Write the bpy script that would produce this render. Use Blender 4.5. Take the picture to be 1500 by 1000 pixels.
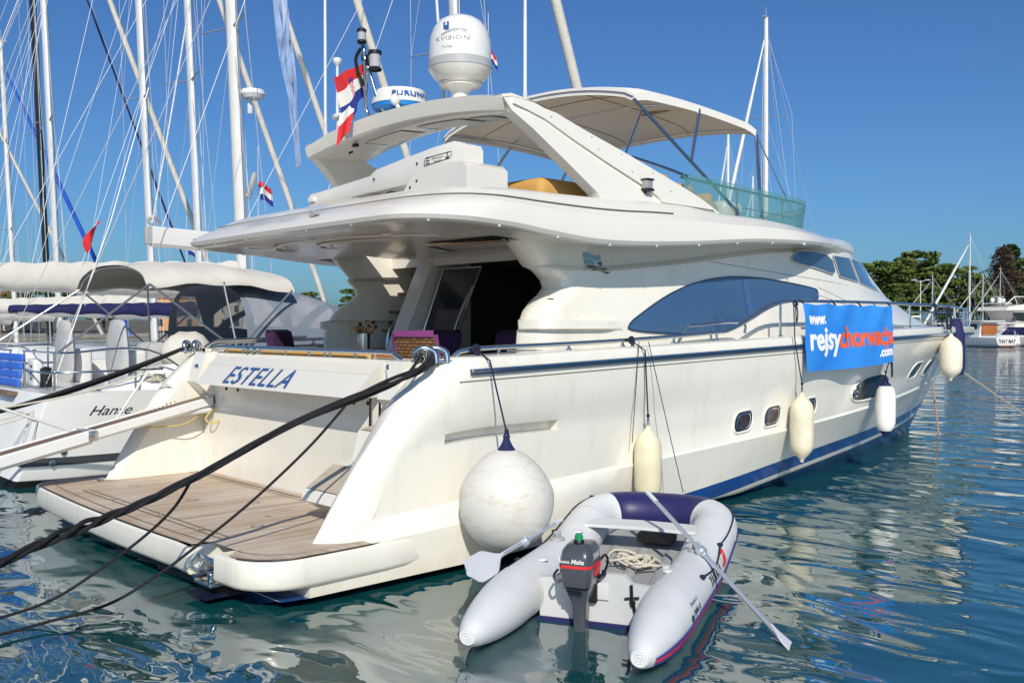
import bpy, bmesh, math, random
from math import radians as R, sin, cos, pi, sqrt, atan2, hypot
from mathutils import Vector, Matrix, noise
from mathutils.geometry import delaunay_2d_cdt

random.seed(7)
scene = bpy.context.scene
COL = scene.collection
for o in list(bpy.data.objects): bpy.data.objects.remove(o)

# ---------------------------------------------------------------- camera, sky, sun, exposure
cam_d = bpy.data.cameras.new('camera'); cam = bpy.data.objects.new('camera', cam_d); COL.objects.link(cam)
cam.location = (-3.57, -9.44, 2.27)
cam_d.sensor_width = 36.0; cam_d.lens = 33.6; cam_d.clip_start = 0.1; cam_d.clip_end = 4000
cam.rotation_euler = (R(90 - 0.896), 0, R(46.79 - 90))
scene.camera = cam
SUN_EL, SUN_AFT = R(35), R(39)          # sun over the starboard quarter
sd = Vector((-sin(SUN_AFT)*cos(SUN_EL), -cos(SUN_AFT)*cos(SUN_EL), sin(SUN_EL)))
w = bpy.data.worlds.new('World'); scene.world = w; w.use_nodes = True
nt = w.node_tree; nt.nodes.clear()
wo = nt.nodes.new('ShaderNodeOutputWorld'); bg = nt.nodes.new('ShaderNodeBackground')
sky = nt.nodes.new('ShaderNodeTexSky'); sky.sky_type = 'NISHITA'; sky.sun_disc = False
sky.sun_elevation = SUN_EL; sky.sun_rotation = atan2(sd.x, sd.y)
sky.altitude = 0; sky.air_density = 1.0; sky.dust_density = 1.3; sky.ozone_density = 5.0
hs = nt.nodes.new('ShaderNodeHueSaturation'); hs.inputs['Saturation'].default_value = 1.0
hs.inputs['Hue'].default_value = 0.512
tint = nt.nodes.new('ShaderNodeMix'); tint.data_type = 'RGBA'; tint.blend_type = 'MULTIPLY'; tint.inputs[0].default_value = 1.0
tint.inputs[7].default_value = (0.36, 0.60, 0.75, 1)      # clear deep blue summer sky
nt.links.new(sky.outputs[0], hs.inputs['Color']); nt.links.new(hs.outputs[0], tint.inputs[6]); nt.links.new(tint.outputs[2], bg.inputs[0])
bg.inputs[1].default_value = 0.105
nt.links.new(bg.outputs[0], wo.inputs[0])
sun_d = bpy.data.lights.new('sun', 'SUN'); sun = bpy.data.objects.new('sun', sun_d); COL.objects.link(sun)
sun_d.energy = 3.5; sun_d.angle = R(0.5); sun_d.color = (1.0, 0.925, 0.80)
sun.rotation_euler = sd.to_track_quat('Z', 'Y').to_euler()
scene.view_settings.view_transform = 'Standard'; scene.view_settings.look = 'None'
scene.view_settings.exposure = 0.34; scene.view_settings.gamma = 1.0
scene.cycles.max_bounces = 8; scene.cycles.transparent_max_bounces = 12
scene.cycles.caustics_reflective = True; scene.cycles.blur_glossy = 0.6; scene.cycles.sample_clamp_indirect = 4.0; scene.cycles.caustics_refractive = False

# ---------------------------------------------------------------- materials
MATS = {}
def mat(name, col, rough=0.5, metal=0.0, vary=0.0, vscale=3.0, bump=0.0, bscale=20.0, coat=0.0, spec=None, trans=0.0, ior=1.45, alpha=1.0, stretch=None, col2=None, detail=4):
    if name in MATS: return MATS[name]
    m = bpy.data.materials.new(name); m.use_nodes = True; MATS[name] = m
    t = m.node_tree; b = t.nodes['Principled BSDF']
    b.inputs['Base Color'].default_value = (*col, 1); b.inputs['Roughness'].default_value = rough
    b.inputs['Metallic'].default_value = metal; b.inputs['Coat Weight'].default_value = coat
    b.inputs['Coat Roughness'].default_value = 0.08
    b.inputs['IOR'].default_value = ior; b.inputs['Transmission Weight'].default_value = trans; b.inputs['Alpha'].default_value = alpha
    if spec is not None: b.inputs['Specular IOR Level'].default_value = spec
    if vary or bump or col2:
        tc = t.nodes.new('ShaderNodeTexCoord'); mp = t.nodes.new('ShaderNodeMapping')
        t.links.new(tc.outputs['Object'], mp.inputs[0])
        if stretch: mp.inputs['Scale'].default_value = stretch
        if vary or col2:
            n = t.nodes.new('ShaderNodeTexNoise'); n.inputs['Scale'].default_value = vscale; n.inputs['Detail'].default_value = detail
            t.links.new(mp.outputs[0], n.inputs[0])
            mx = t.nodes.new('ShaderNodeMix'); mx.data_type = 'RGBA'
            rp = t.nodes.new('ShaderNodeMapRange'); rp.inputs[1].default_value = 0.3; rp.inputs[2].default_value = 0.7
            t.links.new(n.outputs[0], rp.inputs[0]); t.links.new(rp.outputs[0], mx.inputs[0])
            c2 = col2 if col2 else tuple(c*(1-vary) for c in col)
            mx.inputs[6].default_value = (*col, 1); mx.inputs[7].default_value = (*c2, 1)
            t.links.new(mx.outputs[2], b.inputs['Base Color'])
        if bump:
            n2 = t.nodes.new('ShaderNodeTexNoise'); n2.inputs['Scale'].default_value = bscale; n2.inputs['Detail'].default_value = 3
            t.links.new(mp.outputs[0], n2.inputs[0])
            bp = t.nodes.new('ShaderNodeBump'); bp.inputs['Strength'].default_value = bump; bp.inputs['Distance'].default_value = 0.02
            t.links.new(n2.outputs[0], bp.inputs['Height']); t.links.new(bp.outputs[0], b.inputs['Normal'])
    return m

M_gel = mat('gelcoat_cream', (0.80, 0.77, 0.69), 0.20, coat=0.4, vary=0.06, vscale=1.3)
def weather(m, amt=.10):
    # faint vertical run-off streaks and a slightly uneven polish, as on a used hull
    t = m.node_tree; b = t.nodes['Principled BSDF']; N = t.nodes.new; L = t.links.new
    src = b.inputs['Base Color'].links[0].from_socket
    tc = N('ShaderNodeTexCoord'); mp = N('ShaderNodeMapping'); mp.inputs['Scale'].default_value = (5, 5, .35); L(tc.outputs['Object'], mp.inputs[0])
    n = N('ShaderNodeTexNoise'); n.inputs['Scale'].default_value = 1.6; n.inputs['Detail'].default_value = 6; n.inputs['Roughness'].default_value = .6; L(mp.outputs[0], n.inputs[0])
    mr = N('ShaderNodeMapRange'); mr.inputs[1].default_value = .52; mr.inputs[2].default_value = .78; mr.inputs[4].default_value = amt; L(n.outputs[0], mr.inputs[0])
    mx = N('ShaderNodeMix'); mx.data_type = 'RGBA'; mx.blend_type = 'MULTIPLY'; mx.inputs[7].default_value = (.62, .56, .44, 1)
    L(mr.outputs[0], mx.inputs[0]); L(src, mx.inputs[6]); L(mx.outputs[2], b.inputs['Base Color'])
    sz = N('ShaderNodeSeparateXYZ'); L(tc.outputs['Object'], sz.inputs[0])      # yellowish scum line just above the water
    ng = N('ShaderNodeTexNoise'); ng.inputs['Scale'].default_value = 3.5; ng.inputs['Detail'].default_value = 6; L(tc.outputs['Object'], ng.inputs[0])
    za = N('ShaderNodeMath'); za.operation = 'MULTIPLY_ADD'; za.inputs[1].default_value = -.35; L(ng.outputs[0], za.inputs[0]); L(sz.outputs[2], za.inputs[2])
    zr = N('ShaderNodeMapRange'); zr.inputs[1].default_value = -.10; zr.inputs[2].default_value = .10; zr.inputs[3].default_value = .35; zr.inputs[4].default_value = 0; L(za.outputs[0], zr.inputs[0])
    mg = N('ShaderNodeMix'); mg.data_type = 'RGBA'; mg.blend_type = 'MULTIPLY'; mg.inputs[7].default_value = (.60, .52, .33, 1); L(zr.outputs[0], mg.inputs[0]); L(mx.outputs[2], mg.inputs[6]); L(mg.outputs[2], b.inputs['Base Color'])
    r2 = N('ShaderNodeTexNoise'); r2.inputs['Scale'].default_value = 2.5; r2.inputs['Detail'].default_value = 5; L(tc.outputs['Object'], r2.inputs[0])
    m2 = N('ShaderNodeMapRange'); m2.inputs[3].default_value = .12; m2.inputs[4].default_value = .34; L(r2.outputs[0], m2.inputs[0]); L(m2.outputs[0], b.inputs['Roughness'])
    w = N('ShaderNodeTexNoise'); w.inputs['Scale'].default_value = 1.1; w.inputs['Detail'].default_value = 1; L(tc.outputs['Object'], w.inputs[0])
    bp = N('ShaderNodeBump'); bp.inputs['Strength'].default_value = .25; bp.inputs['Distance'].default_value = .02; L(w.outputs[0], bp.inputs['Height'])
    L(bp.outputs[0], b.inputs['Normal']); L(bp.outputs[0], b.inputs['Coat Normal'])
weather(M_gel, .22)
M_white = mat('gelcoat_white', (0.745, 0.715, 0.65), 0.24, coat=0.4, vary=0.04, vscale=1.7)
M_paint = mat('white_paint', (0.72, 0.72, 0.71), 0.3, coat=0.3, vary=0.05, vscale=3)
M_navy = mat('navy_paint', (0.006, 0.028, 0.115), 0.25, coat=0.3, vary=0.25, vscale=4)
M_blue = mat('blue_stripe', (0.010, 0.06, 0.25), 0.25, coat=0.4)
M_antif = mat('antifouling', (0.005, 0.012, 0.04), 0.5, vary=0.4, vscale=6)
M_steel = mat('stainless', (0.66, 0.67, 0.68), 0.2, 1.0)
M_alu = mat('mast_alloy', (0.68, 0.69, 0.70), 0.35, 0.25, vary=0.08, vscale=1.5)
M_mastw = mat('mast_white', (0.68, 0.67, 0.65), 0.3, vary=0.06, vscale=2)
M_black = mat('black_plastic', (0.012, 0.012, 0.013), 0.35)
M_carbon = mat('carbon_mast', (0.012, 0.012, 0.016), 0.25, coat=0.4)
M_dark = mat('dark_interior', (0.15, 0.125, 0.10), 0.4)
M_wood = mat('varnished_wood', (0.42, 0.13, 0.03), 0.18, coat=0.6, vary=0.35, vscale=6, stretch=(1, 8, 1))
M_wire = mat('rigging_wire', (0.62, 0.63, 0.65), 0.35, 0.4)
M_wirew = mat('white_line', (0.78, 0.77, 0.75), 0.7)
M_rope = mat('black_rope', (0.016, 0.016, 0.02), 0.8, bump=0.9, bscale=90, vary=0.4, vscale=30)
M_ropeb = mat('navy_rope', (0.012, 0.018, 0.045), 0.8, bump=0.9, bscale=90)
M_ropew = mat('white_rope', (0.62, 0.58, 0.47), 0.85, bump=0.8, bscale=80)
M_canvas = mat('beige_canvas', (0.63, 0.60, 0.54), 0.85, bump=0.8, bscale=4.5, vary=0.10, vscale=3)
M_canvasd = mat('bimini_canvas', (0.72, 0.655, 0.56), 0.85, bump=0.12, bscale=4, vary=0.07, vscale=2)
M_grey = mat('grey_cover', (0.46, 0.46, 0.46), 0.85, bump=0.3, bscale=8, vary=0.15, vscale=5)
M_sprayb = mat('greyblue_canvas', (0.20, 0.24, 0.30), 0.85, bump=0.2, bscale=10, vary=0.12, vscale=3)
M_navyc = mat('navy_canvas', (0.012, 0.016, 0.09), 0.8, bump=0.3, bscale=9, vary=0.2, vscale=4)
M_bluec = mat('blue_cover', (0.035, 0.15, 0.62), 0.6, vary=0.25, vscale=4)
M_vinyl = mat('clear_vinyl', (0.46, 0.48, 0.55), 0.12, alpha=0.72, bump=0.12, bscale=6, vary=0.25, vscale=2.5)
M_glassb = mat('blue_tint_glass', (0.045, 0.10, 0.205), 0.05, spec=0.9, coat=1.0, vary=0.12, vscale=1.1)
M_glassd = mat('dark_glass', (0.022, 0.026, 0.032), 0.06, spec=0.8)
M_glassg = mat('green_screen', (0.10, 0.27, 0.27), 0.05, alpha=0.62, spec=0.6)
M_cushy = mat('tan_cushion', (0.56, 0.32, 0.09), 0.7, vary=0.1, vscale=6)
M_purple = mat('purple_cushion', (0.040, 0.012, 0.060), 0.9, bump=0.2, bscale=40)
M_mauve = mat('mauve_cushion', (0.20, 0.045, 0.17), 0.9, bump=0.2, bscale=40)
M_red = mat('red_cloth', (0.60, 0.025, 0.03), 0.8)
M_flagb = mat('flag_blue', (0.02, 0.035, 0.25), 0.8)
M_flagw = mat('flag_white', (0.76, 0.74, 0.70), 0.8)
M_fend = mat('fender_dirty', (0.74, 0.685, 0.49), 0.5, vary=0.14, vscale=5)
M_fendw = mat('fender_white', (0.80, 0.79, 0.76), 0.35, vary=0.05, vscale=4)
M_hyp = mat('grey_hypalon', (0.66, 0.67, 0.68), 0.45, vary=0.08, vscale=4)
M_hypd = mat('navy_hypalon', (0.018, 0.018, 0.10), 0.45, vary=0.12, vscale=4)
M_text = mat('lettering_blue', (0.03, 0.10, 0.32), 0.3)
M_textg = mat('lettering_grey', (0.30, 0.31, 0.34), 0.3)
M_textk = mat('lettering_black', (0.02, 0.02, 0.022), 0.4)
M_grey2 = mat('mid_grey_plastic', (0.35, 0.36, 0.37), 0.4)
M_groove = mat('panel_gap', (0.16, 0.15, 0.13), 0.6)

def ball_mat():
    m = mat('ball_fender', (0.70, 0.67, 0.60), 0.5, vary=0.3, vscale=4, bump=0.05)
    t = m.node_tree; b = t.nodes['Principled BSDF']
    tc = t.nodes.new('ShaderNodeTexCoord'); mp = t.nodes.new('ShaderNodeMapping'); mp.inputs['Scale'].default_value = (1.6, 1.6, 4.2)
    n = t.nodes.new('ShaderNodeTexNoise'); n.inputs['Scale'].default_value = 2.2; n.inputs['Detail'].default_value = 8; n.inputs['Roughness'].default_value = .7
    cr = t.nodes.new('ShaderNodeValToRGB')
    e = cr.color_ramp.elements
    e[0].position = .25; e[0].color = (.50, .43, .31, 1); e[1].position = .50; e[1].color = (.64, .62, .575, 1)
    t.links.new(tc.outputs['Object'], mp.inputs[0]); t.links.new(mp.outputs[0], n.inputs[0]); t.links.new(n.outputs[0], cr.inputs[0])
    for l in list(b.inputs['Base Color'].links): t.links.remove(l)
    t.links.new(cr.outputs[0], b.inputs['Base Color'])
    return m
M_ball = ball_mat()

def teak_mat(name, axis=1, c1=(0.41, 0.29, 0.195), c2=(0.58, 0.495, 0.405), pitch=0.055):
    m = bpy.data.materials.new(name); m.use_nodes = True
    t = m.node_tree; b = t.nodes['Principled BSDF']; b.inputs['Roughness'].default_value = 0.75
    N = t.nodes.new; L = t.links.new
    tc = N('ShaderNodeTexCoord'); sx = N('ShaderNodeSeparateXYZ'); L(tc.outputs['Object'], sx.inputs[0])
    a = sx.outputs[axis]
    dv = N('ShaderNodeMath'); dv.operation = 'DIVIDE'; dv.inputs[1].default_value = pitch; L(a, dv.inputs[0])
    fr = N('ShaderNodeMath'); fr.operation = 'FRACT'; L(dv.outputs[0], fr.inputs[0])
    fl = N('ShaderNodeMath'); fl.operation = 'FLOOR'; L(dv.outputs[0], fl.inputs[0])
    wn = N('ShaderNodeTexWhiteNoise'); wn.noise_dimensions = '1D'; L(fl.outputs[0], wn.inputs['W'])
    mp = N('ShaderNodeMapping'); mp.inputs['Scale'].default_value = (0.7, 9, 1) if axis == 1 else (9, .7, 1)
    L(tc.outputs['Object'], mp.inputs[0])
    n = N('ShaderNodeTexNoise'); n.inputs['Scale'].default_value = 3; n.inputs['Detail'].default_value = 6; n.inputs['Roughness'].default_value = .65; L(mp.outputs[0], n.inputs[0])
    n2 = N('ShaderNodeTexNoise'); n2.inputs['Scale'].default_value = 1.6; n2.inputs['Detail'].default_value = 4; L(tc.outputs['Object'], n2.inputs[0])
    ad = N('ShaderNodeMath'); ad.operation = 'ADD'; L(n.outputs[0], ad.inputs[0]); L(n2.outputs[0], ad.inputs[1])
    m2 = N('ShaderNodeMath'); m2.operation = 'MULTIPLY_ADD'; m2.inputs[1].default_value = .35; L(wn.outputs[0], m2.inputs[0]); L(ad.outputs[0], m2.inputs[2])
    mr = N('ShaderNodeMapRange'); mr.inputs[1].default_value = .88; mr.inputs[2].default_value = 1.42; L(m2.outputs[0], mr.inputs[0])
    mx = N('ShaderNodeMix'); mx.data_type = 'RGBA'; mx.inputs[6].default_value = (*c1, 1); mx.inputs[7].default_value = (*c2, 1); L(mr.outputs[0], mx.inputs[0])
    lt = N('ShaderNodeMath'); lt.operation = 'LESS_THAN'; lt.inputs[1].default_value = .09; L(fr.outputs[0], lt.inputs[0])
    m3 = N('ShaderNodeMath'); m3.operation = 'MULTIPLY'; m3.inputs[1].default_value = .5; L(lt.outputs[0], m3.inputs[0])
    mx2 = N('ShaderNodeMix'); mx2.data_type = 'RGBA'; mx2.inputs[7].default_value = (.10, .075, .055, 1); L(m3.outputs[0], mx2.inputs[0]); L(mx.outputs[2], mx2.inputs[6])
    L(mx2.outputs[2], b.inputs['Base Color'])
    return m
M_teak = teak_mat('teak_deck')
M_teakx = teak_mat('teak_margin', axis=0)
M_tread = mat('teak_tread', (0.20, 0.13, 0.085), 0.6, vary=.3, vscale=8)

# ---------------------------------------------------------------- mesh helpers
ORG = {}
def base(name, loc, label, cat, group=None):
    o = bpy.data.objects.new(name, None); COL.objects.link(o); o.location = loc; o.empty_display_size = .2
    o['label'] = label; o['category'] = cat
    if group: o['group'] = group
    ORG[o] = Vector(loc); return o
def tag(o, label, cat, group=None):
    o['label'] = label; o['category'] = cat
    if group: o['group'] = group
    return o

class MB:
    def __init__(s): s.v = []; s.f = []; s.m = []
    def add(s, vs, fs, mi=0):
        k = len(s.v); s.v += [tuple(p) for p in vs]
        for f in fs: s.f.append(tuple(i + k for i in f)); s.m.append(mi)
        return s
    def grid(s, rows, mi=0, close=False, wrap=False):
        n = len(rows[0]); k = len(s.v)
        for r in rows: s.v += [tuple(p) for p in r]
        R_ = len(rows)
        for i in range(R_ if wrap else R_ - 1):
            i2 = (i + 1) % R_
            for j in range(n if close else n - 1):
                j2 = (j + 1) % n
                s.f.append((k+i*n+j, k+i*n+j2, k+i2*n+j2, k+i2*n+j))
                s.m.append(mi[i] if isinstance(mi, (list, tuple)) else mi)
        return s
    def box(s, c, d, mi=0, rot=None, bev=0.0):
        x, y, z = d[0]/2, d[1]/2, d[2]/2
        if bev > 0:
            bev = min(bev, x*.95, y*.95, z*.95)
            bm = bmesh.new(); bmesh.ops.create_cube(bm, size=1)
            for v in bm.verts: v.co = Vector((v.co.x*d[0], v.co.y*d[1], v.co.z*d[2]))
            bmesh.ops.bevel(bm, geom=list(bm.edges), offset=bev, segments=3, affect='EDGES', profile=.5)
            bm.verts.ensure_lookup_table(); bm.verts.index_update()
            vs = [v.co.copy() for v in bm.verts]; fs = [[v.index for v in f.verts] for f in bm.faces]; bm.free()
        else:
            vs = [Vector((a*x, b*y, e*z)) for a in (-1, 1) for b in (-1, 1) for e in (-1, 1)]
            fs = [(0,1,3,2), (4,6,7,5), (0,4,5,1), (2,3,7,6), (0,2,6,4), (1,5,7,3)]
        if rot is not None: vs = [rot @ v for v in vs]
        return s.add([v + Vector(c) for v in vs], fs, mi)
    def tube(s, pts, r, n=8, mi=0, caps=True, flat=1.0):
        pts = [Vector(p) for p in pts]
        rs = r if isinstance(r, (list, tuple)) else [r]*len(pts)
        rows = []; up = None
        for i, p in enumerate(pts):
            t = (pts[min(i+1, len(pts)-1)] - pts[max(i-1, 0)])
            if t.length < 1e-9: t = Vector((0, 0, 1))
            t.normalize()
            if up is None:
                up = Vector((0, 0, 1)) if abs(t.z) < .9 else Vector((1, 0, 0))
            a = t.cross(up)
            if a.length < 1e-6: a = t.cross(Vector((0, 1, 0)))
            a.normalize(); bb = a.cross(t).normalized(); up = bb
            rows.append([p + (a*cos(2*pi*j/n) + bb*sin(2*pi*j/n)*flat)*rs[i] for j in range(n)])
        k = len(s.v); s.grid(rows, mi, close=True)
        if caps:
            s.f.append(tuple(range(k + n - 1, k - 1, -1))); s.m.append(mi)
            e = k + (len(rows)-1)*n; s.f.append(tuple(range(e, e+n))); s.m.append(mi)
        return s
    def lathe(s, prof, c, n=24, mi=0, M=None):
        rows = []
        for r, z in prof:
            row = [Vector((max(r, 1e-4)*cos(2*pi*j/n), max(r, 1e-4)*sin(2*pi*j/n), z)) for j in range(n)]
            if M is not None: row = [M @ p for p in row]
            rows.append([p + Vector(c) for p in row])
        return s.grid(rows, mi, close=True)
    def prism(s, poly, axis, a0, a1, mi=0, mi_side=None):
        # poly 2d list in the two other axes; extruded along axis from a0 to a1 (a0,a1 may be functions of the 2d point)
        def P(q, a):
            a = a(q) if callable(a) else a
            return {'x': (a, q[0], q[1]), 'y': (q[0], a, q[1]), 'z': (q[0], q[1], a)}[axis]
        n = len(poly); k = len(s.v)
        s.v += [P(q, a0) for q in poly] + [P(q, a1) for q in poly]
        s.f.append(tuple(range(k, k+n))); s.m.append(mi); s.f.append(tuple(range(k+2*n-1, k+n-1, -1))); s.m.append(mi)
        for j in range(n):
            j2 = (j+1) % n; s.f.append((k+j, k+n+j, k+n+j2, k+j2)); s.m.append(mi if mi_side is None else mi_side)
        return s
    def sphere(s, c, r, n=16, mi=0, M=None):
        rx, ry, rz = r if isinstance(r, (tuple, list)) else (r, r, r)
        rows = []
        for i in range(n//2 + 1):
            t = pi*i/(n//2)
            row = [Vector((rx*max(sin(t), 1e-4)*cos(2*pi*j/n), ry*max(sin(t), 1e-4)*sin(2*pi*j/n), -rz*cos(t))) for j in range(n)]
            if M is not None: row = [M @ p for p in row]
            rows.append([p + Vector(c) for p in row])
        return s.grid(rows, mi, close=True)
    def map(s, fn): s.v = [tuple(fn(Vector(p))) for p in s.v]; return s
    def islands(s):
        par = list(range(len(s.v)))
        def fd(a):
            while par[a] != a: par[a] = par[par[a]]; a = par[a]
            return a
        for f in s.f:
            r = fd(f[0])
            for q in f[1:]: par[fd(q)] = r
        out = {}
        for f, m in zip(s.f, s.m): out.setdefault(fd(f[0]), []).append((f, m))
        res = []
        for fl in out.values():
            b = MB(); mp = {}
            for f, m in fl:
                for q in f:
                    if q not in mp: mp[q] = len(b.v); b.v.append(s.v[q])
                b.f.append(tuple(mp[q] for q in f)); b.m.append(m)
            res.append(b)
        return res
    def build(s, name, mats, parent=None, smooth=40, bevel=0, recalc=True, kind=None, weld=0.0005, split=False):
        if split: return [b.build(name, mats, parent, smooth, bevel, recalc, kind, weld) for b in s.islands()][0]
        me = bpy.data.meshes.new(name)
        org = ORG.get(parent, Vector((0, 0, 0))) if parent else Vector((0, 0, 0))
        me.from_pydata([Vector(p) - org for p in s.v], [], s.f)
        mats = mats if isinstance(mats, (list, tuple)) else [mats]
        for m in mats: me.materials.append(m)
        me.polygons.foreach_set('material_index', s.m)
        bm = bmesh.new(); bm.from_mesh(me)
        if weld: bmesh.ops.remove_doubles(bm, verts=bm.verts, dist=weld)
        if recalc: bmesh.ops.recalc_face_normals(bm, faces=bm.faces)
        bm.to_mesh(me); bm.free()
        if smooth:
            me.polygons.foreach_set('use_smooth', [True]*len(me.polygons))
            me.set_sharp_from_angle(angle=R(smooth))
        me.update()
        o = bpy.data.objects.new(name, me); COL.objects.link(o)
        if parent is not None:
            o.parent = parent; ORG[o] = org
        if kind: o['kind'] = kind
        return o

def smooth01(t): t = max(0, min(1, t)); return t*t*(3-2*t)
def interp(x, pts):
    if x <= pts[0][0]: return pts[0][1]
    for (a, b), (c, d) in zip(pts, pts[1:]):
        if x <= c: return b + (d-b)*(x-a)/(c-a)
    return pts[-1][1]
def cinterp(x, pts):
    # smooth (catmull-like) interpolation of a function table
    if x <= pts[0][0]: return pts[0][1]
    if x >= pts[-1][0]: return pts[-1][1]
    for i in range(len(pts)-1):
        (x0, y0), (x1, y1) = pts[i], pts[i+1]
        if x <= x1:
            def sl(k):
                if k <= 0: return (pts[1][1]-pts[0][1])/(pts[1][0]-pts[0][0])
                if k >= len(pts)-1: return (pts[-1][1]-pts[-2][1])/(pts[-1][0]-pts[-2][0])
                return (pts[k+1][1]-pts[k-1][1])/(pts[k+1][0]-pts[k-1][0])
            h = x1-x0; t = (x-x0)/h; m0, m1 = sl(i)*h, sl(i+1)*h
            return (2*t**3-3*t*t+1)*y0+(t**3-2*t*t+t)*m0+(-2*t**3+3*t*t)*y1+(t**3-t*t)*m1
def catenary(a, b, sag, n=24):
    a, b = Vector(a), Vector(b)
    return [a.lerp(b, t/n) - Vector((0, 0, sag*4*(t/n)*(1-t/n))) for t in range(n+1)]
def spline(pts, n=10):
    pts = [Vector(p) for p in pts]; out = []
    for i in range(len(pts)-1):
        p0, p1, p2, p3 = pts[max(i-1, 0)], pts[i], pts[i+1], pts[min(i+2, len(pts)-1)]
        for k in range(n):
            t = k/n
            out.append(.5*((2*p1) + (-p0+p2)*t + (2*p0-5*p1+4*p2-p3)*t*t + (-p0+3*p1-3*p2+p3)*t**3))
    out.append(pts[-1]); return out

_dg = None
def text2d(body, size=1.0, shear=0.0, bold=0.0, spacing=1.0, sx=1.0):
    cu = bpy.data.curves.new('t', 'FONT'); cu.body = body; cu.size = size; cu.shear = shear; cu.offset = bold; cu.space_character = spacing
    cu.resolution_u = 6
    ob = bpy.data.objects.new('t', cu); COL.objects.link(ob)
    dg = bpy.context.evaluated_depsgraph_get(); dg.update()
    me = bpy.data.meshes.new_from_object(ob.evaluated_get(dg))
    vs = [(v.co.x*sx, v.co.y) for v in me.vertices]; fs = [tuple(p.vertices) for p in me.polygons]
    bpy.data.objects.remove(ob); bpy.data.curves.remove(cu); bpy.data.meshes.remove(me)
    x0 = min(v[0] for v in vs); x1 = max(v[0] for v in vs)
    return vs, fs, x0, x1
def text_on(mb, body, width, fn, mi=0, height=None, **kw):
    """lay text of given width on a surface: fn(u,v) -> 3d point, u in metres along, v in metres up"""
    vs, fs, x0, x1 = text2d(body, **kw)
    k = width/(x1-x0); ky = k if height is None else height/0.7
    mb.add([fn((a-x0)*k, b*ky) for a, b in vs], fs, mi)

def polyfill(poly, step):
    """triangulate a 2d outline with interior grid points"""
    out = []
    n = len(poly)
    dense = []
    for i in range(n):
        a, b = Vector(poly[i]), Vector(poly[(i+1) % n]); L = (b-a).length; m = max(1, int(L/step))
        for k in range(m): dense.append(a.lerp(b, k/m))
    xs = [p.x for p in dense]; ys = [p.y for p in dense]
    def inside(q):
        c = False; j = len(dense)-1
        for i in range(len(dense)):
            a, b = dense[i], dense[j]
            if (a.y > q[1]) != (b.y > q[1]) and q[0] < (b.x-a.x)*(q[1]-a.y)/(b.y-a.y)+a.x: c = not c
            j = i
        return c
    pts = list(dense); x = min(xs)+step/2
    while x < max(xs):
        y = min(ys)+step/2
        while y < max(ys):
            if inside((x, y)) and min((Vector((x, y))-d).length for d in dense) > step*.45: pts.append(Vector((x, y)))
            y += step
        x += step
    vv, ee, ff, *_ = delaunay_2d_cdt([Vector((p[0], p[1])) for p in pts], [(i, (i+1) % len(dense)) for i in range(len(dense))], [], 1, 1e-5)
    return [tuple(v) for v in vv], [tuple(f) for f in ff], [tuple(p) for p in dense]
def smooth_poly(poly, it=2):
    for _ in range(it):
        q = []
        for i in range(len(poly)):
            a, b = poly[i], poly[(i+1) % len(poly)]
            q += [(a[0]*.75+b[0]*.25, a[1]*.75+b[1]*.25), (a[0]*.25+b[0]*.75, a[1]*.25+b[1]*.75)]
        poly = q
    return poly
# ================================================================ MOTOR YACHT (x forward, y port, z up; waterline z = 0)
Y = base('motor_yacht', (0, 0, 0), 'large cream white motor yacht moored stern to the camera, flybridge and blue waterline stripe', 'yacht')

def zs(x): return cinterp(x, [(0, 1.80), (2, 1.84), (4.7, 1.91), (8, 2.0), (11, 2.085), (14, 2.13), (17, 2.13), (20.8, 2.09)])
def zc(x): return .52 + .045*x
def zt(x): return cinterp(x, [(0, -.12), (5.8, .24), (6.8, .31), (8.5, .43), (10.3, .51), (12.8, .57), (18, .66)])
def z_boot(x): return max(.07, zt(x)-.27)
def z_b(x): return max(z_boot(x)+.004, zt(x)-.20)
def z_c(x): return max(z_b(x)+.004, zt(x))
WING = [(.42, .74), (.45, .74), (.74, .95), (1.30, 1.32), (1.6, 1.56), (1.88, 1.87), (1.96, 2.02), (2.1, 2.2)]
def x0w(z): return interp(z, WING)
HR = []   # rows: (zfun, x_end, W, xs, n)
def row(zf, xe, W, xs, n): HR.append((zf, xe, W, xs, n))
row(lambda x: -.6, 16.2, 1.7, 5.0, 2.0)
row(lambda x: -.02, 17.4, 2.18, 5.5, 1.9)
row(z_boot, 17.9, 2.36, 5.6, 1.9)
row(z_b, 18.0, 2.39, 5.6, 1.9)
row(z_c, 18.25, 2.45, 5.8, 1.95)
def aftramp(x, lo, hi): return lo + (hi-lo)*smooth01((x-1.12)/.12)
row(lambda x: aftramp(x, .395, z_c(x)+.72*(zc(x)-z_c(x))), 18.9, 2.54, 6.5, 2.03)
row(lambda x: aftramp(x, .40, zc(x)-.02), 19.15, 2.575, 6.8, 2.05)
NLOW = len(HR)
row(lambda x: aftramp(x, .405, zc(x)+.016), 19.18, 2.555, 6.8, 2.05)
row(lambda x: .35*zc(x)+.65*cinterp(x, [(1, .9), (1.9, 1.165), (3.6, 1.21), (20, 1.5)]), 19.3, 2.585, 7.0, 2.1)
row(lambda x: cinterp(x, [(1, .9), (1.9, 1.165), (3.6, 1.21), (20, 1.5)]), 19.4, 2.60, 7.0, 2.1)
row(lambda x: cinterp(x, [(1, 1.0), (1.9, 1.265), (3.6, 1.315), (20, 1.6)]), 19.55, 2.61, 7.1, 2.15)
row(lambda x: .45*(zc(x)+.012)+.55*zs(x)+.1, 19.9, 2.665, 7.6, 2.3)
row(lambda x: .24*(zc(x)+.012)+.76*zs(x)+.05, 20.15, 2.69, 7.8, 2.4)
row(lambda x: zs(x)-.03, 20.4, 2.71, 8.0, 2.5)
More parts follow.
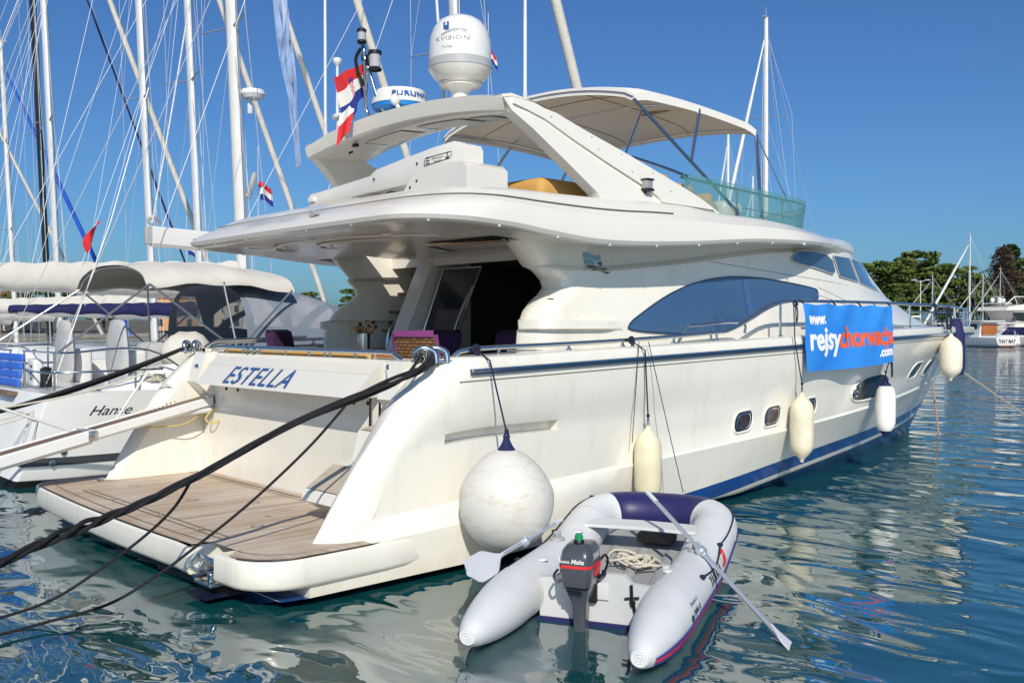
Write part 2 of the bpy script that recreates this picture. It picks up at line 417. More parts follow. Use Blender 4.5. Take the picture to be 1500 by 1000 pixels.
row(lambda x: zs(x)+.06, 20.5, 2.71, 8.0, 2.55)
row(lambda x: zs(x)+.125, 20.5, 2.69, 8.0, 2.55)
row(lambda x: zs(x)+.14, 20.46, 2.65, 8.0, 2.55)
row(lambda x: zs(x)+.14, 20.3, 2.54, 8.0, 2.55)
row(lambda x: zs(x)+.0, 20.25, 2.51, 8.0, 2.55)
def rowy(r, x):
    zf, xe, W, xs, n = r
    if x <= xs: return W
    if x >= xe: return 0.0
    return W*(1-((x-xs)/(xe-xs))**n)
def hull_y(x, z):
    """outer half breadth of the topsides at x, z"""
    pr = [(r[0](x), rowy(r, x)) for r in HR[:16]]
    return interp(z, pr)
def side(x, z, off=0.0): return Vector((x, -(hull_y(x, z)+off), z))
def spons(x, i):
    # lower hull swells out towards the stern and dies away into the topsides
    k = smooth01((5.0-x)/2.6)*({6: .03, 5: .205, 4: .27, 3: .27, 2: .22, 1: .1}.get(i, 0))
    return k*(1 if x < 3 else 1)
XC = [2.0+.1*i for i in range(17)] + [3.6+.16*i for i in range(1, 28)]     # common columns up to about 8
def hull_row(i, sgn):
    r = HR[i]; zf, xe, W, xs, n = r; pts = []
    if i < NLOW:
        x0 = .28 if i < 4 else .5
        for k in range(13):
            x = x0 + (1.9-x0)*k/12; pts.append((x, W+spons(x, i), zf(x)))
        lead = [(x0, 0.0, zf(x0)), (x0, W*.5, zf(x0)), (x0, W-.1+spons(x0, i), zf(x0))]
    else:
        zz = zf(1.2); x0 = x0w(zz)
        for _ in range(6): zz = zf(x0); x0 = x0w(zz)
        lead = [(2.0, 2.23, zf(2.0) if i != NLOW else .405), (x0+.42 if x0 < 1.5 else 1.97, 2.22, zf(x0+.3) if i != NLOW else .405), (x0+.12, 2.24, zf(x0)), (x0+.02, 2.33, zf(x0))]
        if i >= 17: lead = [(q[0], 2.3, q[2]) for q in lead]
        for k in range(13):
            t = k/12; x = x0 + (1.9-x0)*t if x0 < 1.9 else x0
            pts.append((x, W - .20*(1-min(1, (x-x0)/.40))**2.4, zf(x)))
        if i in (17, 18): pts = [(max(p[0], 2.1-.0), p[1], p[2]) for p in pts]
    pts = lead + ([] if i >= NLOW else [(pts[0][0], pts[0][1], pts[0][2])]) + pts
    for x in XC: pts.append((x, rowy(r, x)+(spons(x, i) if i < NLOW else -.20*(1-min(1, (x-x0)/.40))**2.4), zf(x)))
    xa = XC[-1]; M = 46
    for k in range(1, M+1):
        t = k/M; x = xa + (xe-xa)*(1-(1-t)**1.5); pts.append((x, rowy(r, x) if k < M else 0.0, zf(x)))
    return [Vector((p[0], sgn*p[1], p[2])) for p in pts]
mb = MB()
for sgn in (-1, 1):
    rows = [hull_row(i, sgn) for i in range(len(HR))]
    low = rows[:NLOW]; up = rows[NLOW:]
    n = len(up[0])
    mb.grid(low, [2, 2, 0, 1, 0, 0])
    k0 = len(mb.f); mb.grid(up, 0)
    # ledge between the lower and the upper topsides
    j0 = 3
    mb.grid([low[-1][j0:], up[0][j0:]], 0)
    if sgn == -1:      # intake slot in the starboard side
        r1, r2 = up[2], up[3]
        cs = [j for j in range(n-1) if j > 8 and 1.95 <= r1[j].x and r1[j+1].x <= 3.58]
        kill = set()
        for j in cs: kill.add(k0 + 2*(n-1) + j)
        keepf = [q for q in range(len(mb.f)) if q not in kill]
        mb.f = [mb.f[q] for q in keepf]; mb.m = [mb.m[q] for q in keepf]
        a = r1[cs[0]:cs[-1]+2]; b2 = r2[cs[0]:cs[-1]+2]
        ai = [p+Vector((0, .12, 0)) for p in a]; bi = [p+Vector((0, .12, 0)) for p in b2]
        mb.grid([a, ai, bi, b2], 0)
        mb.add([a[0], ai[0], bi[0], b2[0]], [(0, 1, 2, 3)]); mb.add([a[-1], ai[-1], bi[-1], b2[-1]], [(0, 1, 2, 3)])
hull = mb.build('hull', [M_gel, M_blue, M_navy], Y, smooth=38)
# rub rail: steel capped band along the sheer
mb = MB()
for sgn in (-1, 1):
    pts = []
    for k in range(90):
        x = 2.22 + (20.3-2.22)*(1-(1-k/89)**1.3)
        yv = rowy(HR[13], x)+.012
        pts.append(Vector((x, sgn*yv, zs(x)+.0)))
    mb.tube(pts, .030, 8, 0)
    mb.tube([p+Vector((0, sgn*.018, .012)) for p in pts], .021, 8, 1)
mb.build('rub_rail', [mat('rail_rubber', (.05, .075, .13), .4), M_steel], Y)
# thin dark seam line below the sheer
mb = MB()
for dz, x1 in ((-.085, 19.8),):
    pts = [side(2.1+(x1-2.1)*k/100, zs(2.1+(x1-2.1)*k/100)+dz, .0) for k in range(101)]
    mb.tube(pts, .006, 5)
mb.build('hull_seam', M_groove, Y)

# ---- decks
mb = MB(); rows = []
for k in range(70):
    x = 3.3 + (20.1-3.3)*k/69; yv = max(.01, rowy(HR[18], x))
    rows.append([Vector((x, -yv+2*yv*j/12, zs(x)+.0+.07*(1-(2*j/12-1)**2)*(1 if x > 14 else 0))) for j in range(13)])
mb.grid(rows); mb.build('side_deck', M_white, Y)
mb = MB(); mb.add([(1.98, -2.3, 1.16), (1.98, 2.3, 1.16), (4.7, 2.3, 1.16), (4.7, -2.3, 1.16)], [(0, 1, 2, 3)])
mb.build('cockpit_sole', M_teak, Y)
mb = MB()
for sgn in (-1, 1):     # inner bulwark of the cockpit and its cap
    mb.add([(1.99, sgn*2.31, 1.16), (3.7, sgn*2.31, 1.16), (3.7, sgn*2.31, 2.0), (1.99, sgn*2.31, 1.965)], [(0, 1, 2, 3)])
    mb.grid([[Vector((x, sgn*2.52, zs(x)+.139)), Vector((x, sgn*2.31, zs(x)+.139))] for x in (2.02, 2.5, 3, 3.5, 4.0)])
mb.build('cockpit_coaming', M_white, Y, smooth=0, split=True)

# ---- swim platform
def plat(inset, x1=1.94):
    pts = []; W = 2.775-inset; rc = .42
    xa = -.10+inset
    for k in range(17):
        yy = -(W-rc)+2*(W-rc)*k/16
        pts.append((xa + .09*(yy/(W-rc))**2*.9, yy))
    arcp = [(xa+.08+rc-rc*cos(a), W-rc+rc*sin(a)) for a in [pi/2*i/8 for i in range(1, 9)]]
    right = arcp + [(.6, W+.0), (1.22, W-.012), (1.45, W-.024), (1.8, W-.07)]
    left = [(x, -yv) for x, yv in reversed(right)]
    return left + pts + right
P0 = plat(0); P1 = plat(.03)
mb = MB()
outl = plat(0)
def ring(ins, z, cut=0):
    return [Vector((x, yv, z)) for x, yv in plat(ins)]
R_ = [ring(.34, .15), ring(.07, .165), ring(.02, .185), ring(0, .22), ring(0, .395), ring(.006, .411), ring(.022, .418)]
# niche cut in the aft face on the starboard side (boarding ladder): split the ring there
NY0, NY1 = -2.12, -1.72
def split(rg):
    return [p for p in rg if p.y < NY0-.02 or p.x > .9 and p.y < 0], [p for p in rg if (p.y > NY1+.02)]
ra, rb = [], []
IA = len([p for p in plat(0) if p[1] <= NY0-.02]); IB = len(plat(0)) - len([p for p in plat(0) if p[1] >= NY1+.02])
for rg in R_:
    a = [p.copy() for p in rg[:IA]]; b = [p.copy() for p in rg[IB:]]
    a.append(Vector((a[-1].x-.01, NY0, rg[0].z))); b.insert(0, Vector((b[0].x-.01, NY1, rg[0].z)))
    ra.append(a); rb.append(b)
mb.grid(ra); mb.grid(rb)
# niche walls
for yv, rr in ((NY0, [q[-1] for q in ra]), (NY1, [q[0] for q in rb])):
    mb.grid([rr, [Vector((.34, yv, p.z)) for p in rr]])
mb.add([(.34, NY0, .0), (.34, NY1, .0), (.34, NY1, .418), (.34, NY0, .418)], [(0, 1, 2, 3)], 1)
mb.add([(-.1, NY0, .05), (-.1, NY1, .05), (.34, NY1, .05), (.34, NY0, .05)], [(0, 1, 2, 3)], 1)
# underside
und = [p for p in R_[0]]
mb.add(und, [tuple(range(len(und)))], 1)
plat_o = mb.build('swim_platform', [M_gel, M_antif], Y, smooth=50)
# teak on top
mb = MB()
tp = plat(.035)
a = [p for p in tp if p[1] <= NY0]; b_ = [p for p in tp if p[1] >= NY1]
top = a + [(-.02, NY0-.001), (.16, NY0), (.16, NY1), (-.03, NY1+.001)] + b_ + [(1.5, 2.735), (1.62, 2.22), (1.95, 2.22), (1.95, -2.22), (1.0, -2.22), (1.0, -2.735)]
a = [p for p in a if p[0] < 1.3]; b_ = [p for p in b_ if p[0] < 1.3]
top = a + [(.16, NY0), (.16, NY1)] + b_ + [(1.24, 2.55), (1.95, 2.5), (1.95, -2.5), (1.24, -2.55)]
vv, ff, _ = polyfill(top, .25)
mb.add([(p[0], p[1], .421) for p in vv], ff)
mb.build('teak_deck', M_teak, plat_o, smooth=0)
# margin boards, caulking lines and hatch outlines
mb = MB()
def strip(pts, wd, z, mi=0):
    rows = []
    for i, p in enumerate(pts):
        p = Vector(p); t = (Vector(pts[min(i+1, len(pts)-1)])-Vector(pts[max(i-1, 0)])).normalized(); nrm = Vector((-t.y, t.x))
        rows.append([(p.x+nrm.x*wd/2, p.y+nrm.y*wd/2, z), (p.x-nrm.x*wd/2, p.y-nrm.y*wd/2, z)])
    mb.grid(rows, mi)
mg = [p for p in plat(.10) if p[1] >= NY1 and p[0] < 1.23]
mg2 = [p for p in plat(.10) if p[1] <= NY0 and p[0] < 1.23]
strip(mg, .125, .4255, 0); strip(mg2, .125, .4255, 0)
strip([(1.88, -2.2), (1.88, 2.2)], .12, .4255, 0)
for L_ in ([(.26, -1.66), (.26, 1.70)], [(.34, -1.66), (.34, 1.70)], [(1.74, -2.1), (1.74, 2.2)], [(.26, -1.66), (.34, -1.66)], [(.26, 1.7), (.34, 1.7)], [(.34, -.6), (1.74, -.6)], [(1.815, -2.1), (1.815, 2.2)]):
    strip(L_, .011, .4285, 1)
strip([(p[0]+.0, p[1]) for p in plat(.165) if p[1] >= NY1 and p[0] < 1.23], .010, .429, 1)
strip([(p[0]+.0, p[1]) for p in plat(.165) if p[1] <= NY0 and p[0] < 1.23], .010, .429, 1)
strip([(p[0]+.0, p[1]) for p in plat(.032) if p[1] >= NY1 and p[0] < 1.25], .014, .429, 1)
strip([(p[0]+.0, p[1]) for p in plat(.032) if p[1] <= NY0 and p[0] < 1.25], .014, .429, 1)
for cx, cy in ((.9, .3), (.75, -1.4), (1.5, 1.5), (1.3, -.3), (.8, 1.6)):
    strip([(cx+.055*cos(a), cy+.055*sin(a)) for a in [2*pi*i/20 for i in range(21)]], .009, .4295, 1)
mb.build('caulking', [M_teakx, M_black], plat_o, smooth=0)
mb = MB()
for cx, cy in ((1.05, -1.05), (.30, .9), (.30, -.3), (.30, -1.2)):
    mb.box((cx, cy, .432), (.03, .07, .01), bev=.004)
mb.lathe([(0, .02), (.035, .02), (.05, 0)], (.68, 2.30, .425), 16)
mb.build('deck_fitting', M_steel, plat_o, split=True)
# folded boarding ladder and rollers in the niche
mb = MB()
for k in range(3): mb.tube([(.02+.09*k, NY0+.03, .33-.05*k), (.02+.09*k, NY1-.03, .33-.05*k)], .022, 10)
mb.tube([(-.06, NY1-.03, .30), (.0, NY1-.04, .36), (.05, NY1-.05, .30), (0, NY1-.05, .22), (-.06, NY1-.03, .26)], .016, 8)
mb.tube([(-.05, NY0+.05, .18), (.26, NY0+.05, .24)], .022, 8); mb.tube([(-.05, NY1-.07, .18), (.26, NY1-.07, .24)], .022, 8)
mb.box((.05, -1.92, .14), (.18, .3, .03), bev=.008)
mb.box((0, NY0+.06, .22), (.10, .06, .08), bev=.02)
mb.build('boarding_ladder', M_steel, Y)

# ---- transom wall between the wings
mb = MB()
mb.grid([[Vector((1.95 - .10*(1-(yv/2.2)**2)*0, yv, z)) for yv in [-2.22+4.44*j/12 for j in range(13)]] for z in (.40, .55, 1.3, 1.9, 1.94)])
mb.add([(1.95, -2.25, 1.94), (1.95, 2.25, 1.94), (2.14, 2.25, 1.955), (2.14, -2.25, 1.955)], [(0, 1, 2, 3)])
# moulded plinths either side of the name board
for sgn in (-1, 1):
    pl = [(1.99, 1.955), (2.0, 1.4), (1.90, 1.4), (1.72, 1.58), (1.84, 1.94)]
    mb.prism([(x, z) for x, z in pl], 'y', sgn*2.225, sgn*1.93)
tw = mb.build('transom', M_gel, Y, smooth=35)
# name board
def board(u, v):
    # v 0 bottom .. 1 top, u -1 port .. 1 starboard
    half = 1.69 + .07*v
    x = 1.60 + .30*v**1.15
    return Vector((x, -u*half, 1.575 + .335*v))
mb = MB()
rows = [[board(u, v) for u in [-1+2*j/20 for j in range(21)]] for v in (0, .06, .66, .70, .94, 1.0)]
rows[3] = [p+Vector((-.012, 0, 0)) for p in rows[3]]
mb.grid(rows)
bk = [[Vector((1.97, p.y, p.z)) for p in r] for r in (rows[0], rows[-1])]
mb.grid([rows[0], bk[0]]); mb.grid([rows[-1], bk[1]])
for j in (0, -1): mb.add([r[j] for r in rows] + [bk[1][j], bk[0][j]], [tuple(range(8))])
nb = mb.build('name_board', M_white, Y, smooth=30)
mb = MB()
def nm(x0, w_, off=.006):
    def fn(u, v):
        p = board((x0+u)/1.72, .11 + v/.37*.97); return p + Vector((-off, 0, off*.4))
    return fn
text_on(mb, 'ESTELLA', 1.46, nm(-1.06, 1.28), 1, shear=.26, bold=.006, spacing=1.12, height=.215)
mb.v = [(p[0]+.004, p[1]-.014, p[2]-.01) for p in mb.v]
text_on(mb, 'ESTELLA', 1.46, nm(-1.06, 1.28, .010), 0, shear=.26, bold=.0, spacing=1.12, height=.215)
# small compass star between the S and the T
st = [((.030 if i % 2 == 0 else .010)*cos(i*pi/4), (.036 if i % 2 == 0 else .010)*sin(i*pi/4)) for i in range(8)]
f_ = nm(-.56, 1, .013); mb.add([f_(.0+a, .085+b) for a, b in st], [tuple(range(8))], 0)
mb.build('boat_name', [M_text, M_textg], nb, smooth=0, recalc=False)
# perforated vents, drains, shower hatch on the transom and wing
mb = MB()
for r_ in range(4):
    for c_ in range(9):
        mb.sphere((1.10+.052*c_+.012*r_, 2.218, 1.10+.048*r_+.012*c_), (.013, .004, .011), 8)
for r_ in range(4):
    for c_ in range(5):
        mb.sphere((1.72+.04*c_+.012*r_, 2.218, 1.18+.04*r_), (.011, .004, .009), 8)
mb.build('vent_holes', mat('vent_cream', (.9, .85, .62), .5), Y)
mb = MB()
for yv, z in ((-1.45, 1.50), (-1.2, 1.49), (1.6, 1.50), (1.3, 1.5)): mb.sphere((1.945, yv, z), (.012, .022, .022), 10)
mb.build('drain', M_black, Y, split=True)
mb = MB()     # courtesy plate with sockets by the starboard gate
mb.box((1.80, -2.02, 1.72), (.012, .09, .16), 0, bev=.004)
mb.box((1.785, -2.02, 1.69), (.012, .05, .03), 1, bev=.004); mb.box((1.785, -2.02, 1.74), (.012, .05, .03), 1, bev=.004)
mb.sphere((1.82, -1.97, 1.88), (.02, .03, .03), 10, 2)
mb.build('socket_plate', [mat('plate_cream', (.6, .5, .36), .5), M_black, M_steel], Y)
# moulded step with teak treads on the starboard side
mb = MB()
mb.prism([(1.94, .62), (1.94, .98), (1.55, .92), (1.22, .70), (1.20, .62), (1.38, .52), (1.7, .50)], 'y', -2.22, -1.42)
mb.prism([(1.96, .98), (1.96, 1.30), (1.72, 1.26), (1.64, .97)], 'y', -2.22, -1.62)
stp = mb.build('boarding_step', M_gel, Y, smooth=30, )
mb = MB(); mb.add([(1.24, -2.2, .735), (1.24, -1.45, .735), (1.54, -1.45, .932), (1.54, -2.2, .932)], [(0, 1, 2, 3)])
mb.add([(1.72, -2.2, 1.272), (1.72, -1.65, 1.272), (1.94, -1.65, 1.312), (1.94, -2.2, 1.312)], [(0, 1, 2, 3)])
mb.build('tread', mat('step_grip', (.50, .43, .34), .7, vary=.2, vscale=9), stp, smooth=0, split=True)
# hawse fittings on the wing tops
for sgn in (-1, 1):
    mb = MB()
    for d in (0, .13):
        mb.tube(spline([(1.82+d, sgn*2.44, 1.93), (1.79+d, sgn*2.44, 2.03), (1.84+d, sgn*2.50, 2.07), (1.92+d, sgn*2.56, 2.03), (1.92+d, sgn*2.58, 1.93)], 6), .03, 10)
    mb.box((1.93, sgn*2.5, 1.95), (.34, .2, .02), bev=.008)
    mb.build('fairlead', M_steel, Y)
mb = MB()
Mx = Matrix.Rotation(R(-90), 3, 'Y')
mb.lathe([(0, .01), (.03, .015), (.045, .03), (.075, .02), (.085, 0)], (1.80, 2.08, 1.72), 20, 0, Mx)
mb.build('hawse_port', M_steel, Y)
# stern rail on top of the transom
mb = MB()
mb.tube(spline([(1.97, 2.0, 1.95), (1.97, 1.92, 2.0), (1.97, 1.78, 2.015), (1.97, 0, 2.015), (1.97, -1.70, 2.015), (1.97, -1.86, 2.0), (1.97, -2.02, 1.94)], 6), .026, 10)
for yv in (1.62, 1.2, 1.1, .78, .2, -.3, -.62, -.72, -1.2, -1.5): mb.tube([(1.97, yv, 1.94), (1.97, yv, 2.0)], .015, 8)
for yv in (1.05, .9): mb.tube(spline([(1.95, yv, 1.94), (1.93, yv, 1.99), (1.95, yv-.06, 1.99), (1.97, yv-.06, 1.94)], 5), .014, 8)
mb.tube(spline([(2.05, 2.42, 1.99), (2.2, 2.42, 2.07), (2.5, 2.42, 2.09), (3.6, 2.46, 2.12)], 6), .022, 8)
mb.build('stern_rail', M_steel, Y)

# ---- passerelle gangway folded out over the port quarter (runs aft, out of the picture)
gx0, gz0, gs = 2.02, 1.37, .222
def G(x, y, dz=0): return Vector((x, y, gz0 - (gx0-x)*gs + dz))
mb = MB()
sec = [(1.90, -.05), (1.90, .035), (1.925, .05), (1.94, .03), (2.26, .03), (2.275, .05), (2.30, .035), (2.30, -.05), (2.25, -.085), (1.95, -.085)]
mb.grid([[G(x, yv, dz) for yv, dz in sec] for x in (2.0, 1.0, .42)], 0, close=True)
mb.add([G(2.0, yv, dz) for yv, dz in sec], [tuple(range(10))])
sec2 = [(yv if abs(yv-2.1) < .15 else 2.1+(yv-2.1)*1.08, dz*1.25) for yv, dz in sec]
mb.grid([[G(x, yv, dz) for yv, dz in sec2] for x in (.45, -1, -2.6)], 0, close=True)
mb.add([G(.45, yv, dz) for yv, dz in sec2], [tuple(range(10))])
gw = mb.build('gangway', M_paint, Y, smooth=30)
mb = MB()
mb.grid([[G(x, 1.95, .034), G(x, 2.25, .034)] for x in (1.9, .5)], 0)
mb.grid([[G(x, 1.94, .044), G(x, 2.26, .044)] for x in (.38, -2.6)], 0)
mb.build('walkway', M_tread, gw, smooth=0, split=True)
mb = MB()
for x in (1.5, .4, -.6):
    for q in (1.93, 2.27): mb.sphere(G(x, q-.03 if q < 2 else q+.03, -.02), .008, 8)
mb.box(G(.43, 2.1, .045), (.10, .34, .02), bev=.006); mb.box(G(.44, 1.885, -.01), (.10, .02, .12), bev=.006)
mb.build('hinge', M_steel, gw)
mb = MB()
mb.box((1.96, 2.1, 1.33), (.12, .40, .16), 0, bev=.02)
mb.tube([(1.9, 1.93, 1.22), (1.55, 2.0, 1.19)], .035, 10, 1); mb.tube([(1.6, 2.0, 1.2), (1.3, 2.02, 1.13)], .02, 8, 1)
mb.tube(spline([(1.93, 1.9, 1.25), (1.80, 1.86, 1.12), (1.86, 1.80, 1.06), (1.94, 1.78, 1.1)], 6), .010, 6, 2)
mb.tube(spline([(1.93, 2.0, 1.25), (1.6, 1.98, 1.07), (1.3, 2.05, 1.04), (1.0, 2.1, 1.06)], 6), .008, 6, 2)
mb.build('gangway_mount', [M_grey2, M_alu, mat('yellow_line', (.55, .42, .10), .7)], gw)
mb = MB(); posts = [(.30, .02, .62), (1.06, .10, .62)]
mb.tube([G(.36, 2.28, .03), G(-.42, 2.3, .53)], .016, 8); mb.tube([G(.85, 2.28, .03), G(1.25, 2.3, .50)], .016, 8)
mb.build('stanchion', M_paint, gw, split=True)
mb = MB()
mb.tube(catenary(G(1.25, 2.3, .50), G(-.42, 2.3, .53), .05), .012, 6)
mb.tube(catenary(G(-.42, 2.3, .53), G(-2.4, 2.3, .45), .05), .012, 6)
mb.tube(catenary(G(1.25, 2.3, .50), (1.95, 2.25, 1.30), .03), .010, 6)
mb.build('hand_rope', M_ropew, gw)
# ---------------------------------------------------------------- deckhouse
def zsh(x): return cinterp(x, [(3.6, 2.92), (4.3, 2.93), (4.85, 2.945), (5.2, 2.975), (6.2, 3.08), (7.1, 3.19), (7.9, 3.29), (8.8, 3.37), (10, 3.42), (12, 3.36), (13, 3.30)])
def zfb(x): return cinterp(x, [(1.6, 3.27), (2.9, 3.235), (3.3, 3.20), (4.2, 3.15), (5.6, 3.215), (7.2, 3.345), (8.8, 3.41), (10, 3.47), (11, 3.52), (12, 3.50), (13, 3.40)])
# rows: zfun, aft x, W, taper start, front x, power
SR = []
def srow(zf, xa, W, xs, xf, n): SR.append((zf if callable(zf) else (lambda x, q=zf: q), xa, W, xs, xf, n))
def band(x): return .065*(1-smooth01((x-4.6)/.55))
srow(1.80, 3.64, 2.17, 9.2, 19.35, 2.25)
srow(2.10, 3.64, 2.17, 9.2, 19.05, 2.25)
srow(2.225, 3.66, 2.165, 9.2, 18.45, 2.25)
srow(2.245, 3.62, (lambda x: 2.163+band(x)), 9.2, 18.35, 2.25)
srow(2.335, 3.62, (lambda x: 2.155+band(x)), 9.2, 17.95, 2.25)
srow(2.355, 3.72, 2.15, 9.2, 17.85, 2.25)
srow(2.44, 3.77, 2.14, 9.2, 17.4, 2.27)
srow(2.54, 3.88, 2.125, 9.2, 16.95, 2.30)
srow(2.63, 4.03, 2.11, 9.2, 16.6, 2.32)
srow(2.71, 4.12, 2.095, 9.2, 16.25, 2.35)
srow(lambda x: min(2.80, zsh(x)-.10), 4.10, 2.08, 9.2, 15.85, 2.35)
srow(lambda x: zsh(x)-.03, 3.98, 2.075, 9.2, 14.35, 2.45)
srow(lambda x: zsh(x), 3.95, 2.04, 9.2, 14.20, 2.45)
srow(lambda x: zsh(x)+.025, 3.93, 1.97, 9.2, 14.10, 2.45)
srow(lambda x: max(zsh(x)+.04, zfb(x)+.0), 3.70, 1.985, 9.2, 13.90, 2.45)
srow(lambda x: max(zsh(x)+.05, zfb(x)+.10), 3.60, 2.0, 9.2, 13.80, 2.45)
def srowy(r, x):
    zf, xa, W, xs, xf, n = r; W = W(x) if callable(W) else W
    if x <= xs: return W
    if x >= xf: return 0.0
    return W*(1-((x-xs)/(xf-xs))**n)
def house_y(x, z):
    return interp(z, [(r[0](x), srowy(r, x)) for r in SR])
def house(x, z, off=0.0):
    e = .02; y0 = house_y(x, z)
    nx = -(house_y(x+e, z)-house_y(x-e, z))/(2*e); nz = -(house_y(x, z+e)-house_y(x, z-e))/(2*e)
    nx = max(-1.2, min(1.2, nx)); nz = max(-.6, min(.6, nz))
    N = Vector((nx, 1, nz)).normalized()
    return Vector((x+N.x*off, -(y0+N.y*off), z+N.z*off))
mb = MB()
for sgn in (-1, 1):
    rows = []
    for i, r in enumerate(SR):
        zf, xa, W, xs, xf, n = r; Wa = srowy(r, xa)
        pts = ([(xa+.75, Wa-.42), (xa+.05, Wa-.40), (xa+.005, Wa-.34), (xa, Wa-.22), (xa+.05, Wa-.07), (xa+.13, Wa-.015), (xa+.24, Wa)] if sgn < 0 else
               [(5.3, Wa-.16), (xa+.08, Wa-.16), (xa+.01, Wa-.14), (xa, Wa-.10), (xa+.03, Wa-.04), (xa+.10, Wa-.01), (xa+.24, Wa)])
        xb = xa+.24
        for k in range(1, 41): x = xb+(9-xb)*k/40; pts.append((x, srowy(r, x)))
        for k in range(1, 37): x = 9+(xf-9)*(1-(1-k/36)**1.5); pts.append((x, srowy(r, x) if k < 36 else 0))
        rows.append([Vector((p[0], sgn*p[1], zf(p[0]))) for p in pts])
    mb.grid(rows)
dh = mb.build('deckhouse', M_gel, Y, smooth=32)
def decal(name, polys, surf, step, off, m, parent, sm=True, rim=None, rimw=.012, both=True):
    out = None
    for poly in polys:
        if sm: poly = smooth_poly(poly, 2)
        vv, ff, dense = polyfill(poly, step)
        for sgn in ((-1, 1) if both else (-1,)):
            fl = lambda q: Vector((q.x, q.y if sgn < 0 else -q.y, q.z))
            o = MB().add([fl(surf(a, b, off)) for a, b in vv], ff, 0).build(name, m, parent, smooth=60)
            if rim:
                pts = [fl(surf(a, b, off)) for a, b in dense]
                MB().tube(pts+[pts[0]], rimw, 6, 0, caps=False).build('window_frame', rim, o, smooth=60)
            if sgn < 0: out = o
    return out
WINP = [(5.12, 2.215), (5.16, 2.30), (5.29, 2.375), (5.94, 2.66), (6.62, 2.85), (7.3, 2.94), (8.05, 2.95), (8.85, 2.905), (9.60, 2.84), (9.66, 2.80), (9.66, 2.70), (9.55, 2.665), (8.81, 2.64), (8.3, 2.56), (7.69, 2.35), (7.4, 2.26), (6.9, 2.19), (6.42, 2.165)]
wn = decal('saloon_window', [WINP], house, .12, .012, M_glassb, dh, sm=True, rim=M_navy, rimw=.010)
decal('window_mullion', [[(7.68, 2.34), (7.64, 2.945), (7.78, 2.945), (7.82, 2.39)]], house, .08, .018, mat('mullion_blue', (.05, .11, .25), .15), wn, sm=False)
FW = [[(8.88, 3.25), (8.98, 3.33), (9.12, 3.375), (9.4, 3.385), (10.08, 3.37), (10.32, 3.05), (9.6, 3.145), (8.95, 3.205)],
      [(10.16, 3.368), (10.85, 3.36), (11.22, 2.985), (10.40, 3.048)],
      [(10.93, 3.36), (11.6, 3.33), (12.35, 3.20), (12.75, 2.86), (12.0, 2.90), (11.30, 2.975)]]
decal('wheelhouse_window', [smooth_poly(FW[0], 1), FW[1], FW[2]], house, .10, .022, M_glassb, dh, sm=False, rim=M_white, rimw=.006)
# wave emblem on the side
mb = MB()
for dz in (0, .075, .15):
    rows = []
    for k in range(9):
        x = 4.62+.30*k/8; z = 2.90+dz+.016*sin(k/8*2*pi)
        rows.append([house(x, z, .012)+Vector((-.06*dz/.15, 0, 0)), house(x, z+.058, .012)+Vector((-.06*dz/.15-.02, 0, 0))])
    mb.grid(rows)
mb.build('side_emblem', M_steel, dh)
# seam lines across the deckhouse
mb = MB()
mb.tube([house(6.9+.35*k, 3.12+.0*k - .018*k, .0) for k in range(14)], .004, 5)
mb.tube([house(9.7+.3*k, 2.86-.062*k, 0) for k in range(14)], .004, 5)
mb.tube([house(9.7+.3*k, 2.74-.045*k, 0) for k in range(14)], .004, 5)
for q in ((3.98, 2.575), (4.2, 2.6), (3.82, 2.37)): mb.box(house(q[0], q[1], .002)+Vector((0, .1, 0)), (.03, .08, .012))
mb.build('deckhouse_seam', M_groove, Y)

# ---------------------------------------------------------------- flybridge moulding with the aft overhang
def ztop(x): return cinterp(x, [(1.9, 3.60), (2.4, 3.655), (3.5, 3.675), (4.6, 3.70), (5.2, 3.73), (6, 3.74), (6.6, 3.71), (7.6, 3.71), (8.4, 3.685), (9, 3.66), (10, 3.66), (11, 3.70), (12, 3.63), (13, 3.45)])
def ucurve(xa, W, xf, rc, camb, xs=8.6, n=2.5):
    pts = []
    for k in range(13):
        yv = (W-rc)*k/12; pts.append((xa - camb*(1-(yv/(W-rc))**2), yv))
    for k in range(1, 11):
        a = pi/2*k/10; pts.append((xa+rc*1.15*(1-cos(a)), W-rc+rc*sin(a)))
    x0 = pts[-1][0]
    for k in range(1, 31): pts.append((x0+(xs-x0)*k/30, W))
    for k in range(1, 31):
        t = 1-(1-k/30)**1.5; x = xs+(xf-xs)*t; pts.append((x, W*(1-t**n) if k < 30 else 0.0))
    return pts
FR = [  # xa, W, xf, rc, camb, z
    (2.05, 2.28, 13.75, .55, .02, lambda x: zfb(x)+.035),
    (1.86, 2.47, 13.84, .6, .03, lambda x: zfb(x)+.004),
    (1.80, 2.535, 13.86, .62, .03, lambda x: zfb(x)),
    (1.735, 2.60, 13.86, .64, .03, lambda x: zfb(x)+.018),
    (1.715, 2.625, 13.80, .65, .03, lambda x: zfb(x)+.055),
    (1.77, 2.615, 13.5, .68, .04, lambda x: .72*zfb(x)+.28*ztop(x)+.02),
    (1.93, 2.56, 13.1, .72, .05, lambda x: .42*zfb(x)+.58*ztop(x)+.012),
    (1.955, 2.545, 13.05, .72, .05, lambda x: .40*zfb(x)+.60*ztop(x)+.012),
    (2.12, 2.47, 12.7, .74, .06, lambda x: .15*zfb(x)+.85*ztop(x)+.005),
    (2.25, 2.40, 12.2, .76, .06, lambda x: ztop(x)-.012),
    (2.31, 2.36, 12.0, .76, .06, lambda x: ztop(x)),
    (2.40, 2.28, 11.8, .74, .06, lambda x: ztop(x)),
    (2.43, 2.25, 11.7, .74, .06, lambda x: ztop(x)-.03),
    (2.46, 2.22, 11.6, .74, .06, lambda x: 3.46),
]
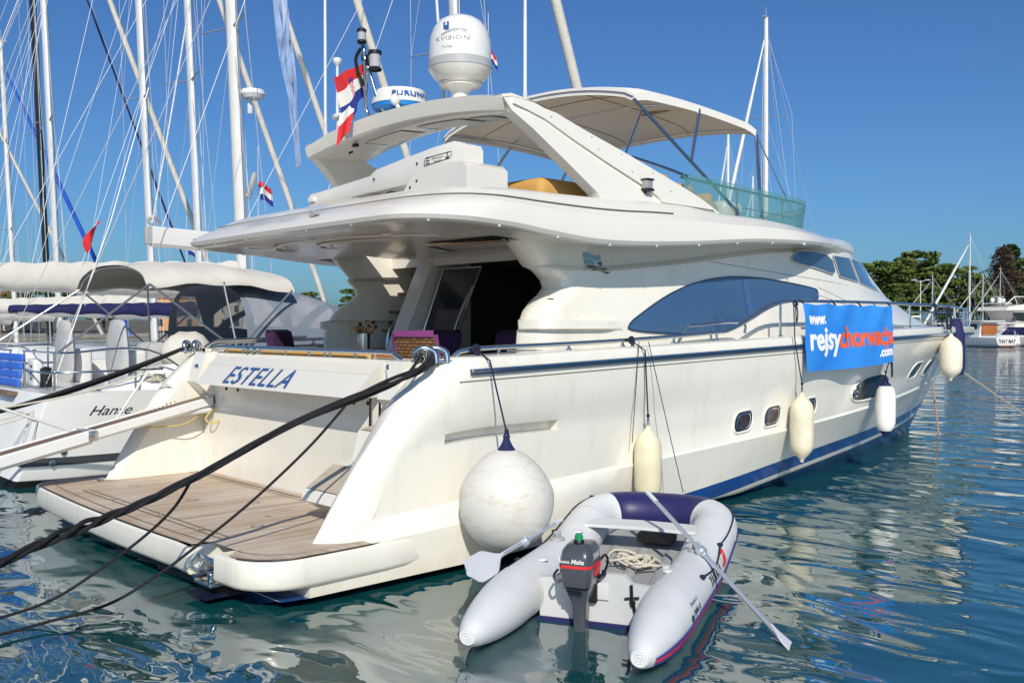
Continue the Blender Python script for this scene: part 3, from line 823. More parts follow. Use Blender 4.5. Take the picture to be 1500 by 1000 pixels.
def fwd(x, yv, W):      # the moulding closes onto the deckhouse towards the wheelhouse front
    if x < 8.0: return yv
    h = house_y(x, zfb(x)+.01); k = smooth01((x-8.0)/3.2); f = min(1.0, (W-1.0)/1.5)
    tgt = min(h*f + .035*(W > 2.5), h+.035)
    return yv*(1-k)+tgt*k if yv > 0 else 0
mb = MB()
RW = {}
for sgn in (-1, 1):
    rows = []
    for xa, W, xf, rc, cb, zf in FR:
        rows.append([Vector((x, sgn*fwd(x, yv, W), zf(x))) for x, yv in ucurve(xa, W, xf, rc, cb)])
    RW[sgn] = rows
    mb.grid(rows)
def span(ra, rb):      # deck between the two halves
    mb.grid([[a.lerp(b, t/24) for t in range(25)] for a, b in zip(ra, rb)])
    hole = [q for q in range(len(mb.f)) if len(mb.f[q]) == 4 and (lambda c: abs(c.z-3.46) < .03 and 4.05 < c.x < 5.25 and 1.2 < c.y < 2.1)(sum((Vector(mb.v[v]) for v in mb.f[q]), Vector())/4)]
    hs_q = set(hole); mb.f, mb.m = [f for q, f in enumerate(mb.f) if q not in hs_q], [m for q, m in enumerate(mb.m) if q not in hs_q]
span(RW[-1][-1], RW[1][-1])
# soffit stops at the saloon bulkhead
sa = [p for p in RW[-1][0] if p.x < 4.7]; sb = [p for p in RW[1][0] if p.x < 4.7]
# port stair hatch is left open in the soffit (x 3.7-4.6, y 1.2-2.1)
mb.grid([[Vector((a.x, -abs(a.y)*(1-t)+(min(abs(a.y), 1.15))*t, a.z)) for t in (0, .2, .4, .6, .8, 1)] for a in sa])
mb.grid([[Vector((a.x, min(abs(a.y), 1.15)*(1-t)+abs(a.y)*t, a.z)) for t in (0, .5, 1)] for a in sa if a.x < 3.75])
# brow roof
mb2 = MB(); 
fb = mb.build('flybridge', M_white, Y, smooth=32)
mb = MB()
rows = []
for k in range(24):
    x = 9.3+(11.7-9.3)*k/23
    t = max(0, (x-8.6)/(12.0-8.6)); yv = fwd(x, 2.36*(1-min(1, t)**2.5), 2.36)-.03
    rows.append([Vector((x, -yv+2*yv*j/12, ztop(x)-.01+.15*smooth01((x-9.3)/.8)*(1-smooth01((x-10.2)/1.5))*(1-(2*j/12-1)**2))) for j in range(13)])
mb.grid(rows); mb.build('brow', M_white, fb)
# groove line round the coaming, panel groove aft, drain lights along the lower edge
mb = MB()
for sgn in (-1, 1):
    pts = [Vector((x, sgn*(yv+.003), .28*zfb(x)+.72*ztop(x)+.01)) for x, yv in ucurve(2.03, 2.52, 12.7, .72, .05) if x < 5.6]
    mb.tube(pts, .0065, 5)
mb.build('coaming_groove', M_groove, fb)
mb = MB()
for sgn in (-1, 1):
    cu = ucurve(1.76, 2.585, 13.1, .64, .03)
    for k in (4, 9, 17, 23, 27, 31, 35, 39, 43, 47, 51):
        x, yv = cu[k]; mb.sphere((x, sgn*yv, zfb(x)+.008), .016, 8)
mb.build('drip_light', mat('lamp_white', (.85, .83, .78), .2), fb)
mb = MB()
# recessed nav light in the aft fascia and maker's lettering
mb.prism([(-.75, 3.44), (-.62, 3.50), (-.60, 3.415)], 'x', 1.79, 1.86)
mb.build('fascia_light', M_grey2, fb)
mb = MB()
def fas(u, v):   # port half of the aft fascia
    zz = 3.415+v; return Vector((1.768+(zz-3.40)*1.70-.035, .76-u, zz+.004))
text_on(mb, 'FERRETTI680', 1.05, fas, height=.062, shear=.3, spacing=1.6)
mb.build('fascia_lettering', mat('lettering_faint', (.22, .25, .32), .3), fb, smooth=0, recalc=False)
# underside mouldings
mb = MB()
def oval(cx, cy, a, b2, z, r=.014, squash=.5):
    mb.tube([(cx+a*cos(t), cy+b2*sin(t), z) for t in [2*pi*i/48 for i in range(49)]], r, 8, caps=False, flat=squash)
oval(2.95, .3, .62, 1.55, 3.262, .02); oval(2.95, .3, .50, 1.40, 3.264, .012)
oval(3.0, .2, .34, .8, 3.262, .03); oval(3.0, .2, .22, .6, 3.262, .012)
oval(2.4, 1.5, .16, .28, 3.266, .015)
for cx, cy in ((2.5, -1.0), (2.6, 1.3), (3.6, 1.3), (3.6, -.6), (2.35, .3)):
    mb.lathe([(.0, .0), (.035, -.004), (.05, -.012), (.06, 0)], (cx, cy, 3.266), 16)
mb.build('soffit_moulding', M_white, fb)
# sliding roof hatch over the saloon door (dark, with steel tracks)
mb = MB()
mb.add([(3.25, -1.9, 3.215), (4.62, -1.9, 3.20), (4.62, -.1, 3.215), (3.25, -.75, 3.225)], [(0, 1, 2, 3)], 0)
for a, b_ in (((3.22, -.72, 3.205), (3.36, -1.95, 3.19)), ((3.3, -.70, 3.205), (3.44, -1.95, 3.19)), ((3.25, -.72, 3.20), (4.62, -.08, 3.20))): mb.tube([a, b_], .014, 6, 1)
mb.build('roof_hatch', [M_glassd, M_steel], fb, smooth=0)

# ---------------------------------------------------------------- saloon bulkhead, door, stairs
mb = MB()
mb.box((4.66, -1.78, 2.2), (.06, .36, 2.1)); mb.box((4.66, .55, 3.18), (.06, 3.4, .16))
# slanted stringer wall beside the stair
mb.prism([(4.05, 1.16), (4.05, 1.95), (4.62, 3.16), (5.3, 3.16), (5.3, 1.16)], 'y', .86, 1.18)
mb.box((5.28, 1.7, 2.3), (.06, 1.0, 2.6))
mb.build('saloon_bulkhead', M_white, Y, smooth=20)
mb = MB(); mb.prism([(4.48, 2.12), (4.72, 3.06), (4.72, 2.12)], 'y', .10, .12)
mb = MB()
mb.add([(4.36, .80, 2.08), (4.36, .08, 2.08), (4.70, -.06, 3.05), (4.70, .72, 3.05)], [(0, 1, 2, 3)])
gd = mb.build('glass_door', M_glassd, Y, smooth=0)
mb = MB()
fr = [(4.355, .80, 2.08), (4.355, .08, 2.08), (4.695, -.06, 3.05), (4.695, .72, 3.05)]
mb.tube([fr[0], fr[1], fr[2], fr[3], fr[0]], .016, 6); mb.tube([(4.33, .12, 2.1), (4.45, .04, 2.5), (4.6, .0, 2.8)], .018, 8)
mb.build('door_frame', M_steel, gd)
mb = MB()
for k, (x, z) in enumerate(((4.98, 3.02), (4.83, 2.75), (4.69, 2.48), (4.55, 2.21), (4.38, 1.94), (4.2, 1.68))):
    mb.box((x+.1, 1.56, z), (.26, .76, .035), bev=.006)
mb.build('stair_tread', M_tread, Y, split=True)
mb = MB()
mb.tube(spline([(4.12, 1.22, 1.5), (4.12, 1.22, 2.15), (4.35, 1.22, 2.45), (4.72, 1.22, 3.02), (4.85, 1.22, 3.1)], 6), .018, 8)
mb.build('stair_rail', M_steel, Y)
# saloon interior: walls, sideboard, screen, blinds
mb = MB()
mb.add([(4.7, -1.75, 1.16), (8.5, -1.75, 1.16), (8.5, -1.75, 3.15), (4.7, -1.75, 3.15)], [(0, 1, 2, 3)], 0)
mb.add([(4.7, 2.0, 1.16), (8.5, 2.0, 1.16), (8.5, 2.0, 3.15), (4.7, 2.0, 3.15)], [(0, 1, 2, 3)], 0)
mb.add([(8.5, -1.75, 1.16), (8.5, 2.0, 1.16), (8.5, 2.0, 3.15), (8.5, -1.75, 3.15)], [(0, 1, 2, 3)], 0)
mb.add([(4.7, -1.75, 3.15), (8.5, -1.75, 3.15), (8.5, 2.0, 3.15), (4.7, 2.0, 3.15)], [(0, 1, 2, 3)], 0)
mb.add([(4.7, -1.75, 1.17), (8.5, -1.75, 1.17), (8.5, 2.0, 1.17), (4.7, 2.0, 1.17)], [(0, 1, 2, 3)], 1)
mb.box((6.4, .9, 1.5), (.5, 2.0, .7), 1, bev=.02); mb.box((6.6, .55, 2.35), (.05, 1.0, .62), 2, bev=.01)
mb.box((7.4, .2, 2.62), (.04, 2.4, .05), 3); mb.box((7.4, .2, 2.5), (.04, 2.4, .05), 3); mb.box((7.4, .2, 2.74), (.04, 2.4, .03), 3)
mb.box((5.7, -1.1, 1.55), (.8, .7, .7), 4, bev=.12)
mb.build('saloon_interior', [M_dark, mat('dark_walnut', (.05, .022, .012), .35, vary=.4, vscale=5), M_black, mat('blind_grey', (.16, .15, .14), .7), M_purple], Y, smooth=30)

# ---------------------------------------------------------------- radar arch
def crown(yv): return .16*(1-(abs(yv)/1.95)**2)
mb = MB()
prof = [(3.30, 4.73), (3.315, 4.66), (3.34, 4.57), (3.40, 4.545), (3.60, 4.55), (3.98, 4.575), (4.10, 4.59), (4.30, 4.65), (4.12, 4.70), (3.8, 4.755), (3.45, 4.765)]
rows = []
for j in range(25):
    yv = -1.98+3.96*j/24
    e = smooth01((abs(yv)-1.35)/.63)   # sweep back towards the legs
    rows.append([Vector((x+.0*e, yv, z+crown(yv)-(.03*e if z > 4.6 else .0))) for x, z in prof])
mb.grid(rows, close=True)
def leg_y(q, off=0): return 1.90 + .40*max(0, (4.72-q[1]))/1.02 + off
lego = [(3.30, 4.73), (3.45, 4.765), (3.72, 4.735), (4.05, 4.64), (4.49, 4.49), (5.0, 4.335), (5.5, 4.17), (6.0, 4.0), (6.35, 3.87), (6.75, 3.70), (6.75, 3.60), (4.45, 3.60), (4.40, 3.76), (4.05, 4.06), (3.64, 4.40), (3.40, 4.56)]
for sgn in (-1, 1):
    mb.prism([q for q in lego], 'y', lambda q, s=sgn: s*leg_y(q, .06), lambda q, s=sgn: s*leg_y(q, -.10))
ar = mb.build('radar_arch', M_white, Y, smooth=35)
bandp = [(3.62, 4.70), (4.05, 4.635), (4.49, 4.485), (5.0, 4.33), (5.5, 4.165), (6.0, 3.995), (6.35, 3.865), (6.6, 3.74), (5.52, 3.74), (5.48, 3.80), (5.3, 3.90), (4.7, 4.14), (4.2, 4.36), (3.85, 4.53), (3.6, 4.60), (3.42, 4.64), (3.45, 4.72)]
for sgn in (-1, 1):      # raised band on the outer face leaving a sunken panel behind it
    mb = MB(); mb.prism(bandp, 'y', lambda q, s=sgn: s*leg_y(q, .10), lambda q, s=sgn: s*leg_y(q, .05))
    af = mb.build('arch_fairing', M_white, ar, smooth=35)
    mb = MB()
    for q in ((3.95, 4.57), (4.55, 4.42), (4.6, 4.28), (5.0, 4.27), (5.1, 4.07), (5.5, 4.1), (5.75, 3.9)): mb.sphere((q[0], sgn*leg_y(q, .101), q[1]), .012, 8)
    mb.build('screw', M_grey2, af)
mb = MB()
for y0, y1 in ((.2, 1.0), (-.95, -.1), (-1.5, -1.05)): 
    rows = [[Vector((3.60, yv, 4.549+crown(yv))), Vector((3.97, yv, 4.573+crown(yv)))] for yv in (y0, (y0+y1)/2, y1)]
    mb.grid(rows)
mb.v = [(a, b, c-.006) for a, b, c in mb.v]
mb.build('arch_panel', mat('panel_tan', (.74, .69, .60), .3), ar, smooth=0)
mb = MB()
for y0 in (.2, 1.0, -.1, -.95, -1.05, -1.5): mb.tube([(3.60, y0, 4.542+crown(y0)), (3.97, y0, 4.566+crown(y0))], .003, 5)
mb.box((3.47, 1.02, 4.62), (.05, .08, .04)); mb.tube([(3.42, 1.02, 4.53), (3.36, 1.0, 4.50)], .015, 6)
mb.build('arch_fitting', M_black, ar, split=True)
# spot light on the arch leg
mb = MB()
p = Vector((5.35, -2.14, 3.98))
sx_, sy_, sz_ = 5.28, -2.33, 3.93
mb.box((sx_, sy_, sz_), (.11, .10, .11), 1, bev=.01); mb.box((sx_, sy_, sz_+.06), (.13, .13, .02), 0, bev=.006); mb.box((sx_, sy_, sz_-.06), (.13, .13, .03), 0, bev=.006)
mb.tube([(sx_, sy_+.02, sz_-.07), (sx_-.02, sy_+.05, sz_-.16), (sx_, sy_+.14, sz_-.14)], .018, 6, 0)
mb.build('navigation_light', [M_black, mat('lens', (.7, .72, .72), .05, trans=.6)], ar)
# ---- satellite dome
dx, dy, dz = 3.66, -.86, 4.93
mb = MB()
DK = .84
dk = lambda L: [(r*DK, z*DK) for r, z in L]
mb.lathe(dk([(.12, -.12), (.12, .02), (.13, .06), (.17, .10), (.27, .13), (.275, .16), (.30, .165), (.27, .18), (.36, .24), (.43, .34), (.44, .36)]), (dx, dy, dz+.02), 40, 0)
mb.lathe(dk([(.436, .36), (.445, .37), (.445, .47), (.436, .48)]), (dx, dy, dz+.02), 40, 1)
mb.lathe(dk([(.432, .48), (.43, .70), (.415, .80), (.375, .92), (.30, 1.02), (.20, 1.08), (.10, 1.105), (0, 1.11)]), (dx, dy, dz+.02), 40, 2)
dome = mb.build('satellite_dome', [M_white, mat('dome_grey', (.40, .41, .42), .4), M_paint], ar, smooth=40)
mb = MB()
def dom(a0, z0, rr=.433*DK):
    def fn(u, v): a = a0+u/rr; return Vector((dx+(rr+.002)*cos(a), dy+(rr+.002)*sin(a), dz+.02+(z0-.02)*DK+v))
    return fn
# faces the camera: azimuth from dome to camera
ac = atan2(-9.44-dy, -3.57-dx)
text_on(mb, 'KVISION', .42, dom(ac-.85, .69), 0, height=.045, shear=.1, spacing=1.1)
text_on(mb, 'TV-M4', .13, dom(ac-.62, .575), 1, height=.035, shear=.3)
f_ = dom(ac-.45, .885)
mb.add([f_(a, b) for a, b in ((-.035, -.02), (.005, -.04), (.035, -.03), (.035, .04), (-.035, .035))], [(0, 1, 2, 3, 4)], 2)
mb.add([(lambda q: q+Vector((cos(ac)*.002, sin(ac)*.002, 0)))(f_(a, b)) for a, b in ((-.012, 0), (.012, .0), (.012, .03), (-.012, .03))], [(0, 1, 2, 3)], 3)
f_ = dom(ac-.62, .70)
mb.tube([f_(.30*t, .055+.055*sin(t*pi*.75)) for t in [i/12 for i in range(13)]], .005, 5, 0)
mb.build('dome_lettering', [M_textg, M_textg, M_text, M_paint], dome, smooth=0, recalc=False)
# ---- radar drum
rx, ry, rz = 3.70, .36, 4.92
mb = MB()
mb.lathe([(q*1.15, z) for q, z in [(.0, -.02), (.22, 0), (.30, .05), (.31, .10)]], (rx, ry, rz+.03), 32, 1)
mb.lathe([(q*1.15, z) for q, z in [(.315, .10), (.31, .14), (.285, .24), (.27, .275), (.22, .29), (0, .295)]], (rx, ry, rz+.03), 32, 0)
for a in range(5): mb.tube([(rx+.14*cos(a*1.26), ry+.14*sin(a*1.26), rz+.05), (rx+.14*cos(a*1.26), ry+.14*sin(a*1.26), rz-.06)], .035, 10, 0)
mb.box((rx-.2, ry+.1, rz-.03), (.1, .1, .07), 0, bev=.01)
rd = mb.build('radar_drum', [M_paint, mat('radar_blue', (.02, .22, .60), .35)], ar, smooth=40)
mb = MB()
ac = atan2(-9.44-ry, -3.57-rx)
def rdf(u, v): a = ac-.30+u/.3; r_ = .368-.030*v/.08; return Vector((rx+r_*cos(a), ry+r_*sin(a), rz+.19+v))
text_on(mb, 'FURUNO', .44, rdf, height=.062, bold=.03, spacing=1.1)
mb.build('radar_lettering', M_text, rd, smooth=0, recalc=False)
# ---- masthead light bracket, horn, antennas
mb = MB()
mb.tube(spline([(3.42, .82, 4.86), (3.42, .98, 4.83), (3.40, 1.1, 4.95), (3.30, .98, 5.45), (3.27, .95, 5.62), (3.30, 1.0, 5.68)], 6), .024, 10, 0)
mb.tube(spline([(3.50, .55, 4.89), (3.46, .72, 4.86), (3.40, .80, 4.95), (3.30, .93, 5.45), (3.27, .99, 5.62)], 6), .024, 10, 0)
mb.tube([(3.27, .98, 5.50), (3.27, .98, 5.72)], .02, 8, 1)
mb.lathe([(.05, 0), (.06, .01), (.06, .03), (.045, .04)], (3.27, 1.0, 5.72), 14, 1)
mb.lathe([(.05, .04), (.05, .14)], (3.27, 1.0, 5.72), 14, 2); mb.lathe([(.06, .14), (.06, .17), (.03, .19), (0, .19)], (3.27, 1.0, 5.72), 14, 1)
mb.lathe([(.085, 0), (.09, .02), (.07, .04)], (3.34, .82, 5.36), 14, 1); mb.lathe([(.07, .04), (.07, .20)], (3.34, .82, 5.36), 14, 2)
mb.lathe([(.085, .20), (.085, .24), (0, .25)], (3.34, .82, 5.36), 14, 1); mb.box((3.32, .90, 5.50), (.10, .08, .14), 1, bev=.02)
mb.tube(spline([(3.27, 1.02, 5.66), (3.25, 1.1, 5.55), (3.26, 1.08, 5.4), (3.28, 1.04, 5.3), (3.3, 1.03, 5.2)], 6), .022, 8, 1)
mb.v = [(a, b-.42, c+.08) for a, b, c in mb.v]
mb.build('light_mast', [M_steel, M_black, mat('lens2', (.55, .57, .58), .08, trans=.3)], ar)
mb = MB()
mb.sphere((3.40, .06, 5.03), (.07, .045, .07), 14, 0); mb.tube([(3.42, .06, 4.98), (3.48, .03, 4.88)], .025, 8, 0); mb.box((3.5, 0, 4.89), (.14, .10, .03), 0, bev=.01)
mb.build('horn', M_paint, ar)
mb = MB()
mb.lathe([(0, .0), (.15, .0), (.155, .02), (.13, .05), (0, .055)], (3.46, 1.28, 5.0), 20, 0); mb.tube([(3.46, 1.28, 4.82), (3.46, 1.28, 5.01)], .10, 14, 0)
mb.build('gps_antenna', M_paint, ar)
for (ax, ay, z0, z1, top) in ((3.42, 1.66, 4.80, 8.2, 0), (3.48, 1.46, 4.84, 5.78, 1), (3.95, -.22, 4.86, 6.42, 1), (3.98, -1.62, 4.80, 6.9, 0)):
    mb = MB(); lean = .10 if top and ay < 0 else 0
    P_ = lambda t: Vector((ax - lean*(z1-z0)*t*.9, ay, z0+(z1-z0)*t))
    mb.tube([P_(-.03), P_(.06)], .026, 8, 1); mb.tube([P_(.05), P_(.45)], .020, 8, 0); mb.tube([P_(.45), P_(1)], [.019, .012 if not top else .017], 8, 0)
    if top: mb.lathe([(.02, -.05), (.05, -.01), (.062, .02), (.055, .05), (0, .06)], P_(1), 14, 0)
    mb.build('antenna', [M_paint, M_alu], ar)

# ---------------------------------------------------------------- canvas bimini over the flybridge
def bim(s, t):   # s 0 aft..1 fwd, t -1 stbd..1 port
    x = 5.62 + 2.74*s + .05*(1-t*t)*(1 if s > .5 else -1)
    z = 5.20 - .07*s + .05*sin(pi*s) + .24*(1-abs(t)**2.3)*(1-.35*s)
    r_ = 0.0
    if s < .12: z -= (.12-s)**1.5*1.2
    if s > .93: z -= (s-.93)*.7
    return Vector((x, t*1.84, z-r_ - .03*max(0, abs(t)-.93)/.07))
mb = MB()
top = [[bim(s/20, -1+2*t/28)+Vector((0, 0, .025)) for t in range(29)] for s in range(21)]
bot = [[bim(s/20, -1+2*t/28)*1.0-Vector((0, 0, .012)) for t in range(29)] for s in range(21)]
mb.grid(top, 0); mb.grid(bot, 1)
edge = lambda g: [g[0][i] for i in range(29)] + [g[i][-1] for i in range(1, 21)] + [g[-1][i] for i in range(27, -1, -1)] + [g[i][0] for i in range(19, -1, -1)]
mb.grid([edge(top), [p+Vector((0, 0, -.06)) for p in edge(bot)]], 0)
bm_o = mb.build('bimini_canopy', [mat('canopy_white', (.78, .75, .70), .8, vary=.05, vscale=2), M_canvasd], Y, smooth=50, recalc=False)
mb = MB()
for s in (.0, .5, 1.0):
    mb.tube([bim(s, -1+2*t/28)-Vector((0, 0, .022)) for t in range(29)], .013, 8)
for t in (-.97, .97): mb.tube([bim(s/20, t)-Vector((0, 0, .03)) for s in range(21)], .018, 8)
for sgn in (-1, 1):
    A = bim(.0, sgn)-Vector((0, 0, .04)); Bm = bim(.5, sgn)-Vector((0, 0, .04)); F = bim(1, sgn)-Vector((0, 0, .05))
    foot = Vector((7.35, sgn*2.25, 3.74)); foot2 = Vector((7.9, sgn*2.22, 3.74))
    mb.tube([A, foot], .022, 8); mb.tube([F, foot2], .026, 8)
    k = A.lerp(foot, .52); mb.tube([Bm, k], .022, 8)
    mb.tube([A.lerp(foot, .08), Vector((5.15, sgn*2.1, 4.28))], .012, 8)
    mb.tube([F, Vector((9.0, sgn*2.15, 3.75))], .009, 6)
mb.build('bimini_frame', M_steel, bm_o)
mb = MB()
for t in (-.35, .33):
    mb.tube([bim(s/20, t)-Vector((0, 0, .017)) for s in range(21)], .006, 5)
mb.tube([bim(.27, -1+2*t/28)-Vector((0, 0, .017)) for t in range(29)], .006, 5)
mb.box(bim(.62, -.45)-Vector((0, 0, .03)), (.06, .5, .02))
mb.build('canopy_seam', mat('seam_brown', (.32, .26, .19), .9), bm_o)

# ---------------------------------------------------------------- flybridge glass screen, rails, seats
def gl(t, off=0.0):     # plan of the screen: t -1..1 round the front
    a = abs(t); s = 1 if t > 0 else -1
    L1 = 2.6      # straight side
    tot = L1+2.35
    d = (1-a)*tot
    # from the front centre (a=0) to the side end (a=1)
    d = a*tot
    if d > 2.35: x = 8.75-(d-2.35); yv = 2.20
    else:
        q = d/2.35; yv = 2.20*sin(q*pi/2)**.75 if q > 0 else 0; x = 8.75+1.25*cos(q*pi/2)**1.0
    return x, s*(yv+off)
GLT = [-1+2*i/80 for i in range(81)]
mb = MB(); 
lo = []; hi = []
for t in GLT:
    x, yv = gl(t); fx = smooth01((x-8.3)/1.5)
    zt_ = cinterp(x, [(6.1, 4.19), (7, 4.17), (8, 4.14), (9, 4.11), (10, 4.08)])
    lo.append(Vector((x, yv, ztop(x)-.01))); hi.append(Vector((x+.10*fx, yv*(1+.02*fx), zt_)))
mb.grid([lo, [a.lerp(b, .5) for a, b in zip(lo, hi)], hi])
gs_o = mb.build('wind_screen', M_glassg, fb, smooth=60)
mb = MB()
mb.tube([p+Vector((0, (-.03 if p.y > 0 else .03), -.06)) for p in hi], .018, 8)
mb.tube([a.lerp(b, .40)+Vector((0, (-.10 if a.y > 0 else .10), 0)) for a, b in zip(lo, hi)][12:69], .010, 6)
for i in list(range(1, 80, 9)) + [79]:
    q = Vector((0, -.04 if lo[i].y > 0 else .04, 0))
    mb.tube([lo[i]+q, hi[i]+q-Vector((0, 0, .05))], .014, 8); mb.tube([lo[i]+q*1.8+Vector((.05, 0, 0)), hi[i]+q*1.8+Vector((.05, 0, -.1))], .011, 8)
    for h_ in (.3, .75): mb.sphere(lo[i].lerp(hi[i], h_)+q*.5, .022, 8)
for sgn in (-1, 1):
    mb.tube(spline([(5.35, sgn*2.05, 4.30), (5.9, sgn*2.14, 4.215), (6.25, sgn*2.19, 4.15)], 5), .020, 8)
mb.build('screen_rail', M_steel, gs_o)
mb = MB()
mb.tube([p for p in lo], .012, 6); mb.build('screen_seal', mat('seal_cream', (.62, .58, .40), .6), gs_o)
mb = MB()
mb.box((6.75, -1.25, 3.98), (.75, .95, .42), bev=.12); mb.box((6.45, -1.25, 4.12), (.24, .95, .30), bev=.10, rot=Matrix.Rotation(R(-14), 3, 'Y'))
mb.box((7.55, -1.15, 3.92), (.62, .85, .26), bev=.10); mb.box((7.75, -1.1, 4.04), (.18, .8, .26), bev=.08, rot=Matrix.Rotation(R(30), 3, 'Y'))
mb.box((4.75, -1.2, 3.78), (1.5, 1.3, .36), bev=.10); mb.box((5.2, -.2, 3.78), (.9, .5, .2), bev=.07)
mb.build('sun_cushion', M_cushy, fb, split=True)
mb = MB(); mb.box((8.35, -.9, 3.85), (.5, 1.2, .5), bev=.1); mb.box((7.1, -1.25, 3.8), (.16, .5, .06), 1, bev=.02)
mb.tube([(8.05, -.95, 4.08), (8.0, -.95, 4.02)], .16, 16, 1)
mb.build('helm_console', [M_white, M_black], fb)

# ---------------------------------------------------------------- tender crane on the aft flybridge
mb = MB()
mb.box((3.15, -1.62, 3.60), (.55, .62, .32), bev=.06)
mb.prism([(-1.93, 3.70), (-1.93, 3.92), (-1.86, 3.985), (-1.4, 4.01), (-1.0, 3.92), (-.85, 3.76), (-.9, 3.70)], 'x', 2.84, 3.42)
mb.build('crane_base', M_white, Y, smooth=45, bevel=0)
def crane_arm():
    mb = MB(); prof = []
    st = [(-1.75, 4.05, .14, .13), (-1.55, 4.08, .17, .14), (-1.2, 4.06, .17, .14), (-.6, 4.02, .15, .135), (-.1, 3.985, .13, .13), (.05, 3.96, .10, .11), (1.0, 3.915, .085, .10), (1.38, 3.90, .08, .10)]
    rows = []
    for yv, z, hh, ww in st:
        rows.append([Vector((3.10+ww*a, yv, z+hh*b)) for a, b in ((-1, -.8), (-.9, -1), (.9, -1), (1, -.8), (1, .7), (.75, 1), (-.75, 1), (-1, .7))])
    mb.grid(rows, close=True); n = len(rows)
    mb.add(rows[0], [tuple(range(8))]); mb.add(rows[-1], [tuple(range(8))])
    return mb
cr = crane_arm().build('crane_arm', M_white, Y, smooth=45)
mb = MB()
mb.box((2.985, 1.30, 3.90), (.03, .14, .06), 0, bev=.005); mb.tube([(3.02, 1.36, 3.87), (3.02, 1.42, 3.78), (3.02, 1.25, 3.76)], .016, 6, 0)
mb.tube([(3.05, 1.3, 3.80), (3.05, .85, 3.76)], .02, 6, 0)
mb.box((3.1, .35, 3.75), (.16, .10, .16), 0, bev=.01); mb.box((3.1, .1, 3.76), (.12, .16, .08), 1, bev=.01); mb.tube([(3.05, -.1, 3.80), (3.05, -.32, 3.84), (3.05, -.45, 3.82)], .010, 6, 1)
mb.box((3.1, -.02, 3.74), (.16, .08, .14), 0)
mb.build('crane_fitting', [M_white, M_black], cr, split=True)
mb = MB()
for q in ((-.95, 4.08), (-.12, 4.0), (-1.1, 3.86), (-.98, 3.80)): mb.sphere((2.955 if q[1] > 3.9 else 2.835, q[0], q[1]), .014, 8)
# maker's plate with an anchor
def cp(u, v): return Vector((2.9575, -1.08-u, 4.035+v+.006*u))
mb.tube([cp(a, b) for a, b in ((0, .0), (.44, .03), (.47, .06), (.46, .10), (.03, .085), (0, .05), (0, 0))], .004, 5)
text_on(mb, 'Besenzoni', .20, lambda u, v: cp(.13+u, .055+v), height=.022)
text_on(mb, 'G300', .14, lambda u, v: cp(.16+u, .02+v), height=.018)
for d in (0, .03, .06): mb.tube([cp(.03, .02+d), cp(.06, .025+d), (cp(.09, .025+d))], .006, 5)
mb.tube([cp(.40, .03), cp(.40, .09)], .006, 5); mb.tube([cp(.37, .055), cp(.38, .04), cp(.40, .03), cp(.42, .045), cp(.43, .06)], .006, 5)
mb.build('crane_plate', M_textk, cr, recalc=False)
# ---------------------------------------------------------------- yacht: portholes, deck rails
def rrect(w_, h_, r, n=5):
    pts = []
    for cx, cy, a0 in ((w_/2-r, h_/2-r, 0), (-w_/2+r, h_/2-r, 90), (-w_/2+r, -h_/2+r, 180), (w_/2-r, -h_/2+r, 270)):
        for k in range(n+1): a = R(a0+90*k/n); pts.append((cx+r*cos(a), cy+r*sin(a)))
    return pts
def porthole(x, z, w_=.40, h_=.25, slope=.03, sg=-1):
    def P(q, off): v = side(x+q[0], z+q[1]+slope*q[0]/.2*.5, off); return Vector((v.x, -sg*v.y if False else (v.y if sg < 0 else -v.y), v.z))
    o = rrect(w_, h_, .11)
    fr = MB()
    L = [[P((a*k, b*k), off) for a, b in o] for k, off in ((1.22, -.004), (1.20, .012), (1.10, .018), (1.02, .010), (.98, -.002))]
    for r in L: r.append(r[0])
    fr.grid(L, 0)
    f_ = fr.build('porthole_frame', M_gel, Y, smooth=60)
    g = MB(); g.add([P((a*.99, b*.99), .002) for a, b in o], [tuple(range(len(o)))], 0)
    c = [(a*.82, b*.82) for a, b in o]; c2 = [(a*.70, b*.70) for a, b in o]
    g.grid([[P(q, .004) for q in c+[c[0]]], [P(q, .010) for q in c2+[c2[0]]]], 1)
    g.add([P((a*.68, b*.68), .006) for a, b in o], [tuple(range(len(o)))], 2)
    g.build('porthole_glass', [M_glassd, M_steel, mat('porthole_pane', (.075, .055, .07), .06, spec=.8, vary=.6, vscale=7)], f_, smooth=30)
for sg in (-1, 1):
    for x, z in ((6.93, 1.06), (7.62, 1.085), (8.62, 1.135)): porthole(x, z, sg=sg)
    for x, z in ((12.95, 1.50), (13.95, 1.53)): porthole(x, z, .50, .26, sg=sg)
    # large almond window amidships
    al = [(9.98, 1.20), (10.0, 1.31), (10.12, 1.42), (10.4, 1.50), (10.8, 1.53), (11.2, 1.52), (11.5, 1.44), (11.62, 1.33), (11.5, 1.22), (11.2, 1.15), (10.6, 1.12), (10.15, 1.13)]
    def P2(a, b, off, sg=sg): v = side(a, b, off); return Vector((v.x, v.y if sg < 0 else -v.y, v.z))
    alm = smooth_poly(al, 2)
    vv, ff, dn = polyfill(alm, .09)
    m_ = MB(); m_.add([P2(a, b, .006) for a, b in vv], ff); 
    wnd = m_.build('hull_window', M_glassd, Y)
    m_ = MB(); m_.tube([P2(a, b, .006) for a, b in dn+[dn[0]]], .018, 8, caps=False); m_.build('window_rim', M_gel, wnd)
    m_ = MB(); m_.tube([P2(10.17+.10*cos(t), 1.30+.085*sin(t), .014) for t in [2*pi*i/24 for i in range(25)]], .018, 8, caps=False); m_.build('opening_port', M_steel, wnd)

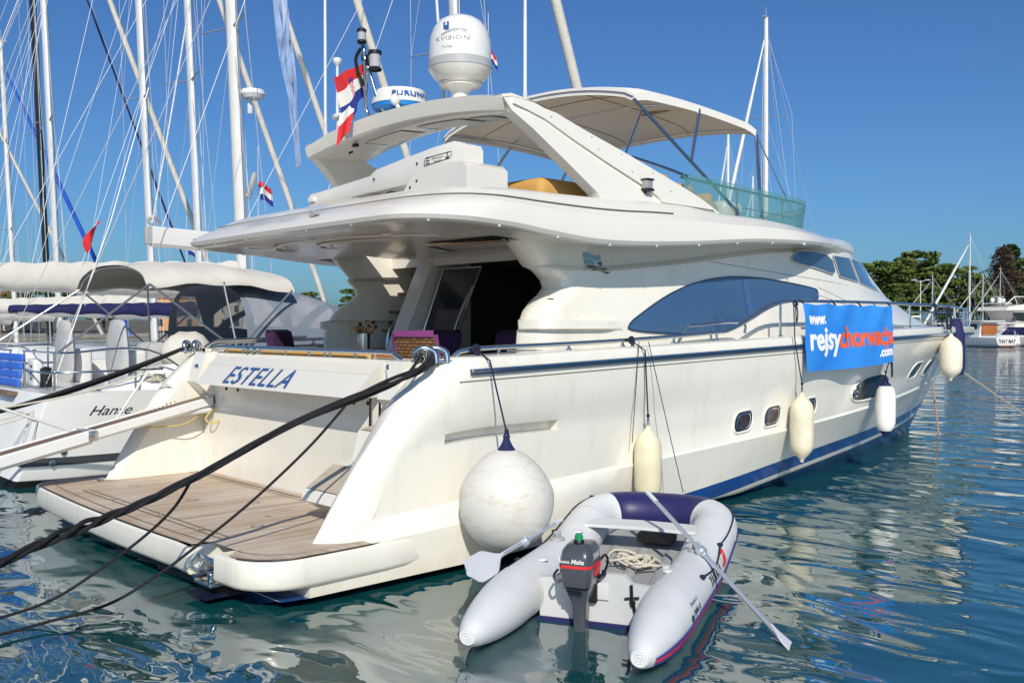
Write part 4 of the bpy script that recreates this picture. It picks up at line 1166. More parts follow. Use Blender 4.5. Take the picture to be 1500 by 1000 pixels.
def rail_z(x): return cinterp(x, [(2.3, 2.055), (4.6, 2.115), (6.5, 2.20), (6.75, 2.23), (7.6, 2.55), (7.85, 2.60), (8.2, 2.62), (11, 2.64), (15, 2.64), (20.6, 2.60)])
def rail_y(x): return max(.0, rowy(HR[17], min(x, 20.25)) - .02)
for sg in (-1, 1):
    mb = MB()
    xs_ = [2.42+.2*i for i in range(41)] + [10.6+(20.2-10.6)*(1-(1-i/40)**1.4) for i in range(41)]
    mb.tube([(2.16, sg*2.5, 1.96), (2.24, sg*2.52, 2.03)] + [(x, sg*rail_y(x), rail_z(x)) for x in xs_], .024, 10)
    mb.build('deck_rail', M_steel, Y)
    for x in (2.75, 3.75, 4.62, 5.55, 6.3, 6.42, 7.9, 9.2, 10.7, 12.2, 13.7, 15.2, 16.6, 17.8, 18.8, 19.6):
        mb = MB(); lean = .1 if x > 15 else 0
        mb.tube([(x-lean, sg*rail_y(x-lean), zs(x)+.13), (x, sg*rail_y(x), rail_z(x))], .017, 8); mb.lathe([(.035, 0), (.03, .012), (.018, .02)], (x-lean, sg*rail_y(x-lean), zs(x)+.14), 12)
        mb.build('rail_post', M_steel, Y)
    mb = MB(); mb.tube([(x, sg*rail_y(x)*.985, (rail_z(x)+zs(x)+.1)/2) for x in [15.2+(20.1-15.2)*i/20 for i in range(21)]], .012, 6); mb.build('middle_rail', M_steel, Y)
    # side deck gate rail and trunk grab rail
    mb = MB(); mb.tube(spline([(5.75, sg*2.42, 2.05), (5.95, sg*2.42, 2.26), (6.1, sg*2.42, 2.29), (7.1, sg*2.42, 2.32), (7.2, sg*2.42, 2.18)], 6), .018, 8); mb.build('gate_rail', M_steel, Y)
    mb = MB(); mb.tube([house(x, 2.30-.012*(x-9), .07)*1 if sg < 0 else Vector((lambda v: (v.x, -v.y, v.z))(house(x, 2.30-.012*(x-9), .07))) for x in [9.0+.4*i for i in range(18)]], .014, 8); mb.build('grab_rail', M_steel, Y)
mb = MB(); mb.tube([(20.2, -.25*1.0, 2.60), (20.45, 0, 2.60), (20.2, .25, 2.60)], .024, 8); mb.tube([(19.9, -.4, 2.6), (20.0, -.25, 2.15)], .018, 8); mb.build('pulpit', M_steel, Y)
mb = MB(); mb.box((20.05, 0, 2.2), (.9, .34, .06), bev=.02); mb.tube([(19.7, 0, 2.27), (20.45, 0, 2.2)], .03, 8); mb.build('anchor_roller', M_steel, Y)

# ================================================================ SETTING: water, shores
def at(right, ahead):   # metres to the right of / ahead of the quay where the camera stands, as ground coordinates
    th = R(46.79); return Vector((-3.57+right*sin(th)+ahead*cos(th), -9.44-right*cos(th)+ahead*sin(th), 0))
def water_mat():
    m = bpy.data.materials.new('harbour_water'); m.use_nodes = True
    t = m.node_tree; b = t.nodes['Principled BSDF']; N = t.nodes.new; L = t.links.new
    b.inputs['Base Color'].default_value = (0.003, 0.030, 0.034, 1); b.inputs['Roughness'].default_value = 0.015; b.inputs['IOR'].default_value = 2.3
    b.inputs['Specular IOR Level'].default_value = 1.0
    tc = N('ShaderNodeTexCoord')
    def noise_(scale, det, sx, sy, rot, dist=0.0):
        mp = N('ShaderNodeMapping'); mp.inputs['Scale'].default_value = (sx, sy, 1); mp.inputs['Rotation'].default_value = (0, 0, R(rot)); L(tc.outputs['Object'], mp.inputs[0])
        n = N('ShaderNodeTexNoise'); n.inputs['Scale'].default_value = scale; n.inputs['Detail'].default_value = det; n.inputs['Roughness'].default_value = .45; n.inputs['Distortion'].default_value = dist
        L(mp.outputs[0], n.inputs[0]); return n.outputs[0]
    def mul(a, k):
        x = N('ShaderNodeMath'); x.operation = 'MULTIPLY'; L(a, x.inputs[0]); x.inputs[1].default_value = k; return x.outputs[0]
    def add(a, c):
        x = N('ShaderNodeMath'); x.operation = 'ADD'; L(a, x.inputs[0]); L(c, x.inputs[1]); return x.outputs[0]
    # view-ahead axis is stretched: ripples lie roughly across the line from the quay
    big = noise_(0.55, 1.0, 1.0, .55, -43, .6)
    mid = noise_(1.7, 1.5, 1.0, .5, -52, .8)
    fine = noise_(5.5, 2.0, 1.0, .45, -38, .4)
    h = add(add(mul(big, .12), mul(mid, .058)), mul(fine, .0042))
    bp = N('ShaderNodeBump'); bp.inputs['Strength'].default_value = 1.0; bp.inputs['Distance'].default_value = 1.0
    L(h, bp.inputs['Height']); L(bp.outputs[0], b.inputs['Normal'])
    n3 = noise_(.35, 2, 1, 1, 0); mx = N('ShaderNodeMix'); mx.data_type = 'RGBA'
    mx.inputs[6].default_value = (.003, .045, .047, 1); mx.inputs[7].default_value = (.005, .080, .088, 1); L(n3, mx.inputs[0]); L(mx.outputs[2], b.inputs['Base Color'])
    return m
mb = MB(); mb.add([(-400, -400, 0), (700, -400, 0), (700, 700, 0), (-400, 700, 0)], [(0, 1, 2, 3)])
mb.build('water', water_mat(), None, kind='structure', smooth=0)
M_quay = mat('quay_concrete', (.36, .34, .31), .9, vary=.3, vscale=3, bump=.3, bscale=8)
mb = MB(); mb.box((-18.1, 5, -.4), (30, 90, 2.0), bev=.04); mb.build('quay', M_quay, None, kind='structure', smooth=30)
M_shore = mat('shore_ground', (.16, .14, .10), .9, vary=.4, vscale=.4)
M_stone = mat('quay_stone', (.42, .39, .34), .85, vary=.3, vscale=2)
mb = MB()
near = [at(r, a) for r, a in ((-190, 170), (-90, 165), (-30, 175), (20, 170), (38, 135), (60, 126), (95, 122), (160, 118))]
far = [at(r*2.6, 420) for r in (-190, -90, -30, 20, 60, 95, 130, 200)]
rows = [[p+Vector((0, 0, -1)) for p in near], [p+Vector((0, 0, .9)) for p in near], [p.lerp(q, .06)+Vector((0, 0, 1.3)) for p, q in zip(near, far)], [p.lerp(q, .4)+Vector((0, 0, 4)) for p, q in zip(near, far)], [q+Vector((0, 0, 3)) for q in far]]
mb.grid(rows); mb.build('shore', M_shore, None, kind='structure', smooth=30)

# ---- trees
def leaf_mat(name, c1, c2):
    return mat(name, c1, .7, col2=c2, vscale=.9, spec=.2, detail=3)
M_pine = leaf_mat('pine_needles', (.055, .105, .022), (.15, .185, .05))
M_pine2 = leaf_mat('cedar_needles', (.024, .062, .024), (.06, .11, .045))
M_dead = leaf_mat('dry_needles', (.10, .055, .042), (.055, .038, .030))
M_bark = mat('bark', (.10, .075, .055), .9, vary=.4, vscale=3)
TREE = {}
def leaf_cloud(mb, c, rad, n, size, rng, flat=.6):
    for _ in range(n):
        d = Vector((rng.gauss(0, 1), rng.gauss(0, 1), rng.gauss(0, 1))).normalized()*(rng.random()**.45)
        p = Vector(c)+Vector((d.x*rad, d.y*rad, d.z*rad*flat))
        a = Vector((rng.gauss(0, 1), rng.gauss(0, 1), rng.gauss(0, .5))).normalized()
        u = a.cross(Vector((rng.gauss(0, 1), rng.gauss(0, 1), rng.gauss(0, 1)))).normalized()
        s = size*(.6+.8*rng.random())
        mb.add([p-a*s-u*s*.25, p-a*s*.2+u*s*.35, p+a*s, p-a*s*.1-u*s*.5], [(0, 1, 2, 3)])
def tree(kind, pos, h, label, cat='tree', group=None, seed=1, sc=(1, 1, 1), rz=0):
    key = (kind, seed)
    root = base(kind, pos, label, cat, group)
    if key not in TREE:
        rng = random.Random(seed); tr = MB(); cr = MB(); H = 10.0
        if kind == 'pine_tree':
            tr.tube([(0, 0, -.5), (.1, .05, 3), (.25, -.1, 6.5), (.2, 0, 9)], [.28, .22, .14, .05], 8)
            for k in range(30):
                z = 2.6+7.2*rng.random(); rr = 3.4*(1-((z-5.0)/5.4)**2)**.5 if abs(z-5.0) < 5.3 else .6
                a = rng.random()*6.28; q = rr*(.35+.65*rng.random()); c = (q*cos(a), q*sin(a), z)
                tr.tube([(.2, 0, max(1.5, z-1.4)), (q*.6*cos(a), q*.6*sin(a), z-.5), c], [.08, .05, .02], 5)
                leaf_cloud(cr, c, .70+.65*rng.random(), 105, .30, rng, .42)
        else:
            tr.tube([(0, 0, -.5), (0, 0, 5), (0, 0, 9.9)], [.24, .13, .03], 8)
            for k in range(46):
                z = 1.6+8.2*(k/45); rr = 2.9*(1-(z-1.2)/9.0)**.85+.15
                for j in range(3):
                    a = k*2.4+j*2.1+rng.random(); q = rr*(.7+.5*rng.random())
                    tr.tube([(0, 0, z), (q*cos(a), q*sin(a), z-.12*q+.12)], [.05, .015], 4)
                    for t in (.45, .75, 1.0):
                        leaf_cloud(cr, (q*t*cos(a), q*t*sin(a), z-.12*q*t), .34*rr*.5+.22, 14 if kind != 'dead_conifer_tree' else 7, .26 if kind != 'dead_conifer_tree' else .15, rng, .35)
        m_ = {'pine_tree': M_pine, 'conifer_tree': M_pine2, 'dead_conifer_tree': M_dead}[kind]
        t_ = tr.build('trunk', M_bark, None, smooth=60); c_ = cr.build('crown', m_, None, smooth=0, recalc=False, weld=0)
        TREE[key] = (t_.data, c_.data); bpy.data.objects.remove(t_); bpy.data.objects.remove(c_)
    for nm_, d in zip(('trunk', 'crown'), TREE[key]):
        o = bpy.data.objects.new(nm_, d); COL.objects.link(o); o.parent = root
    s = h/10.0; root.scale = (s*sc[0], s*sc[1], s); root.rotation_euler.z = rz
    return root
rng = random.Random(5)
TL = []
specs = [(43.5, 150, 10.6), (46.5, 143, 8.2), (49.6, 140, 9.6), (52.6, 141, 10.0), (55.6, 138, 10.4), (58.4, 139, 11.6), (61.4, 138, 10.2), (64.4, 138, 9.2), (67.2, 140, 8.8),
         (51.0, 150, 9.2), (57.0, 150, 10.5), (63.0, 150, 11), (47.8, 137, 6.6), (54.2, 134, 6.8), (59.9, 133, 6.2), (66.0, 133, 6.4), (75.5, 141, 10.4), (79.5, 140, 9.5), (84, 142, 10)]
look = ['tall spreading pine at the left end of the shoreline trees', 'short pine with a gap of sky above it beyond the wheelhouse', 'round topped pine behind the lamp post', 'broad green pine on the far shore right of the lamp post', 'broad pine with a lumpy crown above the white cabin boat', 'tallest green pine, left of the bare sailboat mast', 'pine directly behind the bare sailboat mast', 'lower pine between the bare mast and the brown conifer', 'pine standing in front of the brown conifer',
        'pine crown showing behind the gap right of the lamp post', 'dark pine crown in the second row left of the tallest pine', 'pine crown in the second row behind the bare mast', 'low bushy pine near the water below the lamp post', 'low bushy pine near the water beyond the bow rail', 'low bushy pine beside the foot of the bare mast', 'low bushy pine beside the far flybridge yacht', 'pine right of the dark conifer at the picture edge', 'last pine at the right edge of the shore', 'pine just outside the right edge of the shore']
for i, ((r, a, h), lb) in enumerate(zip(specs, look)):
    p = at(r, a); p.z = 1.2+(a-126)*.035
    tree('pine_tree', p, h, lb, group='pines on the far shore', seed=1+i % 4, sc=(1.05+.3*rng.random(), 1.05+.3*rng.random(), 1), rz=rng.random()*6)
far_l = ['far pine above the sprayhood of the near yacht', 'far pine behind the stern rail of the white yacht', 'far pine behind the cockpit chairs', 'far pine hidden behind the saloon', 'far pine behind the aft pillar', 'far pine behind the side window', 'far pine behind the long window', 'far pine behind the wheelhouse', 'far pine behind the banner', 'far pine left of the shoreline pines']
for i, lb in enumerate(far_l):
    r = -48+9.2*i; p = at(r, 184-abs(i-4)*1.2); p.z = 1.6
    tree('pine_tree', p, 6.2+(i*37 % 5)*.5, lb, group='pines on the far shore', seed=1+i % 4, sc=(1.5, 1.5, 1), rz=i*1.3)
p = at(70.8, 138); p.z = 1.5; tree('dead_conifer_tree', p, 12.4, 'reddish brown dead conifer on the far shore', seed=11, sc=(1.35, 1.35, 1))
p = at(74.0, 142); p.z = 1.6; tree('conifer_tree', p, 12.9, 'dark pointed conifer rising right of the brown dead one', seed=12, sc=(1.2, 1.2, 1))
for i, (r, a, h, lb) in enumerate(((-88, 172, 8, 'far pine seen low between the masts at the left edge'), (-82, 175, 7.5, 'far pine seen right of the black mast'), (-94, 176, 7, 'far pine partly hidden by the first white mast'), (-66, 180, 7, 'far pine above the navy sail cover'), (-76, 178, 6.5, 'smaller far pine right of the black mast'))):
    p = at(r, a); p.z = 1.5; tree('pine_tree', p, h, lb, group='pines on the far shore', seed=1+i % 4, sc=(1.4, 1.4, 1), rz=i)
# lamp post on the quay beyond the bow
p = at(53.4, 125)
lp = base('street_lamp', (p.x, p.y, 1.0), 'grey twin headed lamp post in front of the shoreline pines', 'lamp post')
mb = MB(); mb.tube([(p.x, p.y, .9), (p.x, p.y, 8.3)], [.10, .06], 8); mb.build('pole', M_alu, lp)
for s in (-1, 1):
    q = at(53.4+s*.9, 125); mb = MB(); mb.tube([(p.x, p.y, 8.1), (q.x, q.y, 8.35)], .04, 6); mb.box((q.x, q.y, 8.33), (.7, .5, .16), bev=.05); mb.build('lamp_head', M_alu, lp)
# houses on the left shore
def house_b(pos, w_, d, h, wallc, roofc, label, rz):
    root = base('house', pos, label, 'house', 'houses on the left shore'); root.rotation_euler.z = rz
    def blt(m_, n_, mt, par=root):
        m_.v = [tuple(Vector(v)+Vector(pos)) for v in m_.v]; return m_.build(n_, mt, par, smooth=0)
    m_ = MB(); m_.box((0, 0, h/2), (w_, d, h)); blt(m_, 'wall', mat('wall_'+label[:8], wallc, .9, vary=.1))
    m_ = MB(); m_.prism([(-w_/2-.3, h), (w_/2+.3, h), (0, h+w_*.22)], 'y', -d/2-.3, d/2+.3); blt(m_, 'roof', mat('roof_tile', roofc, .9, vary=.3, vscale=2))
    for k in range(3):
        for l in range(2):
            m_ = MB(); m_.box((-w_/2+w_*(k+.7)/3.4, -d/2-.02, 1.5+l*2.6), (.9, .06, 1.3)); blt(m_, 'window', M_glassd)
for i, (r, a, w_, h, wc, lb) in enumerate(((-63, 182, 9, 6, (.55, .30, .14), 'orange walled house on the left shore behind the cockpit covers'), (-55, 186, 8, 5.5, (.6, .55, .46), 'cream house right of the orange one on the left shore'), (-97, 184, 9, 5.5, (.58, .5, .42), 'tan house at the far left behind the sail covers'))):
    p = at(r, a); p.z = 1.5; house_b(tuple(p), w_, 8, h, wc, (.38, .14, .07), lb, R(-40))
# ================================================================ SAILBOATS
def loft_hull(mb, x0, L, beam, fb, bow_over=.8, stern_w=.82, y=0, mats=(0, 1, 0), draft=.5, bowrise=.25, stern_rake=.25):
    """displacement hull along +x, returns deck edge function"""
    def hb(t, lv):
        wmax = beam/2*(.80+.20*lv)
        if t < .45: e = stern_w+(1-stern_w)*sin(t/.45*pi/2); k = (1 if lv > .3 else .86+.14*lv/.3)
        else: e = (1-((t-.45)/.55)**(2.0+.5*lv)); k = 1
        return max(0.0, wmax*e*k)
    lev = [(-draft, -.6), (.02, .0), (.10, .08), (.17, .16), (.24, .2), (fb*.5, .55), (fb, 1.0)]
    for s in (-1, 1):
        rows = []
        for z, lv in lev:
            xe = x0+L-bow_over*(1-max(0, z)/fb); xs_ = x0+stern_rake*(1-max(0, z)/fb)*(-1)
            r = [Vector((xs_, y, z))]
            for k in range(29):
                t = 1-(1-k/28)**1.25; x = xs_+(xe-xs_)*t; r.append(Vector((x, y+s*hb(t, max(0, lv))*(.75 if lv < 0 else 1), z+(bowrise*t*t if z > .3 else 0))))
            rows.append(r)
        mb.grid(rows, [2, 2, 0, 1, 0, 0])
    return lambda x: hb(max(0, min(1, (x-x0)/L)), 1.0)
def wire(name, a, b, par, r=.006, m=None):
    mb = MB(); mb.tube([a, b], r, 5, caps=False); return mb.build(name, m or M_wire, par, smooth=60)
def sailboat(x0, y, L, beam, mx, mh, mr, label, mm=None, fb=1.25, boomz=2.6, boomx=None, cover=None, foot=None, genoa=None, stripe=None, spr=(.40, .68), rake=2.4, origin=None, head=None, cabin=True, gr=.055, furl_top=.94, group='sailboats moored beyond the yacht', stays=True, sprw=1.25, thick=.26):
    """everything is modelled along +x; head/origin turn and move a boat that lies another way"""
    root = base('sailboat', (x0+L*.4, y, 0), label, 'sailboat', group)
    stripe = stripe or M_navy; mm = mm or M_alu
    mb = MB(); edge = loft_hull(mb, x0, L, beam, fb, y=y)
    mb.build('hull', [M_paint, stripe, M_antif], root, smooth=35)
    mb = MB(); rows = []
    for k in range(21):
        x = x0+L*(k/20)*.995; e = edge(x); rows.append([Vector((x, y-e+2*e*j/6, fb-.02+.25*(k/20)**2+.05*(1-(2*j/6-1)**2))) for j in range(7)])
    mb.grid(rows); mb.build('deck', M_paint, root)
    if cabin:
        mb = MB(); rows = []
        for k in range(15):
            t = k/14; x = x0+L*(.36+.40*t); wv = min(edge(x)*.72, beam*.33)*(1 if k not in (0, 14) else .9); hh = .42*(1-.75*t**2)*(1 if k > 0 else .9)
            zb_ = fb+.25*((x-x0)/L)**2-.05
            rows.append([Vector((x, y+wv*a, zb_+hh*b)) for a, b in ((-1, 0), (-.93, .75), (-.8, 1), (0, 1.12), (.8, 1), (.93, .75), (1, 0))])
        mb.grid(rows); mb.add(rows[0], [tuple(range(7))]); mb.add(rows[-1], [tuple(range(7))]); cb = mb.build('cabin', M_paint, root, smooth=35)
        for s in (-1, 1):
            mb = MB(); mb.box((x0+L*.52, y+s*min(edge(x0+L*.52)*.72, beam*.33)*.985, fb+.24), (L*.14, .05, .14), bev=.03); mb.build('cabin_window', M_glassd, cb)
    ra = lambda z: Vector((mx-(z-fb)*math.tan(R(rake)), y, z))
    mb = MB(); mb.tube([ra(fb), ra(mh*.6), ra(mh)], [mr, mr, mr*.75], 12, flat=.7); mast = mb.build('mast', mm, root)
    mb = MB(); mb.tube([ra(mh), ra(mh)+Vector((0, 0, .5))], .012, 5); mb.box(ra(mh)+Vector((.05, 0, .05)), (.3, .1, .06)); mb.build('masthead', M_grey2, mast)
    bx = boomx if boomx is not None else mx-L*.36
    mb = MB(); mb.tube([(mx-.2, y, boomz), (bx, y, boomz+.08)], .10, 10, flat=.8); mb.build('boom', mm if mm is not M_carbon else M_alu, root)
    if cover:
        mb = MB(); rows = []
        rg = random.Random(int(y*10+x0))
        for k in range(40):
            t = k/39; x = mx-.25+(bx-mx+.1)*t; hh = thick*(1.35-.75*t)*(1+.05*sin(k*1.7)+.05*rg.random()); ww = .15+.07*(1-t)+.015*rg.random()
            rows.append([Vector((x, y+ww*a, boomz+.10+.02*sin(k*.9)*(b < 0)+hh*b)) for a, b in ((0, -.75), (-.75, -.55), (-1, 0), (-.85, .7), (-.3, 1.25), (0, 1.4), (.3, 1.25), (.85, .7), (1, 0), (.75, -.55))])
        mb.grid(rows, close=True); mb.add(rows[0], [tuple(range(10))]); mb.add(rows[-1], [tuple(range(10))]); mb.build('sail_cover', cover, root, smooth=60)
    ft = foot if foot is not None else x0+L-.2
    hd = ra(mh*furl_top); fo = Vector((ft, y, fb+.45))
    wire('stay', ra(mh*.97), Vector((ft, y, fb+.2)), root)
    g = genoa or M_canvas
    mb = MB(); n = 16
    mb.tube([fo.lerp(hd, .02+.95*k/n) for k in range(n+1)], [gr*(.35+1.1*sin(min(1, (1-k/n)*1.6+.12)*pi/2)) for k in range(n+1)], 10); mb.build('furled_sail', g, root)
    for f in spr:
        z = fb+(mh-fb)*f; w_ = sprw*(1-.45*f)
        for s in (-1, 1):
            mb = MB(); mb.tube([ra(z), ra(z)+Vector((-.22, s*w_, .05))], [.035, .022], 6, flat=.5); mb.build('spreader', M_grey2, root)
    for s in (-1, 1):
        pts = [Vector((mx-.15, y+s*beam*.42, fb+.1))]+[ra(fb+(mh-fb)*f)+Vector((-.22, s*sprw*(1-.45*f), .05)) for f in spr]+[ra(mh*.96)]
        mb = MB(); mb.tube(pts, .008, 5, caps=False); mb.build('shroud', M_wire, root)
        wire('shroud', Vector((mx-.5, y+s*beam*.40, fb+.1)), ra(fb+(mh-fb)*spr[0]), root)
        wire('shroud', ra(fb+(mh-fb)*spr[0])+Vector((-.22, s*sprw*(1-.45*spr[0]), .05)), ra(fb+(mh-fb)*spr[1]), root)
        wire('backstay', Vector((x0+.2, y+s*beam*.3, fb+.1)), ra(mh*.985), root, .007)
    wire('topping_lift', Vector((bx+.1, y, boomz+.1)), ra(mh*.98), root, .006, M_wirew)
    wire('halyard', Vector((mx+.35, y+.15, fb+.2)), ra(mh*.95), root, .007, M_wirew)
    wire('halyard', Vector((mx-.12, y-.35, fb+.2)), ra(mh*.90)+Vector((.05, -.1, 0)), root, .007, M_wirew)
    wire('lazy_jack', Vector((bx+1.5, y-.1, boomz+.2)), ra(mh*.62), root, .005, M_wirew)
    wire('lazy_jack', Vector((bx+3, y-.1, boomz+.2)), ra(mh*.62), root, .005, M_wirew)
    # stern rail and bow rail
    for s in (-1, 1):
        e0 = edge(x0+.3)*.92
        mb = MB(); mb.tube(spline([(x0+2.2, y+s*edge(x0+2.2)*.95, fb), (x0+1.9, y+s*edge(x0+1.9)*.95, fb+.6), (x0+.4, y+s*e0, fb+.62), (x0+.12, y+s*e0*.5, fb+.62)], 5), .016, 6); mb.build('stern_rail', M_steel, root)
        wire('guard_wire', Vector((x0+1.9, y+s*edge(x0+1.9)*.95, fb+.58)), Vector((x0+L-1.2, y+s*edge(x0+L-1.2)*.9, fb+.75)), root, .005)
    if head is not None:
        o = Vector(origin); root.location = o; root.rotation_euler.z = head
    return root
# ---- the near sailing yacht moored alongside
HY = 6.5
hs_ = sailboat(.75, HY, 14.6, 4.5, 10.0, 20.5, .125, 'near white sailing yacht alongside with a beige bimini and blue panel at its stern', fb=1.35, boomz=3.62, boomx=3.05, stripe=mat('grey_stripe', (.05, .055, .065), .4), foot=16.0, gr=.085, group=None, sprw=1.5, cabin=True, spr=(.36, .62))
hs_['category'] = 'sailing yacht'
for ch in list(hs_.children):
    if ch.name.startswith(('boom', 'cabin', 'stern_rail', 'hull', 'deck')) and not ch.name.startswith('cabin_'): 
        for c2 in list(ch.children): bpy.data.objects.remove(c2)
        bpy.data.objects.remove(ch)
X0 = .75
def hedge(x):     # deck edge half breadth
    t = (x-X0)/14.6; return 2.2*(.86+.14*sin(min(1, t/.4)*pi/2)) if t < .4 else 2.2*(1-((t-.4)/.6)**2.4)
mb = MB()
LV = [(-.4, .60), (.0, .80), (.10, .835), (.13, .845), (.30, .885), (.42, .905), (.85, .96), (1.20, .99), (1.33, 1.0)]
for s in (-1, 1):
    rows = []
    for z, k in LV:
        xs_ = X0-.28+.36*max(0, z)/1.33; xe = 15.35-.5*(1-max(0, z)/1.33)
        r = [Vector((xs_, HY, z)), Vector((xs_, HY+s*hedge(xs_)*(k-.08), z))]
        for i in range(31):
            x = xs_+.03+(xe-xs_-.03)*(1-(1-i/30)**1.2); r.append(Vector((x, HY+s*hedge(x)*(k-.05*(1 if i == 0 else 0)), z+.25*(max(0, x-X0)/14.6)**2*max(0, z))))
        rows.append(r)
    mb.grid(rows, [2, 2, 0, 0, 1, 0, 0, 0])
hh_ = mb.build('hull', [M_paint, mat('grey_stripe', (.05, .055, .065), .4), M_black], hs_, smooth=38)
mb = MB()
rows = [[Vector((x, HY+a*hedge(x)*.99, 1.33+.25*((x-X0)/14.6)**2+.06*(1-a*a)*(x > 4))) for a in (-1, -.6, 0, .6, 1)] for x in [X0+.1+14.3*i/30 for i in range(31)]]
mb.grid(rows); mb.build('deck', M_paint, hs_)
# moulded coaming round the cockpit and coachroof
mb = MB()
for s in (-1, 1):
    rows = []
    for i in range(15):
        x = 1.6+3.6*i/14; hc = .34*smooth01(i/4); yo = hedge(x)*.90
        rows.append([Vector((x, HY+s*yo, 1.32)), Vector((x, HY+s*(yo-.05), 1.33+hc*.8)), Vector((x, HY+s*(yo-.14), 1.35+hc)), Vector((x, HY+s*(yo-.42), 1.35+hc)), Vector((x, HY+s*(yo-.5), 1.3))])
    mb.grid(rows)
rows = []
for i in range(16):
    t = i/15; x = 5.0+6.4*t; wv = 1.35*(1-.5*t*t); hh = .5*(1-.8*t**2)
    rows.append([Vector((x, HY+wv*a, 1.35+hh*b)) for a, b in ((-1, 0), (-.94, .8), (-.8, 1), (0, 1.1), (.8, 1), (.94, .8), (1, 0))])
mb.grid(rows); mb.add(rows[0], [tuple(range(7))])
mb.build('coachroof', M_paint, hs_, smooth=40)
mb = MB(); pr = [(z, y_) for z, y_ in ((.10, 0), (.10, 1), (.16, 1), (.16, -1), (.02, -1), (.02, 0))]
mb.grid([[Vector((9.9+(3.05-9.9)*t, HY+a*.085, 3.60+.20*t+b)) for a, b in ((-1, -.13), (-1, .10), (-.6, .16), (.6, .16), (1, .10), (1, -.13), (.5, -.18), (-.5, -.18))] for t in (0, .5, 1)], close=True)
mb.add([Vector((3.05, HY+a*.085, 3.80+b)) for a, b in ((-1, -.13), (-1, .10), (-.6, .16), (.6, .16), (1, .10), (1, -.13), (.5, -.18), (-.5, -.18))], [tuple(range(8))])
bo = mb.build('boom', M_mastw, hs_, smooth=30)
mb = MB(); text_on(mb, 'SELDEN', .42, lambda u, v: Vector((3.75+u, HY-.087, 3.72+v)), height=.07, spacing=1.1); mb.build('boom_lettering', M_textk, bo, recalc=False)
mb = MB(); mb.box((3.0, HY, 3.80), (.12, .10, .30), bev=.02); mb.tube(spline([(3.06, HY, 3.98), (3.0, HY, 4.06), (3.1, HY-.05, 4.12), (3.2, HY, 4.0)], 5), .03, 8); mb.build('boom_end', M_grey2, bo)
mb = MB(); mb.tube([(3.05, HY-.05, 4.0), (3.35, HY-.2, 6.0), (4.6, HY-.3, 13.5)], .014, 6); mb.build('topping_line', mat('flecked_line', (.45, .45, .47), .8, col2=(.8, .8, .8), vscale=40), hs_)
# script name and outlets on the quarter
def hq(x, z, off=.0):
    k = interp(z, LV); return Vector((x, HY-hedge(x)*k-off, z))
mb = MB(); text_on(mb, 'Hanse', .60, lambda u, v: hq(1.35+u, 1.0+v, .006), height=.14, shear=.55); mb.build('script_name', M_textk, hh_, smooth=0, recalc=False)
mb = MB()
for x, z in ((1.05, .5), (.92, .34)): mb.lathe([(0, .006), (.03, .008), (.05, .0)], hq(x, z, .0), 12, 0, Matrix.Rotation(R(90), 3, 'X'))
mb.build('outlet', M_steel, hh_, split=True)
# transom panels
mb = MB()
for y0, y1, z0, z1 in ((HY-1.35, HY+.55, .38, 1.02), (HY-1.72, HY-1.45, .55, .95)):
    fn = lambda a, b: Vector((X0-.28+.36*b/1.33-.012, a, b))
    mb.tube([fn(a, b) for a, b in ((y0, z0), (y1, z0), (y1, z1), (y0, z1), (y0, z0))], .010, 6)
mb.build('transom_locker', mat('seam_grey', (.42, .42, .42), .6), hh_)
# blue panel hung across the stern and swim ladder wood
mb = MB(); 
for k in range(4): mb.box((.86+.02*k, 7.35, 1.42+.125*k), (.05, 2.5, .12), bev=.02)
mb.build('stern_panel', M_bluec, hs_)
mb = MB(); mb.box((.82, 7.0, 1.27), (.30, 2.0, .05), bev=.01); mb.build('stern_seat', M_tread, hs_)
mb = MB(); mb.box((1.05, 5.95, 1.58), (.14, .30, .40), 0, bev=.03); 
for k in range(3): mb.sphere((.98, 5.90, 1.50+.09*k), .028, 8, 1)
mb.build('life_raft_box', [M_paint, M_black], hs_)
mb = MB(); mb.tube([(1.15, 5.82, 1.36), (1.15, 5.82, 1.6)], .09, 12); mb.sphere((1.15, 5.82, 1.62), (.1, .1, .05), 10); mb.build('winch', M_black, hs_)
# wheels under grey covers
for wx, wy in ((2.1, 5.5), (1.98, 7.5)):
    mb = MB(); rows = []
    for i in range(13):
        t = i/12; a = pi*t
        z = 1.82-.56*cos(a); r_ = .40*sin(a)**.6+.02
        rows.append([Vector((wx+.07*sin(b)*(1+.4*(1-t))+.01*sin(3*b+i), wy+r_*cos(b), z)) for b in [2*pi*j/16 for j in range(16)]])
    mb.grid(rows, close=True); mb.build('wheel_cover', M_grey, hs_)
    mb = MB(); mb.box((wx+.25, wy, 1.6), (.3, .34, .6), bev=.06); mb.build('pedestal', M_paint, hs_)
mb = MB(); mb.sphere((3.1, 5.25, 1.85), (.42, .38, .34), 18); mb.map(lambda p: p+Vector((0, 0, .03*sin(p.x*14)*cos(p.y*11)))); mb.build('covered_locker', M_canvas, hs_)
mb = MB(); mb.box((3.6, 7.2, 1.75), (.9, .8, .5), bev=.15); mb.build('cockpit_table', M_grey, hs_)
